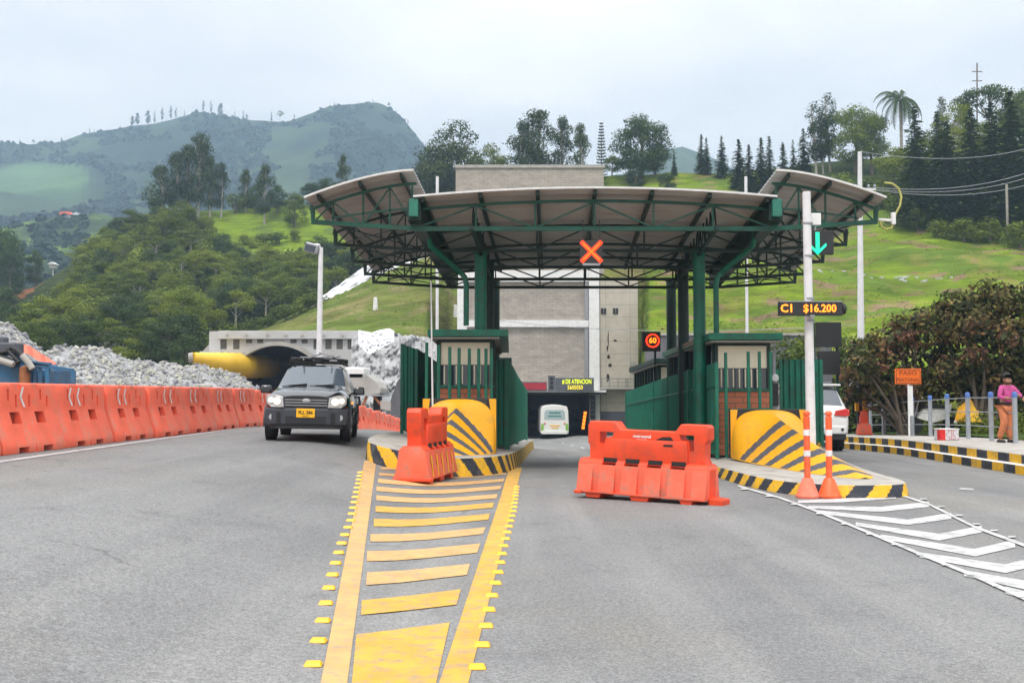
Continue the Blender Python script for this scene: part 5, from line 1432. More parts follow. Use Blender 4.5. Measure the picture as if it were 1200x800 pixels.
def rock_block():
    Y = 68
    t = thing('shotcrete_slope', 'jagged pale grey sprayed rock face beside the left tunnel portal', 'rock face', (-9, Y, -1))
    top = [(414, 396), (420, 388), (436, 391), (444, 388), (456, 386), (468, 392), (484, 393), (500, 395), (520, 396), (545, 404)]
    m = MB(); rows = []
    for i in range(61):
        v = i / 60; r = []
        for j in range(141):
            px = lerp(412, 548, j / 140); sy = lerp(488, interp(top, px), v); Yq = Y + v * 7 + 1.2 * fbm(px * .02, sy * .02) - 1.6 * abs(noise.noise(Vector((px * .07, sy * .05, 2)))) - .7 * abs(noise.noise(Vector((px * .2, sy * .16, 5))))
            q = at(px, sy + 3 * fbm(px * .2, 1), Yq); r.append((q.x, Yq, q.z))
        rows.append(r)
    q_ = [(x, y + 9, z - 2) for x, y, z in rows[-1]]; rows.append(q_)
    m.grid(rows); m.build('rock', MAT['shotcrete'], t, smooth=True, world=True, ang=30)
    t = thing('plastic_sheet', 'crumpled white plastic sheet hanging over the top of the pale rock face', 'plastic sheet', at(430, 395, 67.5)); m = MB(); rows = []
    for i in range(15):
        v = i / 14; r = []
        for j in range(41):
            u = j / 40; px = lerp(420, 462, u); sy = lerp(interp([(420, 404), (432, 416), (445, 409), (462, 400)], px), interp(top, px) - 1.5, v); r.append(tuple(at(px, sy, 65.2 + 2.0 * v + .45 * abs(noise.noise(Vector((px * .25, sy * .3, 1)))) + .2 * noise.noise(Vector((px * .7, sy * .5, 3))))))
        rows.append(r)
    m.grid(rows); m.grid([[(x, y + .04, z) for x, y, z in r] for r in rows], flip=True); m.build('sheet', MAT['tarp_white'], t, smooth=True, world=True, ang=35)
    # dark portal corner wall at its right
    t = thing('tunnel_wall', 'dark grey slanted concrete wall below the pale rock face', 'wall', at(478, 470, 64))
    m = MB(); P = lambda px, py, y=64: at(px, py, y)
    m.prism([(P(452, 486).x, P(452, 490).z), (P(500, 480).x, P(500, 490).z), (P(500, 480).x, P(490, 412).z), (P(482, 480).x, P(482, 425).z), (P(466, 480).x, P(466, 448).z)], 63.4, 65, STAND)
    m.build('wall', MAT['shotcrete_dark'], t, world=True, fix=True)
    m = MB(); m.bar(P(470, 440, 63), P(479, 480, 63), .12); m.build('prop', MAT['concrete'], t, world=True)
    # grey dumper
    t = thing('dump_truck', 'grey tipper truck with white cab parked under the pale rock face', 'truck', at(428, 480, 60))
    Yd = 58; P = lambda px, py, y=Yd: at(px, py, y)
    m = MB(); a, b = P(404, 430), P(427, 438); m.rng(a.x, b.x, Yd, Yd + 2.2, b.z - .3, a.z); m.build('cab', MAT['white_paint'], t, world=True, bevel=.1)
    m = MB(); rows = []
    prof = [(409, 438), (412, 455), (413, 463), (430, 463), (445, 461), (446, 455), (440, 447), (428, 438)]
    for y_, k_ in ((Yd, 1), (Yd + 3.5, 1)): rows.append([(P(a, b, Yd).x, y_, P(a, b, Yd).z) for a, b in prof])
    m.grid(rows); m.poly(rows[0]); m.poly(rows[1][::-1]); m.build('tipper_body', MAT['concrete'], t, world=True, bevel=.06, fix=True)
    m = MB(); a, b = P(409, 462), P(446, 464); m.rng(a.x, b.x, Yd - .2, Yd + 3.6, b.z, a.z); m.build('rim_beam', MAT['post_grey'], t, world=True)
    m = MB()
    for px in (414, 440): q = P(px, 474); m.lathe([(.2, -.2), (.5, -.2), (.5, .2), (.2, .2)], (q.x, Yd + 1, q.z), 18, 'X')
    m.each('wheel', MAT['rubber'], t, world=True)
    m = MB(); a = P(430, 464); b = P(424, 478); m.bar(a, b, .15); m.bar(P(436, 462), P(450, 478), .12); m.build('chassis_leg', MAT['rust'], t, world=True)
    m = MB(); a, b = P(446, 470, 55), P(458, 480, 55)
    for k in range(5): m.bar((a.x, 55, lerp(a.z, b.z, k / 5)), (b.x, 55, lerp(a.z, b.z, k / 5) - .1), .09)
    t2 = thing('pipe_rack', 'small stack of grey pipes and planks beyond the far orange barriers', 'pipe stack', (a.x, 55, b.z)); m.build('pipes', MAT['concrete'], t2, world=True)
rock_block()
# white sheet on the embankment
t = thing('slope_sheet', 'long white plastic sheet lying on the grassy embankment behind the canopy wing', 'plastic sheet', hillB.on(410, 345))
m = MB(); rows = []
for i in range(13):
    v = i / 12; r = []
    for j in range(41):
        u = j / 40; px = lerp(372, 520, u); lo = interp([(372, 354), (400, 345), (446, 327), (520, 318)], px); hi = interp([(372, 350), (398, 333), (424, 314), (446, 306), (520, 296)], px) + 2 * fbm(px * .15, 3)
        sy = lerp(lo, hi, v); q = at(px, sy, 131 + 3 * v + .8 * fbm(px * .2, sy * .2)); r.append(tuple(q))
    rows.append(r)
m.grid(rows); m.build('sheet', MAT['tarp_white'], t, smooth=True, world=True, ang=90)
m = MB(); m.grid([[tuple(Vector(p) + Vector((0, .6, -.5))) for p in r] for r in rows]); m.build('backing', MAT['soil'], t, world=True)

# ------------------------------------------------------------------ rubble heap and the machine beside it
crR = [(-500, 330), (-300, 345), (-120, 355), (-40, 370), (0, 378), (10, 379), (22, 386), (40, 400), (52, 410), (62, 409), (90, 404), (115, 405), (135, 412), (150, 419), (175, 422), (200, 425), (220, 427), (235, 424), (250, 430), (265, 432), (280, 437), (292, 446), (305, 458), (318, 476), (332, 492)]
def heap():
    m = MB(); rows = []
    NXh, NYh = 300, 60
    def P(px, v):
        Y = lerp(32, 46, v); sy = lerp(505, interp(crR, px), v ** .8); q = at(px, sy, Y)
        rg = abs(noise.noise(q * 1.1)) * .42 + abs(noise.noise(q * 2.7)) * .22 + .10 * noise.noise(q * 6)
        return Vector((q.x, q.y - rg * .5, q.z + (rg - .25) * min(1, 3 * v) * .8))
    for i in range(NYh + 1): rows.append([P(lerp(-500, 332, j / NXh), i / NYh) for j in range(NXh + 1)])
    rows.append([p + Vector((0, 3, -1)) for p in rows[-1]]); rows.append([Vector((p.x, p.y + 8, -1)) for p in rows[-2]])
    m.grid(rows); tag(m.build('rubble_heap', MAT['rock'], smooth=True, ang=28), 'long heap of pale grey broken rock behind the left barrier row', 'rubble heap', kind='stuff')
    rd = random.Random(11); m = MB()
    ico = bmesh.new(); bmesh.ops.create_icosphere(ico, subdivisions=1, radius=1)
    vs = [v.co.copy() for v in ico.verts]; fs = [[v.index for v in f.verts] for f in ico.faces]; ico.free()
    for k in range(13000):
        px = rd.uniform(-320, 318); v = rd.uniform(.0, 1.02) ** .8; p = P(px, min(v, 1)); s = rd.choice((.02, .03, .03, .04, .05, .06, .08, .13)) * rd.uniform(.7, 1.3)
        M = Matrix.Rotation(rd.uniform(0, 6), 3, Vector((rd.uniform(-1, 1), rd.uniform(-1, 1), rd.uniform(-1, 1))).normalized()); sc_ = Vector((rd.uniform(.7, 1.5), rd.uniform(.6, 1), rd.uniform(.4, .8))) * s
        idx = []
        for q in vs:
            w_ = M @ Vector((q.x * sc_.x, q.y * sc_.y, q.z * sc_.z)); w_ *= rd.uniform(.75, 1.15); idx.append(m.vert(p + w_ + Vector((0, -.02, .03))))
        for f in fs: m.face([idx[i] for i in f])
    tag(m.build('rubble', MAT['rock_chunk']), 'loose grey stones strewn over the rock heap', 'rubble', kind='stuff')
heap()
def machine():
    Y = 26; P = lambda px, py, y=Y: at(px, py, y)
    zg = G(-12, Y) - .05
    t = thing('drilling_rig', 'blue steel work machine with hoses and brown tank behind the nearest left barriers', 'machine', (-12, Y, zg))
    m = MB(); a, b = P(-60, 424), P(22, 450); m.rng(a.x, b.x, Y, Y + 2.2, zg + .4, a.z); m.build('body', MAT['blue_metal'], t, world=True, bevel=.03)
    m = MB(); a, b = P(22, 432), P(50, 450); m.rng(a.x + .02, b.x, Y + .2, Y + 2, zg + .4, a.z); m.build('engine_cover', MAT['blue_metal'], t, world=True, bevel=.04)
    m = MB()
    for px in (24, 32, 36, 41, 47): m.bar(P(px, 430, Y - .05), P(px, 452, Y - .05), .08)
    for a, b in (((-10, 412), (24, 416)), ((-10, 421), (60, 427)), ((24, 416), (20, 432)), ((40, 427), (86, 434)), ((56, 427), (56, 450)), ((0, 404), (6, 424)), ((86, 434), (86, 450))): m.bar(P(*a, Y - .1), P(*b, Y - .1), .10)
    m.build('frame', MAT['blue_metal'], t, world=True, bevel=.01)
    m = MB(); q = P(29, 440, Y - .2); m.lathe([(.02, -.26), (.13, -.24), (.13, .2), (.02, .26)], q, 14); m.build('tank', MAT['rust'], t, smooth=True, world=True)
    m = MB()
    for pts in ([(-6, 416), (8, 420), (16, 424)], [(8, 410), (14, 407), (20, 410), (30, 420), (38, 431)], [(0, 413), (10, 411), (22, 424), (14, 430)], [(30, 418), (36, 426), (34, 436)]): m.tube([P(a, b, Y - .25) for a, b in pts], .06, 8)
    m.build('hose', MAT['black_plastic'], t, smooth=True, world=True)
    m = MB()
    for pts in ([(-6, 420), (6, 424), (16, 427)], [(26, 416), (33, 424), (38, 432)]): m.tube([P(a, b, Y - .45) for a, b in pts], .08, 8)
    m.build('pipe', MAT['concrete'], t, smooth=True, world=True)
    m = MB(); q = P(12, 408, Y); m.box(q, (.5, .5, .28)); m.box(P(2, 406, Y), (.25, .3, .5)); m.build('motor', MAT['stripe_grey'], t, world=True, bevel=.05)
    for lab, pts, hw in (('bright orange tarpaulin draped down the rock heap above the blue machine', [(20, 406), (34, 410), (44, 417), (56, 424), (66, 431)], 5.0), ('crumpled orange plastic netting at the foot of the rock heap, right of the blue machine', [(52, 438), (62, 441), (74, 444), (88, 448)], 7.0)):
        t = thing('tarpaulin', lab, 'tarpaulin', at(*pts[0], 28.5)); m = MB(); rows = []
        for i in range(9):
            v = i / 8; r = []
            for j in range(41):
                px = lerp(pts[0][0], pts[-1][0], j / 40); sy = interp(pts, px) + lerp(hw, -hw, v)
                q = at(px, sy, 28.6 + 1.0 * v + .22 * math.sin(j * (.45 if hw < 6 else 1.3) + v) + .1 * fbm(px * .5, sy * .5)); r.append(tuple(q))
            rows.append(r)
        m.grid(rows); m.grid([[(x, y + .02, z) for x, y, z in r] for r in rows], flip=True); m.build('sheet', MAT['tarp_orange'], t, smooth=True, world=True, ang=60)
machine()

# ------------------------------------------------------------------ poles, posts and signs
def lamp_post():
    Y = 45; b = at(373, 470, Y); zg = G(b.x, Y)
    t = thing('floodlight_pole', 'slim white pole carrying a grey floodlight behind the black car', 'lamp pole', (b.x, Y, zg))
    tp = at(376, 290, Y)
    m = MB(); m.tube([(b.x, Y, zg), tuple(tp)], [.15, .10], 12); m.build('pole', MAT['pole_white'], t, smooth=True, world=True)
    m = MB(); m.bar(tuple(tp), tuple(at(364, 289, Y)), .08); m.build('arm', MAT['pole_white'], t, world=True)
    m = MB(); q = at(366, 291, Y); m.box(q, (.62, .4, .42), ry=R(15)); h = m.build('floodlight', MAT['steel'], t, world=True, bevel=.05)
    m = MB(); m.box(q + Vector((-.06, -.21, -.02)), (.46, .03, .28), ry=R(15)); m.build('lens', MAT['glass'], h, world=True)
    m = MB(); q = at(371, 288.5, Y); m.box(q, (.3, .3, .2)); m.build('control_gear', MAT['white_paint'], t, world=True, bevel=.03)
lamp_post()
def utility_pole():
    Y = 42; b = at(1009, 480, Y); zg = G(b.x, Y); tp = at(1007.5, 178, Y)
    t = thing('utility_pole', 'tall white concrete utility pole with crossarm standing behind the right canopy wing', 'utility pole', (b.x, Y, zg))
    m = MB(); m.tube([(b.x, Y, zg), tuple(tp)], [.17, .085], 12); m.build('pole', MAT['pole_white'], t, smooth=True, world=True)
    m = MB(); m.bar(tuple(at(992, 221.5, Y)), tuple(at(1026, 222, Y)), .09); m.bar(tuple(at(1008, 230, Y)), tuple(at(1016, 223, Y)), .06); m.bar(tuple(at(1008, 230, Y)), tuple(at(1000, 222, Y)), .06); m.build('crossarm', MAT['pole_white'], t, world=True)
    m = MB()
    for px in (993, 1003, 1018, 1025): m.lathe([(.03, 0), (.06, .03), (.06, .09), (.02, .14)], at(px, 220, Y), 8)
    m.each('insulator', MAT['post_grey'], t, world=True)
    for k, (a, b_, yb) in enumerate((((1010, 178), (1290, 135), 70), ((1026, 220), (1300, 150), 66), ((1026, 222), (1300, 158), 66), ((1018, 222), (1300, 172), 66), ((1010, 380), (560, 372), 60))):
        A, B = at(*a, Y), at(*b_, yb); m = MB(); pts = []
        for i in range(25):
            u = i / 24; q = A.lerp(B, u); q.z -= (1.3 if k < 4 else .5) * 4 * u * (1 - u); pts.append(q)
        m.tube(pts, .016, 5)
        o = m.build('overhead_cable', MAT['steel'], None); tag(o, ['uppermost thin cable rising from the white utility pole to the right', 'second thin cable from the top at the right of the utility pole', 'third thin cable from the top at the right of the utility pole', 'lowest thin cable leaving the utility pole crossarm to the right', 'thin dark cable slung low behind the canopy from the utility pole to the left'][k], 'cable', 'overhead cables')
utility_pole()
p = CP(UC + 5.65, 20.2, 4.98)
t = thing('camera_bracket', 'small white arm with a loop of yellowish cable on the right canopy wing tip', 'camera', p)
m = MB(); m.bar((0, 0, 0), (.30, 0, -.02), .05); m.bar((.30, 0, -.1), (.30, 0, .14), .08); m.build('arm', MAT['white_paint'], t, bevel=.01)
m = MB(); m.tube([(.02, 0, -.02), (.06, 0, -.14), (.16, 0, -.20), (.26, 0, -.17), (.31, 0, -.05), (.34, 0, .1), (.44, 0, .28), (.47, 0, .46), (.42, 0, .62), (.30, 0, .72), (.14, 0, .74)], .022, 8); m.build('cable', MAT['cable_yellow'], t, smooth=True)
t = thing('antenna_mast', 'very thin white mast standing in front of the left toll booth', 'mast', (-1.63, 20.95, G(-1.6, 21) + LH))
m = MB(); tp = at(505, 329, 20.9); m.tube([(-1.72 + .12, 20.9, G(-1.6, 21) + LH), tuple(tp)], [.022, .013], 8); m.build('mast', MAT['pole_white'], t, world=True, smooth=True)
m = MB(); m.lathe([(.08, 0), (.08, .02), (.03, .03)], (-1.6, 20.9, G(-1.6, 21) + LH), 12); m.build('base_plate', MAT['steel'], t, world=True)
t = thing('flagpole', 'thin pale pole rising behind the left gutter of the canopy', 'pole', (-3.4, 40, G(-3.4, 40)))
m = MB(); m.tube([(at(513, 300, 40).x, 40, G(-3, 40)), tuple(at(512.5, 207, 40))], .06, 8); m.build('pole', MAT['pole_white'], t, world=True)
t = thing('flagpole', 'thin pale pole rising behind the right gutter of the canopy', 'pole', (9.1, 40, G(9, 40)))
m = MB(); m.tube([(at(874, 300, 40).x, 40, G(9, 40)), tuple(at(874, 207, 40))], .06, 8); m.build('pole', MAT['pole_white'], t, world=True)
t = thing('wooden_pole', 'plain wooden pole at the foot of the tall conifers by the right edge', 'pole', hillA.on(1181, 277))
q = hillA.on(1181, 277); m = MB(); m.tube([q, q + Vector((0, 0, 7.2 * q.y / 135))], .16, 8); m.build('pole', MAT['bark_pale'], t, world=True)
q = hillA.on(1145, 190)
t = thing('pylon_mast', 'bare mast with crossarms sticking up above the trees on the right skyline', 'mast', q)
tp = at(1145, 74, q.y); m = MB(); m.bar(q, tp, .16)
for py in (84, 95): m.bar(at(1139, py, q.y), at(1151, py, q.y), .12)
m.build('mast', MAT['bark'], t, world=True)

PX = lambda y: 9.55 + .03 * (y - 20)
# road works sign on the right pavement
def work_sign():
    Y = 30.5; q = at(1064, 441, Y); X = q.x; zg = G(X, Y) + .38
    t = thing('road_sign', 'orange rectangular sign on a white post in front of the bronze tree', 'sign', (X, Y, zg))
    m = MB(); m.box((0, 0, q.z - zg), (.78, .03, .46)); m.build('plate', MAT['sign_orange'], t, bevel=.01)
    m = MB()
    for x0, x1, z0, z1 in ((-.36, .36, .19, .202), (-.36, .36, -.202, -.19), (-.36, -.348, -.19, .19), (.348, .36, -.19, .19)): m.rng(x0, x1, -.02, -.017, q.z - zg + z0, q.z - zg + z1)
    m.build('border', MAT['ink'], t)
    text('lettering', 'PASO', .17, mat('sign_ink', (.32, .05, .004), .6), t, (0, -.018, q.z - zg + .10), bold=.003, sx=1.3)
    text('lettering', 'PEATONAL', .14, MAT['sign_ink'], t, (0, -.018, q.z - zg - .10), bold=.003)
    m = MB(); m.bar((.02, .03, 0), (.02, .03, q.z - zg + .2), .045); m.build('post', MAT['white_paint'], t)
    m = MB(); m.box((.10, .05, 1.05), (.10, .04, .9)); m.build('backing_strip', MAT['white_paint'], t)
work_sign()
# blue-topped railing posts
def posts():
    proto = None
    data = [(1188, 23.6), (1160, 24.9), (1133, 26.2), (1109, 28.0), (1089, 29.8), (1068, 31.6), (1051, 33.4), (1034, 35.2), (1019, 37)]
    lab = ['nearest', 'second', 'third', 'fourth', 'fifth', 'sixth', 'seventh', 'eighth', 'ninth']
    H = 1.16
    tops = []
    for k, (px, Y) in enumerate(data):
        X = (px - 600) / 1200 * Y; zg = G(X, Y) + .37
        if proto is None:
            t = proto = thing('railing_post', 'x', 'post', (X, Y, zg))
            m = MB(); m.lathe([(.062, 0), (.055, .02), (.055, H - .1)], n=16); m.build('shaft', MAT['post_grey'], t, smooth=True)
            m = MB(); m.lathe([(.058, H - .1), (.06, H), (.04, H + .03), (.01, H + .035)], n=16); m.build('cap', MAT['post_cap'], t, smooth=True)
        else:
            t = copy_tree(proto); t.location = (X, Y, zg)
        t['label'] = 'grey post with blue cap on the right pavement, %s' % ('nearest of the row' if k == 0 else '%s from the near end' % lab[k]); t['group'] = 'blue capped posts along the right pavement'
        tops.append(Vector((X, Y, zg)))
    t = thing('mesh_rail', 'thin wire rails strung between the blue capped posts', 'railing', tops[0])
    m = MB()
    for a, b in zip(tops, tops[1:]):
        for z in (.35, .7, 1.05): m.tube([a + Vector((0, 0, z)), b + Vector((0, 0, z))], .012, 5)
    m.build('wire', MAT['post_grey'], t, world=True)
    t = thing('handrail', 'bent grey tube handrail leaning beyond the fifth blue capped post', 'handrail', tops[7])
    a = at(1037, 479, 34); b = at(1050, 467, 34); m = MB(); m.tube([Vector((a.x, 34, G(a.x, 34) + .4)), a, b, at(1066, 471, 33), at(1066, 500, 33)], .04, 8); m.build('tube', MAT['steel'], t, smooth=True, world=True)
posts()
def cooler():
    Y = 25.3; a = at(1109, 513, Y); X = a.x; zg = G(X, Y) + .38
    t = thing('goods_box', 'low box wrapped in red and white patterned cloth on the right pavement', 'box', (X, Y, zg), rz=.06)
    m = MB(); m.rng(-.23, .25, -.15, .18, 0, .27); m.build('box', MAT['tarp_white'], t, bevel=.02)
    rd = random.Random(2); m = MB()
    m.rng(-.232, -.10, -.157, .0, .0, .262); m.build('cloth', MAT['tail_red'], t); m = MB()
    for i in range(8):
        for j in range(6):
            if rd.random() < .6: x = -.08 + i * .042; z = .02 + j * .042; m.rng(x, x + .022, -.156, -.15, z, z + .022)
    m.build('cloth_pattern', mat('cloth_red', (.55, .06, .10), .8), t)
    m = MB(); m.rng(-.24, .26, -.16, .19, .262, .285); m.build('lid', MAT['reflect_white'], t, bevel=.008)
cooler()
# things under the bronze tree
def under_tree():
    Y = 34; q = at(1009, 506, Y); X = q.x + .1; zg = G(X, Y) + .38
    t = copy_tree(wb)
    for c in list(t.children):
        if c.name.split('.')[0] in ('lettering', 'stain'): bpy.data.objects.remove(c)
    t.location = (X, Y, zg); t.rotation_euler = (0, 0, R(75)); t.scale = (.55, .85, .72)
    t['label'] = 'small dull red barrier beside the white car, end on under the bronze tree'; t['group'] = 'orange barriers at the toll lanes'
    t = thing('warning_post', 'short yellow and black banded post behind the small red barrier', 'post', (X + .1, Y + .5, zg))
    m = MB(); m.box((0, 0, .95), (.42, .12, .34)); m.build('yellow_panel', MAT['yellow'], t)
    m = MB(); m.box((0, 0, .4), (.3, .1, .8)); m.box((-.05, -.065, .95), (.10, .012, .34)); m.box((0, 0, 1.22), (.42, .12, .16)); m.build('black_panel', MAT['stripe_black'], t)
    m = MB(); m.box((-.2, 0, 1.75), (.36, .12, .75)); m.box((.25, 0, 1.72), (.22, .1, .8)); m.build('white_box', MAT['tarp_white'], t, bevel=.02)
    Y = 32; q = at(1138, 480, Y)
    t = thing('folded_parasol', 'yellow and white cloth parasol folded and leaning behind the third blue capped post', 'parasol', (q.x, Y, G(q.x, Y) + .38))
    m = MB(); m.tube([at(1122, 494, Y), at(1130, 482, Y), at(1137, 468, Y)], [.10, .22, .05], 8); m.build('cloth', MAT['yellow'], t, world=True, smooth=True)
    m = MB(); m.tube([at(1139, 494, Y), at(1139, 482, Y), at(1136, 468, Y)], [.34, .22, .05], 7); m.build('cloth', MAT['kerb_yellow'], t, world=True)
    m = MB(); m.tube([at(1119, 496, Y), at(1126, 487, Y)], [.05, .09], 7); m.tube([at(1136, 498, Y), at(1136, 464, Y)], .03, 6); m.build('pole', MAT['white_paint'], t, world=True)
    t = thing('motorcycle', 'parked motorcycle with white panels under the bronze tree behind the posts', 'motorcycle', (13.7, 33, G(13.7, 33) + .38))
    X = at(1092, 480, 33).x; z = G(13.7, 33) + .38
    for dx in (-.62, .62):
        m = MB(); m.lathe([(.22, -.05), (.30, -.05), (.30, .05), (.22, .05)], (X + dx, 33, z + .3), 20, 'Y'); m.build('wheel', MAT['rubber'], t, world=True)
    m = MB(); m.prism([(X - .5, z + .55), (X - .2, z + .95), (X + .1, z + .85), (X + .62, z + 1.0), (X + .5, z + .55), (X, z + .4)], 32.9, 33.1, STAND); m.build('body', MAT['reflect_white'], t, world=True, fix=True)
    m = MB(); m.rng(X - .3, X + .45, 32.86, 33.14, z + .86, z + .95); m.build('seat', MAT['dark'], t, world=True)
    m = MB(); m.tube([(X - .62, 33, z + .3), (X - .42, 33, z + 1.15), (X - .42, 32.7, z + 1.2)], .03, 6); m.build('fork', MAT['steel'], t, world=True)
under_tree()
t = thing('farmhouse', 'small white farmhouse with red roof far off on the valley floor', 'house', hillE.on(78, 256))
q = hillE.on(78, 256); m = MB(); m.box(q + Vector((0, 0, .7)), (5, 3, 1.6)); m.build('wall', MAT['white_paint'], t, world=True)
m = MB(); m.prism([(q.x - 3, q.z + 1.5), (q.x + 3, q.z + 1.5), (q.x + 2, q.z + 2.9), (q.x - 2, q.z + 2.9)], q.y - 2, q.y + 2, STAND); m.build('roof', MAT['tarp_orange'], t, world=True, fix=True)
q = hillE.on(91, 256); t = thing('farmhouse', 'small farmhouse with white roof far off, right of the red roofed one', 'house', q)
m = MB(); m.box(q + Vector((0, 0, .7)), (3.4, 3, 1.6)); m.build('wall', MAT['white_paint'], t, world=True)
m = MB(); m.prism([(q.x - 2.2, q.z + 1.5), (q.x + 2.2, q.z + 1.5), (q.x, q.z + 2.6)], q.y - 2, q.y + 2, STAND); m.build('roof', MAT['reflect_white'], t, world=True, fix=True)
q = hillC.on(62, 318); t = thing('hut', 'tiny white hut on a post above the red earth cut', 'hut', q)
m = MB(); m.box(q + Vector((0, 0, 1.9)), (1.2, 1, .7)); m.build('wall', MAT['white_paint'], t, world=True)
m = MB(); m.prism([(q.x - .9, q.z + 2.25), (q.x + .9, q.z + 2.25), (q.x, q.z + 2.8)], q.y - .9, q.y + .9, STAND); m.build('roof', MAT['reflect_white'], t, world=True, fix=True)
m = MB(); m.bar(q, q + Vector((0, 0, 1.6)), .16); m.build('post', MAT['white_paint'], t, world=True)

# ------------------------------------------------------------------ people
def skin_part(name, J, E, Rr, m, parent, sub=2, root=0):
    me = bpy.data.meshes.new(name); me.from_pydata([tuple(j) for j in J], E, []); me.materials.append(MAT[m])
    o = bpy.data.objects.new(name, me); COL.objects.link(o); o.parent = parent
    s = o.modifiers.new('s', 'SKIN'); s.use_smooth_shade = True
    for i, r in enumerate(Rr): me.skin_vertices[0].data[i].radius = (r, r) if not isinstance(r, tuple) else r; me.skin_vertices[0].data[i].use_root = (i == root)
    b = o.modifiers.new('d', 'SUBSURF'); b.levels = sub; b.render_levels = sub
    me2 = bake(o).data
    for p in me2.polygons: p.use_smooth = True
    return o
def person(loc, rz, label, shirt, pants, pose):
    t = thing('person', label, 'person', loc, rz)
    P = pose
    J = []; E = []; Rr = []
    def add(p, r, par=None):
        J.append(Vector(p)); Rr.append(r); k = len(J) - 1
        if par is not None: E.append((par, k))
        return k
    pel = add(P['pelvis'], (.145, .11)); sp = add(P['spine'], (.125, .10), pel); ch = add(P['chest'], (.15, .105), sp); nk = add(P['neck'], .055, ch); hd = add(P['head'], (.075, .088), nk); cr = add(P['crown'], (.07, .08), hd)
    hands = []
    for s in ('l', 'r'):
        sh = add(P['sh' + s], .06, ch); el = add(P['el' + s], .043, sh); wr = add(P['wr' + s], .030, el)
        d = (Vector(P['wr' + s]) - Vector(P['el' + s])).normalized(); pm = add(Vector(P['wr' + s]) + d * .055, (.036, .022), wr); hands.append((pm, d))
        hp = add(P['hp' + s], .085, pel); kn = add(P['kn' + s], .058, hp); an = add(P['an' + s], .038, kn); an_ = Vector(P['an' + s]); fd = P.get('ft', Vector((0, -.14, 0))); add(an_ + Vector(fd) + Vector((0, 0, -.05)), .038, an)
    for pm, d in hands:
        base = J[pm]; side = d.cross(Vector((0, 1, 0))); side = side.normalized() if side.length > .1 else Vector((1, 0, 0)); dn = Vector((0, 0, -1))
        for k, ln in enumerate((.062, .075, .070, .055)):
            o_ = side * (-.027 + .018 * k)
            a = add(base + d * .035 + o_, .0095, pm); b = add(base + d * (.035 + ln * .55) + o_ + dn * .006, .0085, a); add(base + d * (.035 + ln * .9) + o_ + dn * .028, .007, b)
        a = add(base + side * -.035 + d * .0, .011, pm); add(base + side * -.055 + d * .035, .009, a)
    skin_part('body', J, E, Rr, 'skin', t, 1)
    # clothing: shirt and trousers as slightly larger skins on the same joints
    S = [P['pelvis'] + Vector((0, 0, .02)), P['spine'], P['chest'], P['shl'], P['ell'], P['shr'], P['elr']]
    ml = Vector(P['ell']).lerp(Vector(P['wrl']), .55); mr_ = Vector(P['elr']).lerp(Vector(P['wrr']), .55)
    S += [ml, mr_, P['neck'] - Vector((0, 0, .035))]
    skin_part('shirt', S, [(0, 1), (1, 2), (2, 3), (3, 4), (2, 5), (5, 6), (4, 7), (6, 8), (2, 9)], [(.165, .125), (.145, .115), (.155, .115), .070, .056, .070, .056, .046, .046, .055], shirt, t, 2)
    Q = [P['pelvis'] + Vector((0, 0, .0)), P['hpl'], P['knl'], P['anl'] + Vector((0, 0, .0)), P['hpr'], P['knr'], P['anr'] + Vector((0, 0, .0))]
    skin_part('trousers', Q, [(0, 1), (1, 2), (2, 3), (0, 4), (4, 5), (5, 6)], [(.155, .125), .108, .082, .070, .108, .082, .070], pants, t, 2)
    hdv = Vector(P['head']); cv = Vector(P['crown'])
    m = MB(); 
    rows = []
    ax = (cv - hdv).normalized()
    for i in range(9):
        a = PI * .56 * i / 8; r = []
        for j in range(17):
            b = 2 * PI * j / 16; v_ = Vector((math.sin(a) * math.cos(b) * .098, math.sin(a) * math.sin(b) * .112 + .022, math.cos(a) * .115))
            if v_.y < -.05: v_.z = max(v_.z, .055); v_.y = max(v_.y, -.098)
            r.append(cv + v_ + ax * .012)
        rows.append(r)
    m.grid(rows); m.build('hair', MAT['hair'], t, smooth=True)
    m = MB(); f = hdv.lerp(cv, .42)
    for s in (-1, 1): m.lathe([(.002, -.006), (.012, -.004), (.012, .006)], f + Vector((s * .031, -.088, .012)), 8, 'Y')
    m.each('eye', MAT['ink'], t)
    m = MB(); m.prism([(f.x - .012, f.z - .03), (f.x + .012, f.z - .03), (f.x, f.z + .015)], f.y - .112, f.y - .08, STAND); m.rng(f.x - .024, f.x + .024, f.y - .094, f.y - .08, f.z - .058, f.z - .050)
    for s in (-1, 1): m.box(f + Vector((s * .086, .01, -.002)), (.02, .035, .055))
    m.build('face_features', MAT['skin'], t, bevel=.004)
    m = MB(); q = P['pelvis']; m.lathe([(.135, -.03), (.14, 0), (.135, .03)], Vector(q) + Vector((0, 0, .05)), 18); o = m.build('belt', MAT['belt'], t, smooth=True)
    m = MB()
    for s in ('l', 'r'): a_ = Vector(P['an' + s]); m.box(a_ + Vector((0, -.07, -.062)), (.10, .27, .09), taper=.8)
    m.each('shoe', MAT['dark'], t, bevel=.025, smooth=True)
    return t
V = Vector
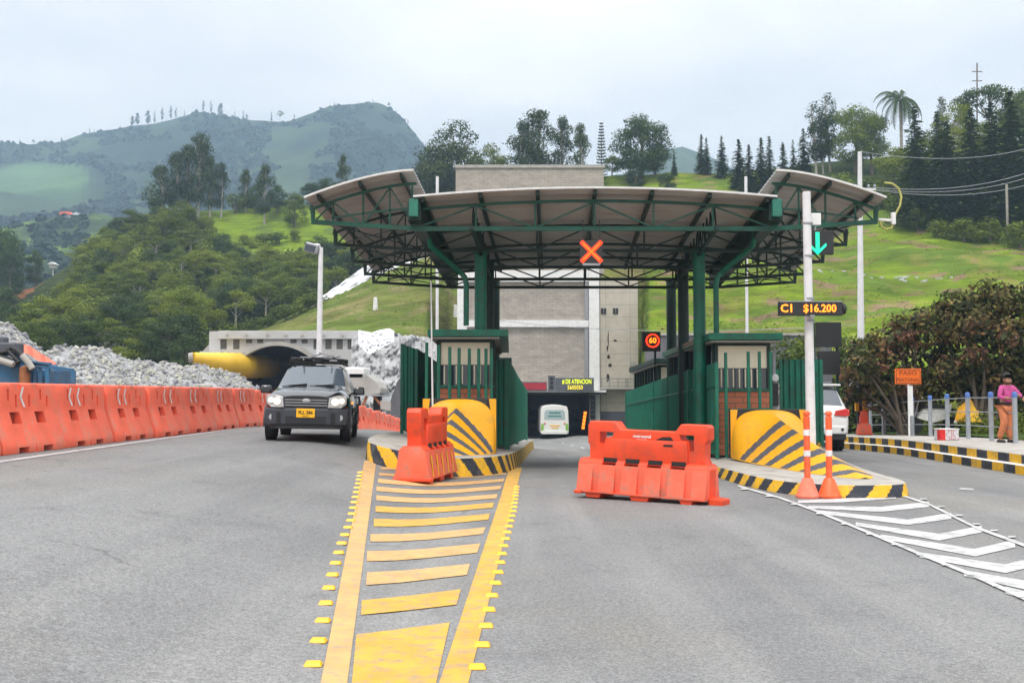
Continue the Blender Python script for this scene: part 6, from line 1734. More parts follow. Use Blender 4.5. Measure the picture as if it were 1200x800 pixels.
poseA = dict(pelvis=V((0, 0, .86)), spine=V((.02, .0, 1.02)), chest=V((.045, -.02, 1.22)), neck=V((.05, -.03, 1.36)), head=V((.03, -.06, 1.44)), crown=V((.02, -.07, 1.525)),
             shl=V((-.10, -.02, 1.29)), ell=V((-.20, -.08, 1.06)), wrl=V((-.02, -.22, 1.03)), shr=V((.19, -.02, 1.28)), elr=V((.31, -.12, 1.08)), wrr=V((.16, -.24, 1.10)),
             hpl=V((-.08, 0, .80)), knl=V((-.10, -.10, .46)), anl=V((-.14, .05, .09)), hpr=V((.085, 0, .80)), knr=V((.06, -.02, .45)), anr=V((.09, .0, .09)))
Yp = 24.1; Xp = (1177 - 600) / 1200 * Yp
person((Xp, Yp, G(Xp, Yp) + .375), R(8), 'person in pink top and rust orange trousers standing between two blue capped posts', 'pink', 'trousers', poseA)
poseB = dict(poseA); poseB['wrl'] = V((-.50, -.30, 1.06)); poseB['ell'] = V((-.30, -.14, 1.16))
Xp = (1218 - 600) / 1200 * 24.6
person((Xp, 24.6, G(Xp, 24.6) + .375), 0, 'person mostly cut off by the right edge, bare forearm near the nearest blue post', 'shirt_teal', 'hair', poseB)
# ------------------------------------------------------------------ trees
LD = 5.0
def leafcloud(m, rd, clumps, leaf, dens, flat=1.0, shell=.55, up=.3, mi=0, jitter=.12):
    """clumps: (centre, (rx, ry, rz)); leaf-sized faces through each clump's volume, thicker towards its skin"""
    for c, r in clumps:
        c = Vector(c); n_ = int(LD * dens * (r[0] * r[1] + r[1] * r[2] + r[0] * r[2]) / (leaf * leaf))
        for _ in range(n_):
            d = Vector((rd.gauss(0, 1), rd.gauss(0, 1), rd.gauss(0, 1))).normalized()
            k = shell + (1 - shell) * rd.random() ** .7 + rd.gauss(0, jitter)
            p = c + Vector((d.x * r[0], d.y * r[1], d.z * r[2])) * k
            nrm = (d + Vector((rd.gauss(0, .42), rd.gauss(0, .42), rd.gauss(0, .42) + up))).normalized()
            a = nrm.orthogonal().normalized(); b = nrm.cross(a); th = rd.uniform(0, 6.28)
            u = a * math.cos(th) + b * math.sin(th); v = nrm.cross(u)
            s = leaf * rd.uniform(.6, 1.3); q = s * rd.uniform(.4, .75)
            m.poly([p - u * s * .5, p - v * q * .45 + u * s * .05, p + u * s * .5, p + v * q * .45 - nrm * s * .08], mi)
mat('leaf_broad', (.052, .078, .030), .6, var=.0, island=.35, obj=.15, trans=.2)
KINDS = {}
def kind(name, builder, nvar=3):
    out = []
    for k in range(nvar):
        rd = random.Random(hash_(name) + k); out.append(builder(rd))
    KINDS[name] = out
def hash_(s): return sum(ord(c) * (i + 3) for i, c in enumerate(s))
def trunk(m, rd, H, r, forks, lean=.03):
    top = Vector((rd.uniform(-lean, lean) * H, rd.uniform(-lean, lean) * H, H)); mid_ = top * .5 + Vector((rd.uniform(-.02, .02) * H, rd.uniform(-.02, .02) * H, 0))
    m.tube([(0, 0, -.4), (0, 0, 0), mid_, top], [r * 1.5, r * 1.15, r * .75, r * .25], 7)
    for (c, rr) in forks:
        c = Vector(c); f = min(.92, max(.25, (c.z - rr[2] * .8) / H * .75)); a = top * f
        m.tube([a, a.lerp(c, .55) + Vector((0, 0, -.04 * H * .3)), c], [r * .5 * (1.1 - f * .6), r * .28, r * .08], 5)
# all kinds are built 10 m tall
def b_dense(rd, leafm='leaf_mid', spread=3.5, base=1.6, n_=34, leaf=.30, top=8.7):
    cl = []
    for k in range(n_):
        z = rd.uniform(base, top); f = (z - base) / (top - base); w_ = spread * math.sqrt(max(.08, 1 - (2 * f - .85) ** 2 / 1.5)); q = w_ * (.25 + .55 * rd.random() ** .5); a = k * 2.4 + rd.uniform(-.5, .5); s = rd.uniform(.95, 1.55)
        cl.append(((q * math.cos(a), q * math.sin(a), z), (s, s, s * .68)))
    cl.append(((0, 0, top + .3), (1.3, 1.3, .9)))
    m = MB(); leafcloud(m, rd, cl, leaf, 1.15, up=.35)
    t_ = MB(); trunk(t_, rd, 7, .26, cl[:8]); return m.mesh('crown', MAT[leafm]), t_.mesh('trunk', MAT['bark'], smooth=True)
def b_broad(rd, leafm='leaf_mid', leaf=.34, spread=3.6, base=3.0, n_=13, barkm='bark', dens=1.15, flat=.62, split=False):
    cl = []
    for k in range(n_):
        a = rd.uniform(0, 6.28); q = rd.random() ** .6 * spread * .72; z = rd.uniform(base + .8, 8.9); q *= (1.08 - abs(z - (base + 9) * .5) / 7); s = rd.uniform(1.0, 1.75)
        cl.append(((q * math.cos(a), q * math.sin(a), z), (s, s, s * flat)))
    cl.append(((0, 0, 9.0), (1.4, 1.4, .9))); 
    m = MB(); leafcloud(m, rd, cl, leaf, dens)
    t_ = MB(); trunk(t_, rd, 7.2, .24, cl[:9]); return m.mesh('crown', MAT[leafm]), t_.mesh('trunk', MAT[barkm], smooth=True)
def b_euc(rd):
    cl = []
    for k in range(27):
        z = rd.uniform(2.2, 9.4); q = (1.65 - abs(z - 5.6) * .27) * rd.uniform(.2, 1); a = rd.uniform(0, 6.28); s = rd.uniform(.55, .98) * (1.1 - .25 * (z > 8))
        cl.append(((q * math.cos(a), q * math.sin(a), z), (s, s, s * 1.0)))
    cl.append(((0, 0, 9.3), (.7, .7, .75)))
    m = MB(); leafcloud(m, rd, cl, .26, 1.15, up=0)
    t_ = MB(); trunk(t_, rd, 9.2, .16, cl); return m.mesh('crown', MAT['leaf_euc']), t_.mesh('trunk', MAT['bark_pale'], smooth=True)
def b_thin(rd):
    cl = []
    for k in range(30):
        z = rd.uniform(2.4, 9.7); q = (.95 - abs(z - 6) * .13) * rd.uniform(.2, 1); a = rd.uniform(0, 6.28); s = rd.uniform(.35, .6)
        cl.append(((q * math.cos(a), q * math.sin(a), z), (s, s, s * 1.25)))
    m = MB(); leafcloud(m, rd, cl, .22, 1.1, up=0)
    t_ = MB(); trunk(t_, rd, 9.5, .10, cl, .05); return m.mesh('crown', MAT['leaf_euc']), t_.mesh('trunk', MAT['bark_pale'], smooth=True)
def b_conifer(rd, w=2.5, leafm='leaf_conifer', gap=.24, z0=.7):
    m = MB(); z = z0
    while z < 9.9:
        f = (z - z0) / (10 - z0); rr = w * (1 - f) ** .8 * rd.uniform(.82, 1.12) + .06; n_ = max(4, int(rr * 10))
        for k in range(n_):
            a = rd.uniform(0, 6.28); L_ = rr * rd.uniform(.7, 1.1); d = Vector((math.cos(a), math.sin(a), 0)); steps = max(2, int(L_ / .22))
            for s in range(steps):
                q = (s + .6) / steps; p = d * (L_ * q) + Vector((0, 0, z - .28 * L_ * q * q + rd.uniform(-.09, .09)))
                sd_ = Vector((-d.y, d.x, 0)); wdt = .17 * (1.25 - q * .5) * rd.uniform(.7, 1.3); e = .25 * rd.uniform(.7, 1.2); t2 = Vector((0, 0, rd.uniform(-.14, .10)))
                m.poly([p - d * e, p + sd_ * wdt + t2 * .6, p + d * e + t2, p - sd_ * wdt - t2 * .3])
        z += gap * rd.uniform(.7, 1.1)
    t_ = MB(); t_.tube([(0, 0, -.4), (0, 0, 3), (0, 0, 9.8)], [.2, .15, .02], 7); return m.mesh('crown', MAT[leafm]), t_.mesh('trunk', MAT['bark'], smooth=True)
def b_norfolk(rd):
    m = MB(); z = 1.5
    while z < 9.9:
        rr = 1.25 * (1 - z / 10.4) ** .7 + .08
        for k in range(7):
            a = k * .9 + z * 1.3; d = Vector((math.cos(a), math.sin(a), .15)); 
            for s in range(5): q = (s + .7) / 5; p = d * rr * q + Vector((0, 0, z)); sd_ = Vector((-d.y, d.x, 0)); m.poly([p - d * .12, p + sd_ * .10, p + d * .15, p - sd_ * .10]); m.poly([p - d * .12, p + Vector((0, 0, .1)), p + d * .15, p - Vector((0, 0, .1))])
        z += .45
    t_ = MB(); t_.tube([(0, 0, -.4), (0, 0, 9.8)], [.13, .02], 6); return m.mesh('crown', MAT['leaf_dark']), t_.mesh('trunk', MAT['bark'])
def b_palm(rd):
    m = MB()
    for k in range(20):
        a = k * 2.4; el = rd.uniform(-.35, 1.25); L_ = rd.uniform(3.0, 3.9); d = Vector((math.cos(a), math.sin(a), 0)); p = Vector((0, 0, 7.7)); pts = []
        for s in range(12):
            q = s / 11; ang = el - 1.75 * q ** 1.3; p = p + (d * math.cos(ang) + Vector((0, 0, math.sin(ang)))) * (L_ / 11); pts.append(p.copy())
        for i in range(len(pts) - 1):
            b = pts[i]; tdir = (pts[i + 1] - b); sd_ = Vector((-d.y, d.x, 0))
            for s in (-1, 1):
                for e in (0, .5):
                    c = b + tdir * e; ln = .75 * math.sin(PI * min(1, (i + 1.2) / 11)) + .15; tip = c + sd_ * s * ln * .8 + tdir * .5 + Vector((0, 0, -ln * .45)); m.poly([c, c + tdir * .42, tip])
        m.tube(pts, [.05] * 6 + [.03] * 6, 4, caps=False)
    t_ = MB(); t_.tube([(0, 0, -.4), (.05, 0, 3), (0, 0, 7.8)], [.28, .2, .2], 9); return m.mesh('crown', MAT['leaf_dark']), t_.mesh('trunk', MAT['bark_pale'], smooth=True)
def b_umbrella(rd):
    cl = []
    for k in range(12):
        a = rd.uniform(0, 6.28); q = rd.random() ** .5 * 4.2; cl.append(((q * math.cos(a), q * math.sin(a), 8.8 - q * q * .05 + rd.uniform(-.4, .3)), (1.3, 1.3, .5)))
    m = MB(); leafcloud(m, rd, cl, .34, 1.25); t_ = MB(); trunk(t_, rd, 8, .2, cl); return m.mesh('crown', MAT['leaf_dark']), t_.mesh('trunk', MAT['bark'], smooth=True)
kind('broad', lambda rd: b_dense(rd), 5)
kind('dense', lambda rd: b_dense(rd, 'leaf_dark', 4.0, 2.2, 42), 2)
kind('denselight', lambda rd: b_dense(rd, 'leaf_broad', 4.2, 1.2, 44), 2)
kind('broadlight', lambda rd: b_dense(rd, 'leaf_light', 3.4, 2.4, 28), 3)
kind('broaddark', lambda rd: b_dense(rd, 'leaf_dark', 3.3, 1.8, 30), 3)
kind('flat', lambda rd: b_broad(rd, 'leaf_mid', .32, 4.6, 5.2, 14, 'bark_pale', 1.2, .36), 4)
kind('euc', b_euc, 4); kind('thin', b_thin, 3); kind('conifer', lambda rd: b_conifer(rd), 3); kind('cypress', lambda rd: b_conifer(rd, 1.75), 3)
kind('norfolk', b_norfolk, 1); kind('palm', b_palm, 1); kind('umbrella', b_umbrella, 2)
def bush_mesh(rd, leafm):
    cl = [((rd.uniform(-3, 3), rd.uniform(-3, 3), rd.uniform(1.5, 6.5)), (rd.uniform(1.6, 2.8),) * 3) for _ in range(7)] + [((0, 0, 7.3), (2.2, 2.2, 2.2))]
    m = MB(); leafcloud(m, rd, cl, .85, 1.2); t_ = MB(); trunk(t_, rd, 6, .3, cl[:4]); return m.mesh('crown', MAT[leafm]), t_.mesh('trunk', MAT['bark'])
kind('bush', lambda rd: bush_mesh(rd, 'leaf_mid'), 3); kind('bushlight', lambda rd: bush_mesh(rd, 'leaf_light'), 2)
NAMES = dict(dense='broadleaf_tree', denselight='broadleaf_tree', broad='broadleaf_tree', broadlight='broadleaf_tree', broaddark='broadleaf_tree', flat='flat_topped_tree', euc='eucalyptus_tree', thin='eucalyptus_tree', conifer='conifer_tree', cypress='cypress_tree', norfolk='pine_tree', palm='palm_tree', umbrella='umbrella_tree', bush='bush', bushlight='bush')
ntree = 0
def tree(k, pos, h, label, cat='tree', group=None, wf=1.0):
    global ntree
    ntree += 1; rd = random.Random(ntree * 7 + 1); crown, tr = KINDS[k][rd.randrange(len(KINDS[k]))]
    t = thing(NAMES[k], label, cat, (pos.x, pos.y, pos.z - .15), rd.uniform(0, 6.28), group)
    s = h / 10; t.scale = (s * wf, s * wf, s)
    tag_obj('trunk', tr, t); tag_obj('crown', crown, t); return t
def on(hill, px, base, top, k, label, wf=1.0, cat='tree', group=None):
    p = hill.on(px, base); b = at(px, base, p.y); h = at(px, top, p.y).z - p.z
    return tree(k, p, h, label, cat, group, wf)

# right skyline
S = [(535, 236, 137, 'denselight', 'large spreading green tree rising behind the left end of the block building', 1.0), (508, 240, 160, 'denselight', 'dark green tree left of the large one behind the block building', .8), (575, 236, 165, 'broad', 'lighter green tree filling the gap between the two big groups behind the block building', .9),
     (612, 232, 138, 'euc', 'left eucalyptus of the tall cluster above the block building', 1.1), (632, 232, 127, 'euc', 'tallest eucalyptus of the cluster above the block building', 1.25), (659, 232, 134, 'euc', 'eucalyptus with open trunk gap, right half of the cluster above the block building', .95), (681, 232, 144, 'euc', 'slim eucalyptus at the right end of the cluster above the block building', .8),
     (705, 222, 141, 'norfolk', 'slender pointed pine between the eucalyptus cluster and the round tree', .8), (750, 214, 131, 'dense', 'big round dark tree alone on the skyline right of the block building', 1.15),
     (745, 226, 183, 'broaddark', 'small dark tree on the meadow in front of the big round tree', 1.0), (781, 228, 200, 'broaddark', 'low dark bushy tree on the meadow just above the canopy roof', 1.2), (717, 206, 180, 'broadlight', 'small pale tree just right of the block building top', 1.2), (768, 205, 178, 'broadlight', 'small pale tree at the right foot of the big round tree', 1.3), (790, 206, 176, 'cypress', 'lone small cypress between the round tree and the cypress rows', 1.0),
     (822, 205, 156, 'cypress', 'first tall cypress left of the row of three', 1.1), (828, 206, 160, 'cypress', 'cypress leaning into the first tall one', 1.0), (846, 210, 158, 'cypress', 'middle tall cypress of the skyline row', 1.2), (866, 222, 162, 'cypress', 'cypress standing lower on the slope, fourth of the skyline row', 1.4), (878, 226, 168, 'cypress', 'shorter cypress, fifth of the skyline row', 1.3), (892, 222, 160, 'cypress', 'sixth cypress of the skyline row', 1.2), (902, 222, 158, 'cypress', 'seventh cypress of the skyline row', 1.1), (918, 224, 166, 'cypress', 'eighth cypress of the skyline row', 1.3), (930, 224, 162, 'conifer', 'broad dark conifer ending the cypress row', .6),
     (942, 226, 149, 'conifer', 'dark conifer with pointed top left of the thin eucalyptus pair', .9), (957, 206, 117, 'thin', 'left tree of the thin eucalyptus pair on the right skyline', 1.5), (973, 202, 107, 'thin', 'right tree of the thin eucalyptus pair on the right skyline', 1.4), (965, 204, 128, 'thin', 'short thin eucalyptus between the skyline pair', 1.4),
     (1003, 204, 120, 'broadlight', 'big pale green rounded tree left of the palm', 1.15), (1022, 206, 128, 'broadlight', 'pale green tree partly behind the palm', .9), (1057, 208, 88, 'palm', 'tall palm sticking out above the right skyline', .72),
     (1048, 225, 170, 'broad', 'low green tree below the palm', 1.4), (985, 240, 198, 'bushlight', 'light green bush below the pale rounded tree', 1.5), (1010, 246, 205, 'bush', 'dark bush at the top of the terraced meadow', 1.6), (960, 236, 206, 'bush', 'bush below the thin eucalyptus pair', 1.6), (935, 238, 208, 'bush', 'bush at the foot of the pointed conifer', 1.6), (1030, 250, 215, 'bushlight', 'bright bush left of the big conifers', 1.5), 
     (1074, 264, 122, 'conifer', 'huge dark conifer directly right of the palm', .95), (1100, 258, 128, 'conifer', 'dark conifer second from the palm', .85), (1112, 266, 140, 'conifer', 'dark conifer in the middle of the big right group', 1.0), (1140, 266, 125, 'conifer', 'broad dark conifer third in the big right group', .95), (1165, 268, 118, 'conifer', 'dark conifer near the right edge', .95), (1187, 270, 105, 'conifer', 'tallest dark conifer at the right edge', 1.0), (1215, 272, 100, 'conifer', 'dark conifer cut by the right edge', 1.0),
     (1105, 200, 112, 'thin', 'sparse thin tree on the skyline above the conifers', 1.3), (1120, 205, 116, 'flat', 'flat topped sparse tree on the skyline above the conifers', .7), (1133, 200, 115, 'euc', 'dark feathery tree left of the bare mast', .9), (1162, 195, 96, 'umbrella', 'dark umbrella shaped tree right of the bare mast', .85), (1185, 200, 104, 'broad', 'rounded green tree behind the tallest right conifer', .9), (1205, 200, 100, 'broad', 'rounded green tree at the right frame edge', .9), (1090, 215, 150, 'broad', 'green tree filling behind the right conifers', 1.2), (1125, 215, 145, 'broad', 'dense green tree between the right conifers', 1.2), (1155, 215, 140, 'broad', 'dense green tree behind the broad conifer', 1.2), (1235, 230, 120, 'broad', 'green tree beyond the right edge conifers', 1.2), 
     (1075, 268, 240, 'broadlight', 'small round pale tree standing before the big conifers', 1.1), (1055, 262, 228, 'bush', 'dark bush left of the small round pale tree', 1.4), (1100, 275, 254, 'bush', 'low dark bush at the foot of the conifers', 1.8), (1130, 277, 252, 'bush', 'low bush below the broad conifer', 1.8), (1160, 278, 250, 'bush', 'low bush right of the broad conifer', 1.8), (1195, 285, 255, 'bush', 'low dark bush by the wooden pole', 1.8)]
for px, b, tp, k, lab, wf in S: on(hillA, px, b, tp, k, lab, wf)
# left hill skyline
S = [(188, 268, 192, 'euc', 'leftmost eucalyptus of the tall dark group on the left hill', 1.25), (206, 262, 176, 'euc', 'second eucalyptus of the tall dark group on the left hill', 1.0), (232, 258, 154, 'euc', 'tallest eucalyptus of the dark group on the left hill', .95), (219, 258, 168, 'euc', 'eucalyptus just left of the tallest on the left hill', .95), (246, 256, 182, 'euc', 'eucalyptus just right of the tallest on the left hill', .9), (259, 254, 190, 'euc', 'eucalyptus at the right end of the dark group on the left hill', .9),
     (288, 249, 197, 'euc', 'slim eucalyptus at the back of the bright meadow', .95), (310, 262, 190, 'euc', 'single eucalyptus in front of the bright meadow rim', 1.0), (300, 250, 215, 'broaddark', 'dark low tree behind the single eucalyptus', 1.0), (325, 250, 214, 'broaddark', 'dark tree right of the single eucalyptus', 1.1), (345, 266, 224, 'broad', 'round tree on the meadow left of the canopy wing', 1.1), (365, 246, 212, 'broaddark', 'dark tree at the meadow rim, first left of the tall slim one', 1.3), (384, 245, 206, 'broaddark', 'dark tree at the meadow rim beside the tall slim one', 1.2), (402, 244, 179, 'euc', 'tall slim eucalyptus above the left canopy wing', .75), (418, 244, 208, 'broad', 'green tree right of the tall slim eucalyptus', 1.2), (440, 246, 212, 'broad', 'green tree above the left canopy wing', 1.2), (460, 250, 205, 'broaddark', 'dark tree above the inner end of the left canopy wing', 1.1), (480, 252, 200, 'broaddark', 'dark tree where the left wing meets the skyline', 1.1),
     (275, 250, 222, 'bush', 'dark bush at the left end of the meadow rim', 1.2), (213, 300, 232, 'broad', 'olive green tree standing below the tall dark group', 1.0), (190, 300, 240, 'broad', 'brownish tree at the left foot of the tall dark group', 1.0), (238, 300, 250, 'broad', 'broad tree at the meadow corner below the tall dark group', 1.1), (152, 285, 243, 'flat', 'pale bushy tree on the shoulder left of the tall dark group', 1.2)]
for px, b, tp, k, lab, wf in S: on(hillC, px, b, tp, k, lab, wf)
for j, (px, b, tp) in enumerate(((2, 352, 262), (12, 356, 282), (-20, 350, 255), (40, 322, 290), (14, 420, 365), (-12, 425, 355), (-50, 350, 265))): on(hillC, px, b, tp, 'broaddark' if j != 4 else 'broadlight', ['tall dark tree at the left edge above the rock heap', 'shorter dark tree just right of the tall one at the left edge', 'dark tree cut by the left edge above the rock heap', 'slim dark tree beside the red earth cut', 'bright green bushy tree rising behind the left end of the rock heap', 'dark tree low at the left edge behind the rock heap', 'dark tree beyond the left edge'][j], .75)
# meadow bushes
rd = random.Random(5)
for j, (px, b, tp) in enumerate(((286, 288, 272), (298, 292, 276), (312, 286, 270), (328, 284, 268), (278, 298, 280), (345, 280, 266), (264, 312, 296), (290, 312, 298), (352, 296, 288))): on(hillC, px, b, tp, 'bush', 'low dark bush among others on the bright meadow slope', 1.5, 'bush', 'bushes on the bright meadow')
# dense wood on the left hill
def wood():
    rd = random.Random(21); spots = []
    tries = 0
    while len(spots) < 190 and tries < 6000:
        tries += 1; px = rd.uniform(-30, 470); sy = rd.uniform(262, 448)
        top = interp([(0, 380), (70, 345), (90, 318), (130, 278), (180, 270), (238, 285), (262, 312), (300, 326), (380, 312), (430, 318), (470, 330)], px)
        lowb = interp([(230, 448), (260, 412), (330, 384), (400, 352), (470, 335)], px)
        if sy < top or sy > lowb: continue
        if 5 < px < 94 and sy < interp([(14, 408), (92, 366)], px): continue
        sc_ = lerp(22, 42, (sy - 262) / 186)
        if any(abs(px - a) < sc_ * .42 and abs(sy - b) < sc_ * .30 for a, b in spots): continue
        spots.append((px, sy))
    spots.sort(key=lambda q: q[1])
    for px, sy in spots:
        h = lerp(28, 68, ((sy - 262) / 186) ** 1.2) * rd.uniform(.8, 1.2)
        k = rd.choice(['broad', 'broad', 'flat', 'flat', 'broaddark', 'broadlight', 'bush'] if sy > 330 else ['broad', 'broad', 'flat', 'broadlight', 'broaddark', 'bush', 'bushlight'])
        if sy > 385 and rd.random() < .6: k = rd.choice(['flat', 'broaddark', 'flat'])
        zone = 'upper' if sy < 320 else 'middle' if sy < 375 else 'lower'
        lab = {'flat': 'layered flat crowned tree in the %s part of the dense wood on the left hill', 'broad': 'rounded mid green tree in the %s part of the dense wood on the left hill', 'broaddark': 'dark rounded tree in the %s part of the dense wood on the left hill', 'broadlight': 'bright green tree in the %s part of the dense wood on the left hill',
               'bush': 'dense bushy tree in the %s part of the dense wood on the left hill', 'bushlight': 'bright bushy tree in the %s part of the dense wood on the left hill'}[k] % zone
        on(hillC, px, sy, sy - h, k, lab, rd.uniform(1.0, 1.35), group='%s in the %s part of the left hill wood' % ({'flat': 'flat crowned trees', 'broad': 'rounded trees', 'broaddark': 'dark rounded trees', 'broadlight': 'bright green trees', 'bush': 'bushy trees', 'bushlight': 'bright bushy trees'}[k], zone))
wood()
for j, (px, b, tp, k) in enumerate(((235, 405, 372, 'bushlight'), (250, 400, 368, 'bush'), (268, 398, 372, 'bushlight'), (285, 394, 374, 'bush'), (300, 389, 368, 'bush'), (315, 384, 364, 'bushlight'), (335, 376, 352, 'bush'), (352, 368, 345, 'bushlight'), (370, 360, 338, 'bush'))):
    on(hillB, max(px, 232), b, tp, k, 'bushy shrub in the line above the left tunnel portal', 1.6, 'bush', 'shrubs above the left tunnel portal')
# white trunks standing before the wood
for px, b, tp in ((193, 420, 350), (217, 410, 340), (165, 418, 362), (77, 398, 350)): on(hillC, px, b, tp, 'flat', 'open crowned tree with pale bare trunk at the lower rim of the wood', .9, group='pale trunked trees at the rim of the wood')
# far ridge trees
rd = random.Random(8)
for px, h in ((23, 6), (39, 8), (47, 5), (52, 6), (72, 6), (105, 8), (110, 6), (155, 14), (161, 17), (173, 19), (181, 16), (190, 19), (200, 19), (206, 14), (216, 9), (238, 15), (247, 17), (259, 17), (256, 13), (275, 10), (285, 12), (289, 9), (318, 14), (328, 16), (345, 8), (392, 6), (420, 5), (437, 6), (455, 8), (478, 8)):
    b = interp(hillD.c, px) + 1.5; q = hillD.on(px, b); kk = rd.choice(['thin', 'euc', 'flat', 'thin'])
    tree(kk, q, h * q.y / 1200, 'tiny tree standing out on the far mountain ridge', group='trees on the far ridge', wf=1.0 if kk != 'flat' else .8)
# mountain and valley woods as masses
def mass(hill, n_, pxr, syr, hr, name, lab, cond, seed, leafm, base=None):
    rd = random.Random(seed); m = MB()
    for _ in range(n_):
        px = rd.uniform(*pxr); sy = rd.uniform(*syr); 
        if sy < hill.cy(px) + 1 or not cond(px, sy): continue
        p = hill.on(px, sy); s = rd.uniform(*hr)
        for q in range(9):
            d = Vector((rd.gauss(0, 1), rd.gauss(0, 1), abs(rd.gauss(0, .8)))).normalized(); c = p + Vector((d.x * s * .6, d.y * s * .6, d.z * s * .9)); nrm = (d + Vector((rd.gauss(0, .4), rd.gauss(0, .4), .3))).normalized(); u = nrm.orthogonal().normalized() * s * .45; v = nrm.cross(u)
            m.poly([c - u, c - v, c + u, c + v])
    tag(m.build(name, MAT[leafm]), lab, 'woodland', kind='stuff')
mass(hillD, 14000, (-60, 560), (118, 330), (2.2, 4.6), 'far_woodland', 'hazy blue green woodland covering the far mountain', lambda px, sy: fbm(px * .013, sy * .03, 4, 1) > -.12 and not ((px - 45) / 80) ** 2 + ((sy - 218) / 30) ** 2 < 1, 3, 'leaf_far')
mass(hillE, 1600, (-60, 330), (255, 340), (2.2, 4.0), 'valley_woodland', 'scattered hazy trees on the valley floor left of the near hill', lambda px, sy: fbm(px * .03, sy * .06, 9, 1) > 0, 4, 'leaf_far')
# undergrowth of the wood and grass tufts on the right hill
def undergrowth():
    rd = random.Random(31); m = MB()
    for _ in range(1300):
        px = rd.uniform(-40, 470); sy = rd.uniform(265, 450)
        top = interp([(0, 350), (70, 340), (90, 312), (130, 272), (180, 262), (238, 276), (262, 300), (300, 314), (380, 300), (430, 308), (470, 325)], px)
        if sy < top or sy > interp([(230, 450), (260, 416), (330, 390), (400, 356), (470, 338)], px): continue
        if 14 < px < 80 and abs(sy - interp([(14, 352), (40, 332), (78, 300)], px)) < 18: continue
        p = hillC.on(px, sy); s = rd.uniform(.8, 1.8); leafcloud(m, rd, [(p + Vector((0, 0, s * .5)), (s, s, s * .7))], .5, .30)
    tag(m.build('undergrowth', MAT['leaf_under']), 'tangled undergrowth between the trees of the left hill wood', 'undergrowth', kind='stuff')
undergrowth()
def tufts():
    rd = random.Random(41); m = MB()
    for _ in range(3600):
        px = rd.uniform(690, 1260); sy = rd.uniform(214, 398)
        p = hillA.on(px, sy)
        if fbm(p.x, p.y, 3, .09) < -.05 + .1 * rd.random(): continue
        s = rd.uniform(.2, .6)
        leafcloud(m, rd, [(p + Vector((0, 0, s * .1)), (s * 1.6, s * 1.6, s * .4))], .26, .14, up=1.6)
    tag(m.build('meadow_tufts', MAT['leaf_grass']), 'rough tufts of grass and weeds on the terraced green hill', 'grass', kind='stuff')
    m = MB()
    for _ in range(1500):
        px = rd.uniform(300, 560); sy = rd.uniform(292, 398)
        if sy < hillB.cy(px) + 2: continue
        p = hillB.on(px, sy); s = rd.uniform(.12, .4); leafcloud(m, rd, [(p + Vector((0, 0, s * .1)), (s * 1.6, s * 1.6, s * .4))], .25, .14, up=1.6)
    tag(m.build('embankment_tufts', MAT['leaf_grass']), 'tufts of grass and weeds on the olive embankment over the left portal', 'grass', kind='stuff')
tufts()
# stones along the terrace edge
m = MB(); rd = random.Random(6)
for k in range(30):
    px = rd.uniform(940, 1120); sy = interp([(940, 332), (1030, 326), (1120, 322)], px) + rd.uniform(-2, 2); p = hillA.on(px, sy); m.box(p, (rd.uniform(.2, .5), .3, rd.uniform(.1, .25)), rz=rd.uniform(0, 3))
tag(m.build('terrace_stones', MAT['concrete_pale'], bevel=.04), 'line of pale stones along a terrace of the green hill', 'stones', kind='stuff')
for lab, (px, sy) in (('white marker block standing on the olive embankment, left one', (440, 365)), ('white marker block on the olive embankment near the frame column', (534, 372))):
    q = hillB.on(px, sy); t = thing('marker_stone', lab, 'marker', q); m = MB(); m.box((0, 0, .6), (.55, .4, 1.5), taper=.7); m.build('block', MAT['reflect_white'], t, bevel=.05)

# bronze-leaved tree over the right pavement
def bronze(px, pyb, Y, clumps, lab, seed):
    rd = random.Random(seed); c0 = at(px, pyb, Y); zg = G(c0.x, Y) + .35
    t = thing('bronze_leaved_tree', lab, 'tree', (c0.x, Y, zg))
    cl = []
    for (a, b, r, dy) in clumps:
        y_ = Y + dy; q = at(a, b, y_); rr = r / 1200 * y_; cl.append((q, (rr, rr * 1.0, rr * .72)))
    m = MB()
    sub = []
    for c, r in cl:
        for _ in range(14):
            d = Vector((rd.gauss(0, 1), rd.gauss(0, 1), rd.gauss(0, 1))).normalized(); sub.append((c + Vector((d.x * r[0] * .72, d.y * r[1] * .72, d.z * r[2] * .78)), (r[0] * .40, r[1] * .40, r[2] * .36)))
    leafcloud(m, rd, sub, .17, .62, up=.25, shell=.35)
    m.build('crown', MAT['leaf_bronze'], t, world=True)
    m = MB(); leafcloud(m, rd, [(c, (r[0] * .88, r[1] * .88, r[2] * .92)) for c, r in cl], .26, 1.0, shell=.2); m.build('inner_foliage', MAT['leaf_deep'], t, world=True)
    m = MB(); base = Vector((c0.x, Y, zg))
    for k in range(4):
        b0 = base + Vector((rd.uniform(-.25, .25), rd.uniform(-.2, .2), -.2))
        for c, r in cl[k::4]: m.tube([b0, b0.lerp(c, .45) + Vector((rd.uniform(-.2, .2), 0, .3)), c], [.075, .05, .015], 6)
    m.build('trunk', MAT['bark'], t, world=True, smooth=True)
bronze(1062, 505, 33, [(1012, 428, 27, -1), (1008, 455, 20, 0), (1035, 405, 32, -.5), (1050, 440, 36, 0), (1072, 385, 34, 0), (1095, 420, 38, 1), (1030, 465, 24, .5), (1075, 460, 30, .5), (1105, 375, 30, 1.5), (1000, 412, 16, 0), (1110, 455, 26, 1), (1005, 440, 26, 1), (1022, 410, 26, 1), (1045, 470, 22, 1.5), (1058, 400, 30, 1.2), (998, 468, 12, 1)], 'dense bronze and green leaved tree over the pavement, left one behind the orange sign', 5)
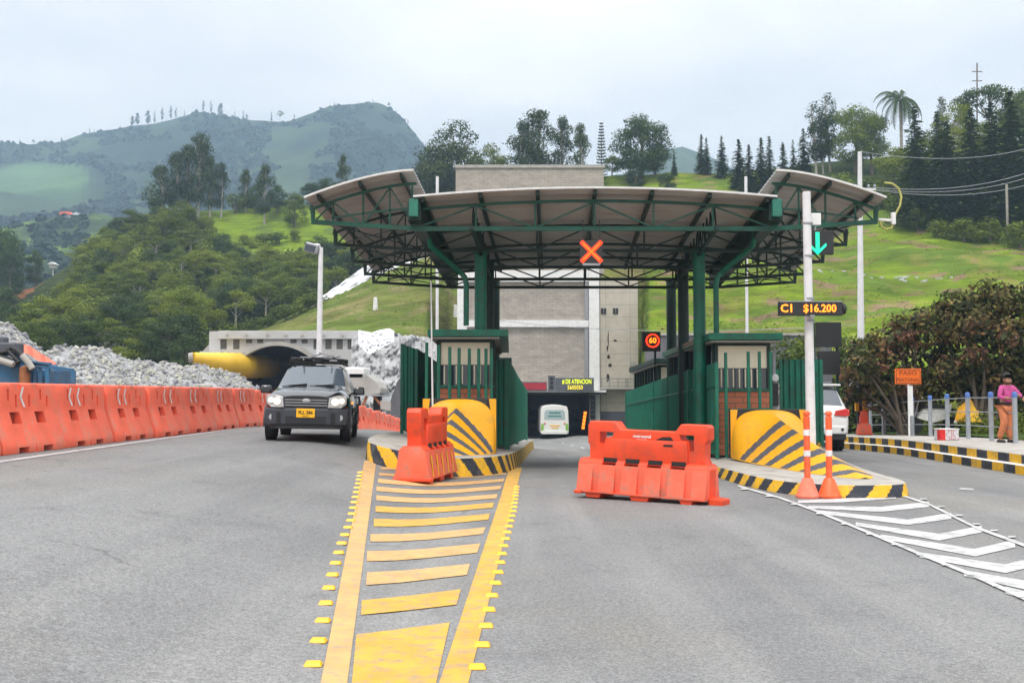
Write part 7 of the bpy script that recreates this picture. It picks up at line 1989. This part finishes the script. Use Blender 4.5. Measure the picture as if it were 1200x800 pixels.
bronze(1150, 500, 32, [(1125, 362, 34, 0), (1160, 350, 32, 0), (1190, 352, 34, .5), (1150, 392, 44, -.5), (1192, 400, 44, 0), (1130, 430, 36, 0), (1170, 440, 38, .3), (1215, 370, 40, 1), (1225, 430, 44, 1), (1205, 452, 30, 1), (1250, 400, 44, 2), (1140, 458, 26, 1), (1110, 400, 30, 1.5), (1165, 462, 24, 1.6), (1140, 375, 36, 1), (1195, 445, 34, 2)], 'dense bronze leaved tree over the pavement, right one above the person in pink', 6)
# shrubs behind the posts and by the retaining wall
def shrubrow():
    rd = random.Random(17); m = MB()
    for k in range(150):
        y_ = rd.uniform(24, 44); x_ = PX(y_) + rd.uniform(4.2, 7.5); s = rd.uniform(.3, .8); leafcloud(m, rd, [(Vector((x_, y_, G(x_, y_) + .4 + s * .4)), (s, s, s * .7))], .13, .35)
    tag(m.build('hedge_shrubs', MAT['leaf_mid']), 'low tangled green undergrowth behind the blue capped posts', 'undergrowth', kind='stuff')
    for k, (px, py, r, k2, Y) in enumerate(((930, 412, 30, 'leaf_mid', 50), (948, 404, 22, 'leaf_mid', 51), (906, 425, 22, 'leaf_dark', 50), (990, 400, 20, 'leaf_mid', 52))):
        q = at(px, py, Y); rr = r / 1200 * Y; t = thing('shrub', ['wide leafy shrub behind the right fence, left of the white pole', 'leafy shrub behind the white pole', 'dark leafy shrub right of the right booth window', 'leafy shrub behind the dark board'][k], 'shrub', (q.x, Y, G(q.x, Y)))
        m = MB(); cl = [(q + Vector((rd.uniform(-.5, .5) * rr, rd.uniform(-.5, .5) * rr, rd.uniform(-1.6, .4) * rr)), (rr * .6, rr * .6, rr * .45)) for _ in range(9)]; leafcloud(m, rd, cl, .24, 1.0, mi=0); m.build('foliage', MAT[k2], t, world=True)
        m = MB(); m.tube([(q.x, Y, G(q.x, Y) - .2), tuple(q)], [.12, .04], 6); m.build('stem', MAT['bark'], t, world=True)
shrubrow()
# dark understorey that closes the view below the bronze trees
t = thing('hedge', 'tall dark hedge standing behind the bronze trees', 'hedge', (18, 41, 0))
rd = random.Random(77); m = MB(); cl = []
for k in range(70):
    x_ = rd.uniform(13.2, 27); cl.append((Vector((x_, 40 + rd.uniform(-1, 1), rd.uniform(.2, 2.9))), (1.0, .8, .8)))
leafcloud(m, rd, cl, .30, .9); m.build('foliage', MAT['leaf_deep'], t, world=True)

# ------------------------------------------------------------------ the air itself: thin haze towards the mountains
m = MB(); m.rng(-1700, 2300, -60, 1640, -55, 372)
hz = m.build('haze', mat('haze_volume', (1, 1, 1)), None); tag(hz, 'thin bluish haze in the valley air', 'haze', kind='stuff')
hm = MAT['haze_volume']; n = hm.node_tree.nodes; l = hm.node_tree.links; n.remove(n['Principled BSDF'])
pv = n.new('ShaderNodeVolumePrincipled'); pv.inputs['Color'].default_value = (.54, .75, 1, 1); pv.inputs['Density'].default_value = .00044; pv.inputs['Anisotropy'].default_value = .2
l.new(pv.outputs[0], n['Material Output'].inputs['Volume'])
for o in bpy.data.objects:
    if 'label' in o and not 4 <= len(o['label'].replace('-', ' ').split()) <= 16: print('LABEL', len(o['label'].split()), o['label'])
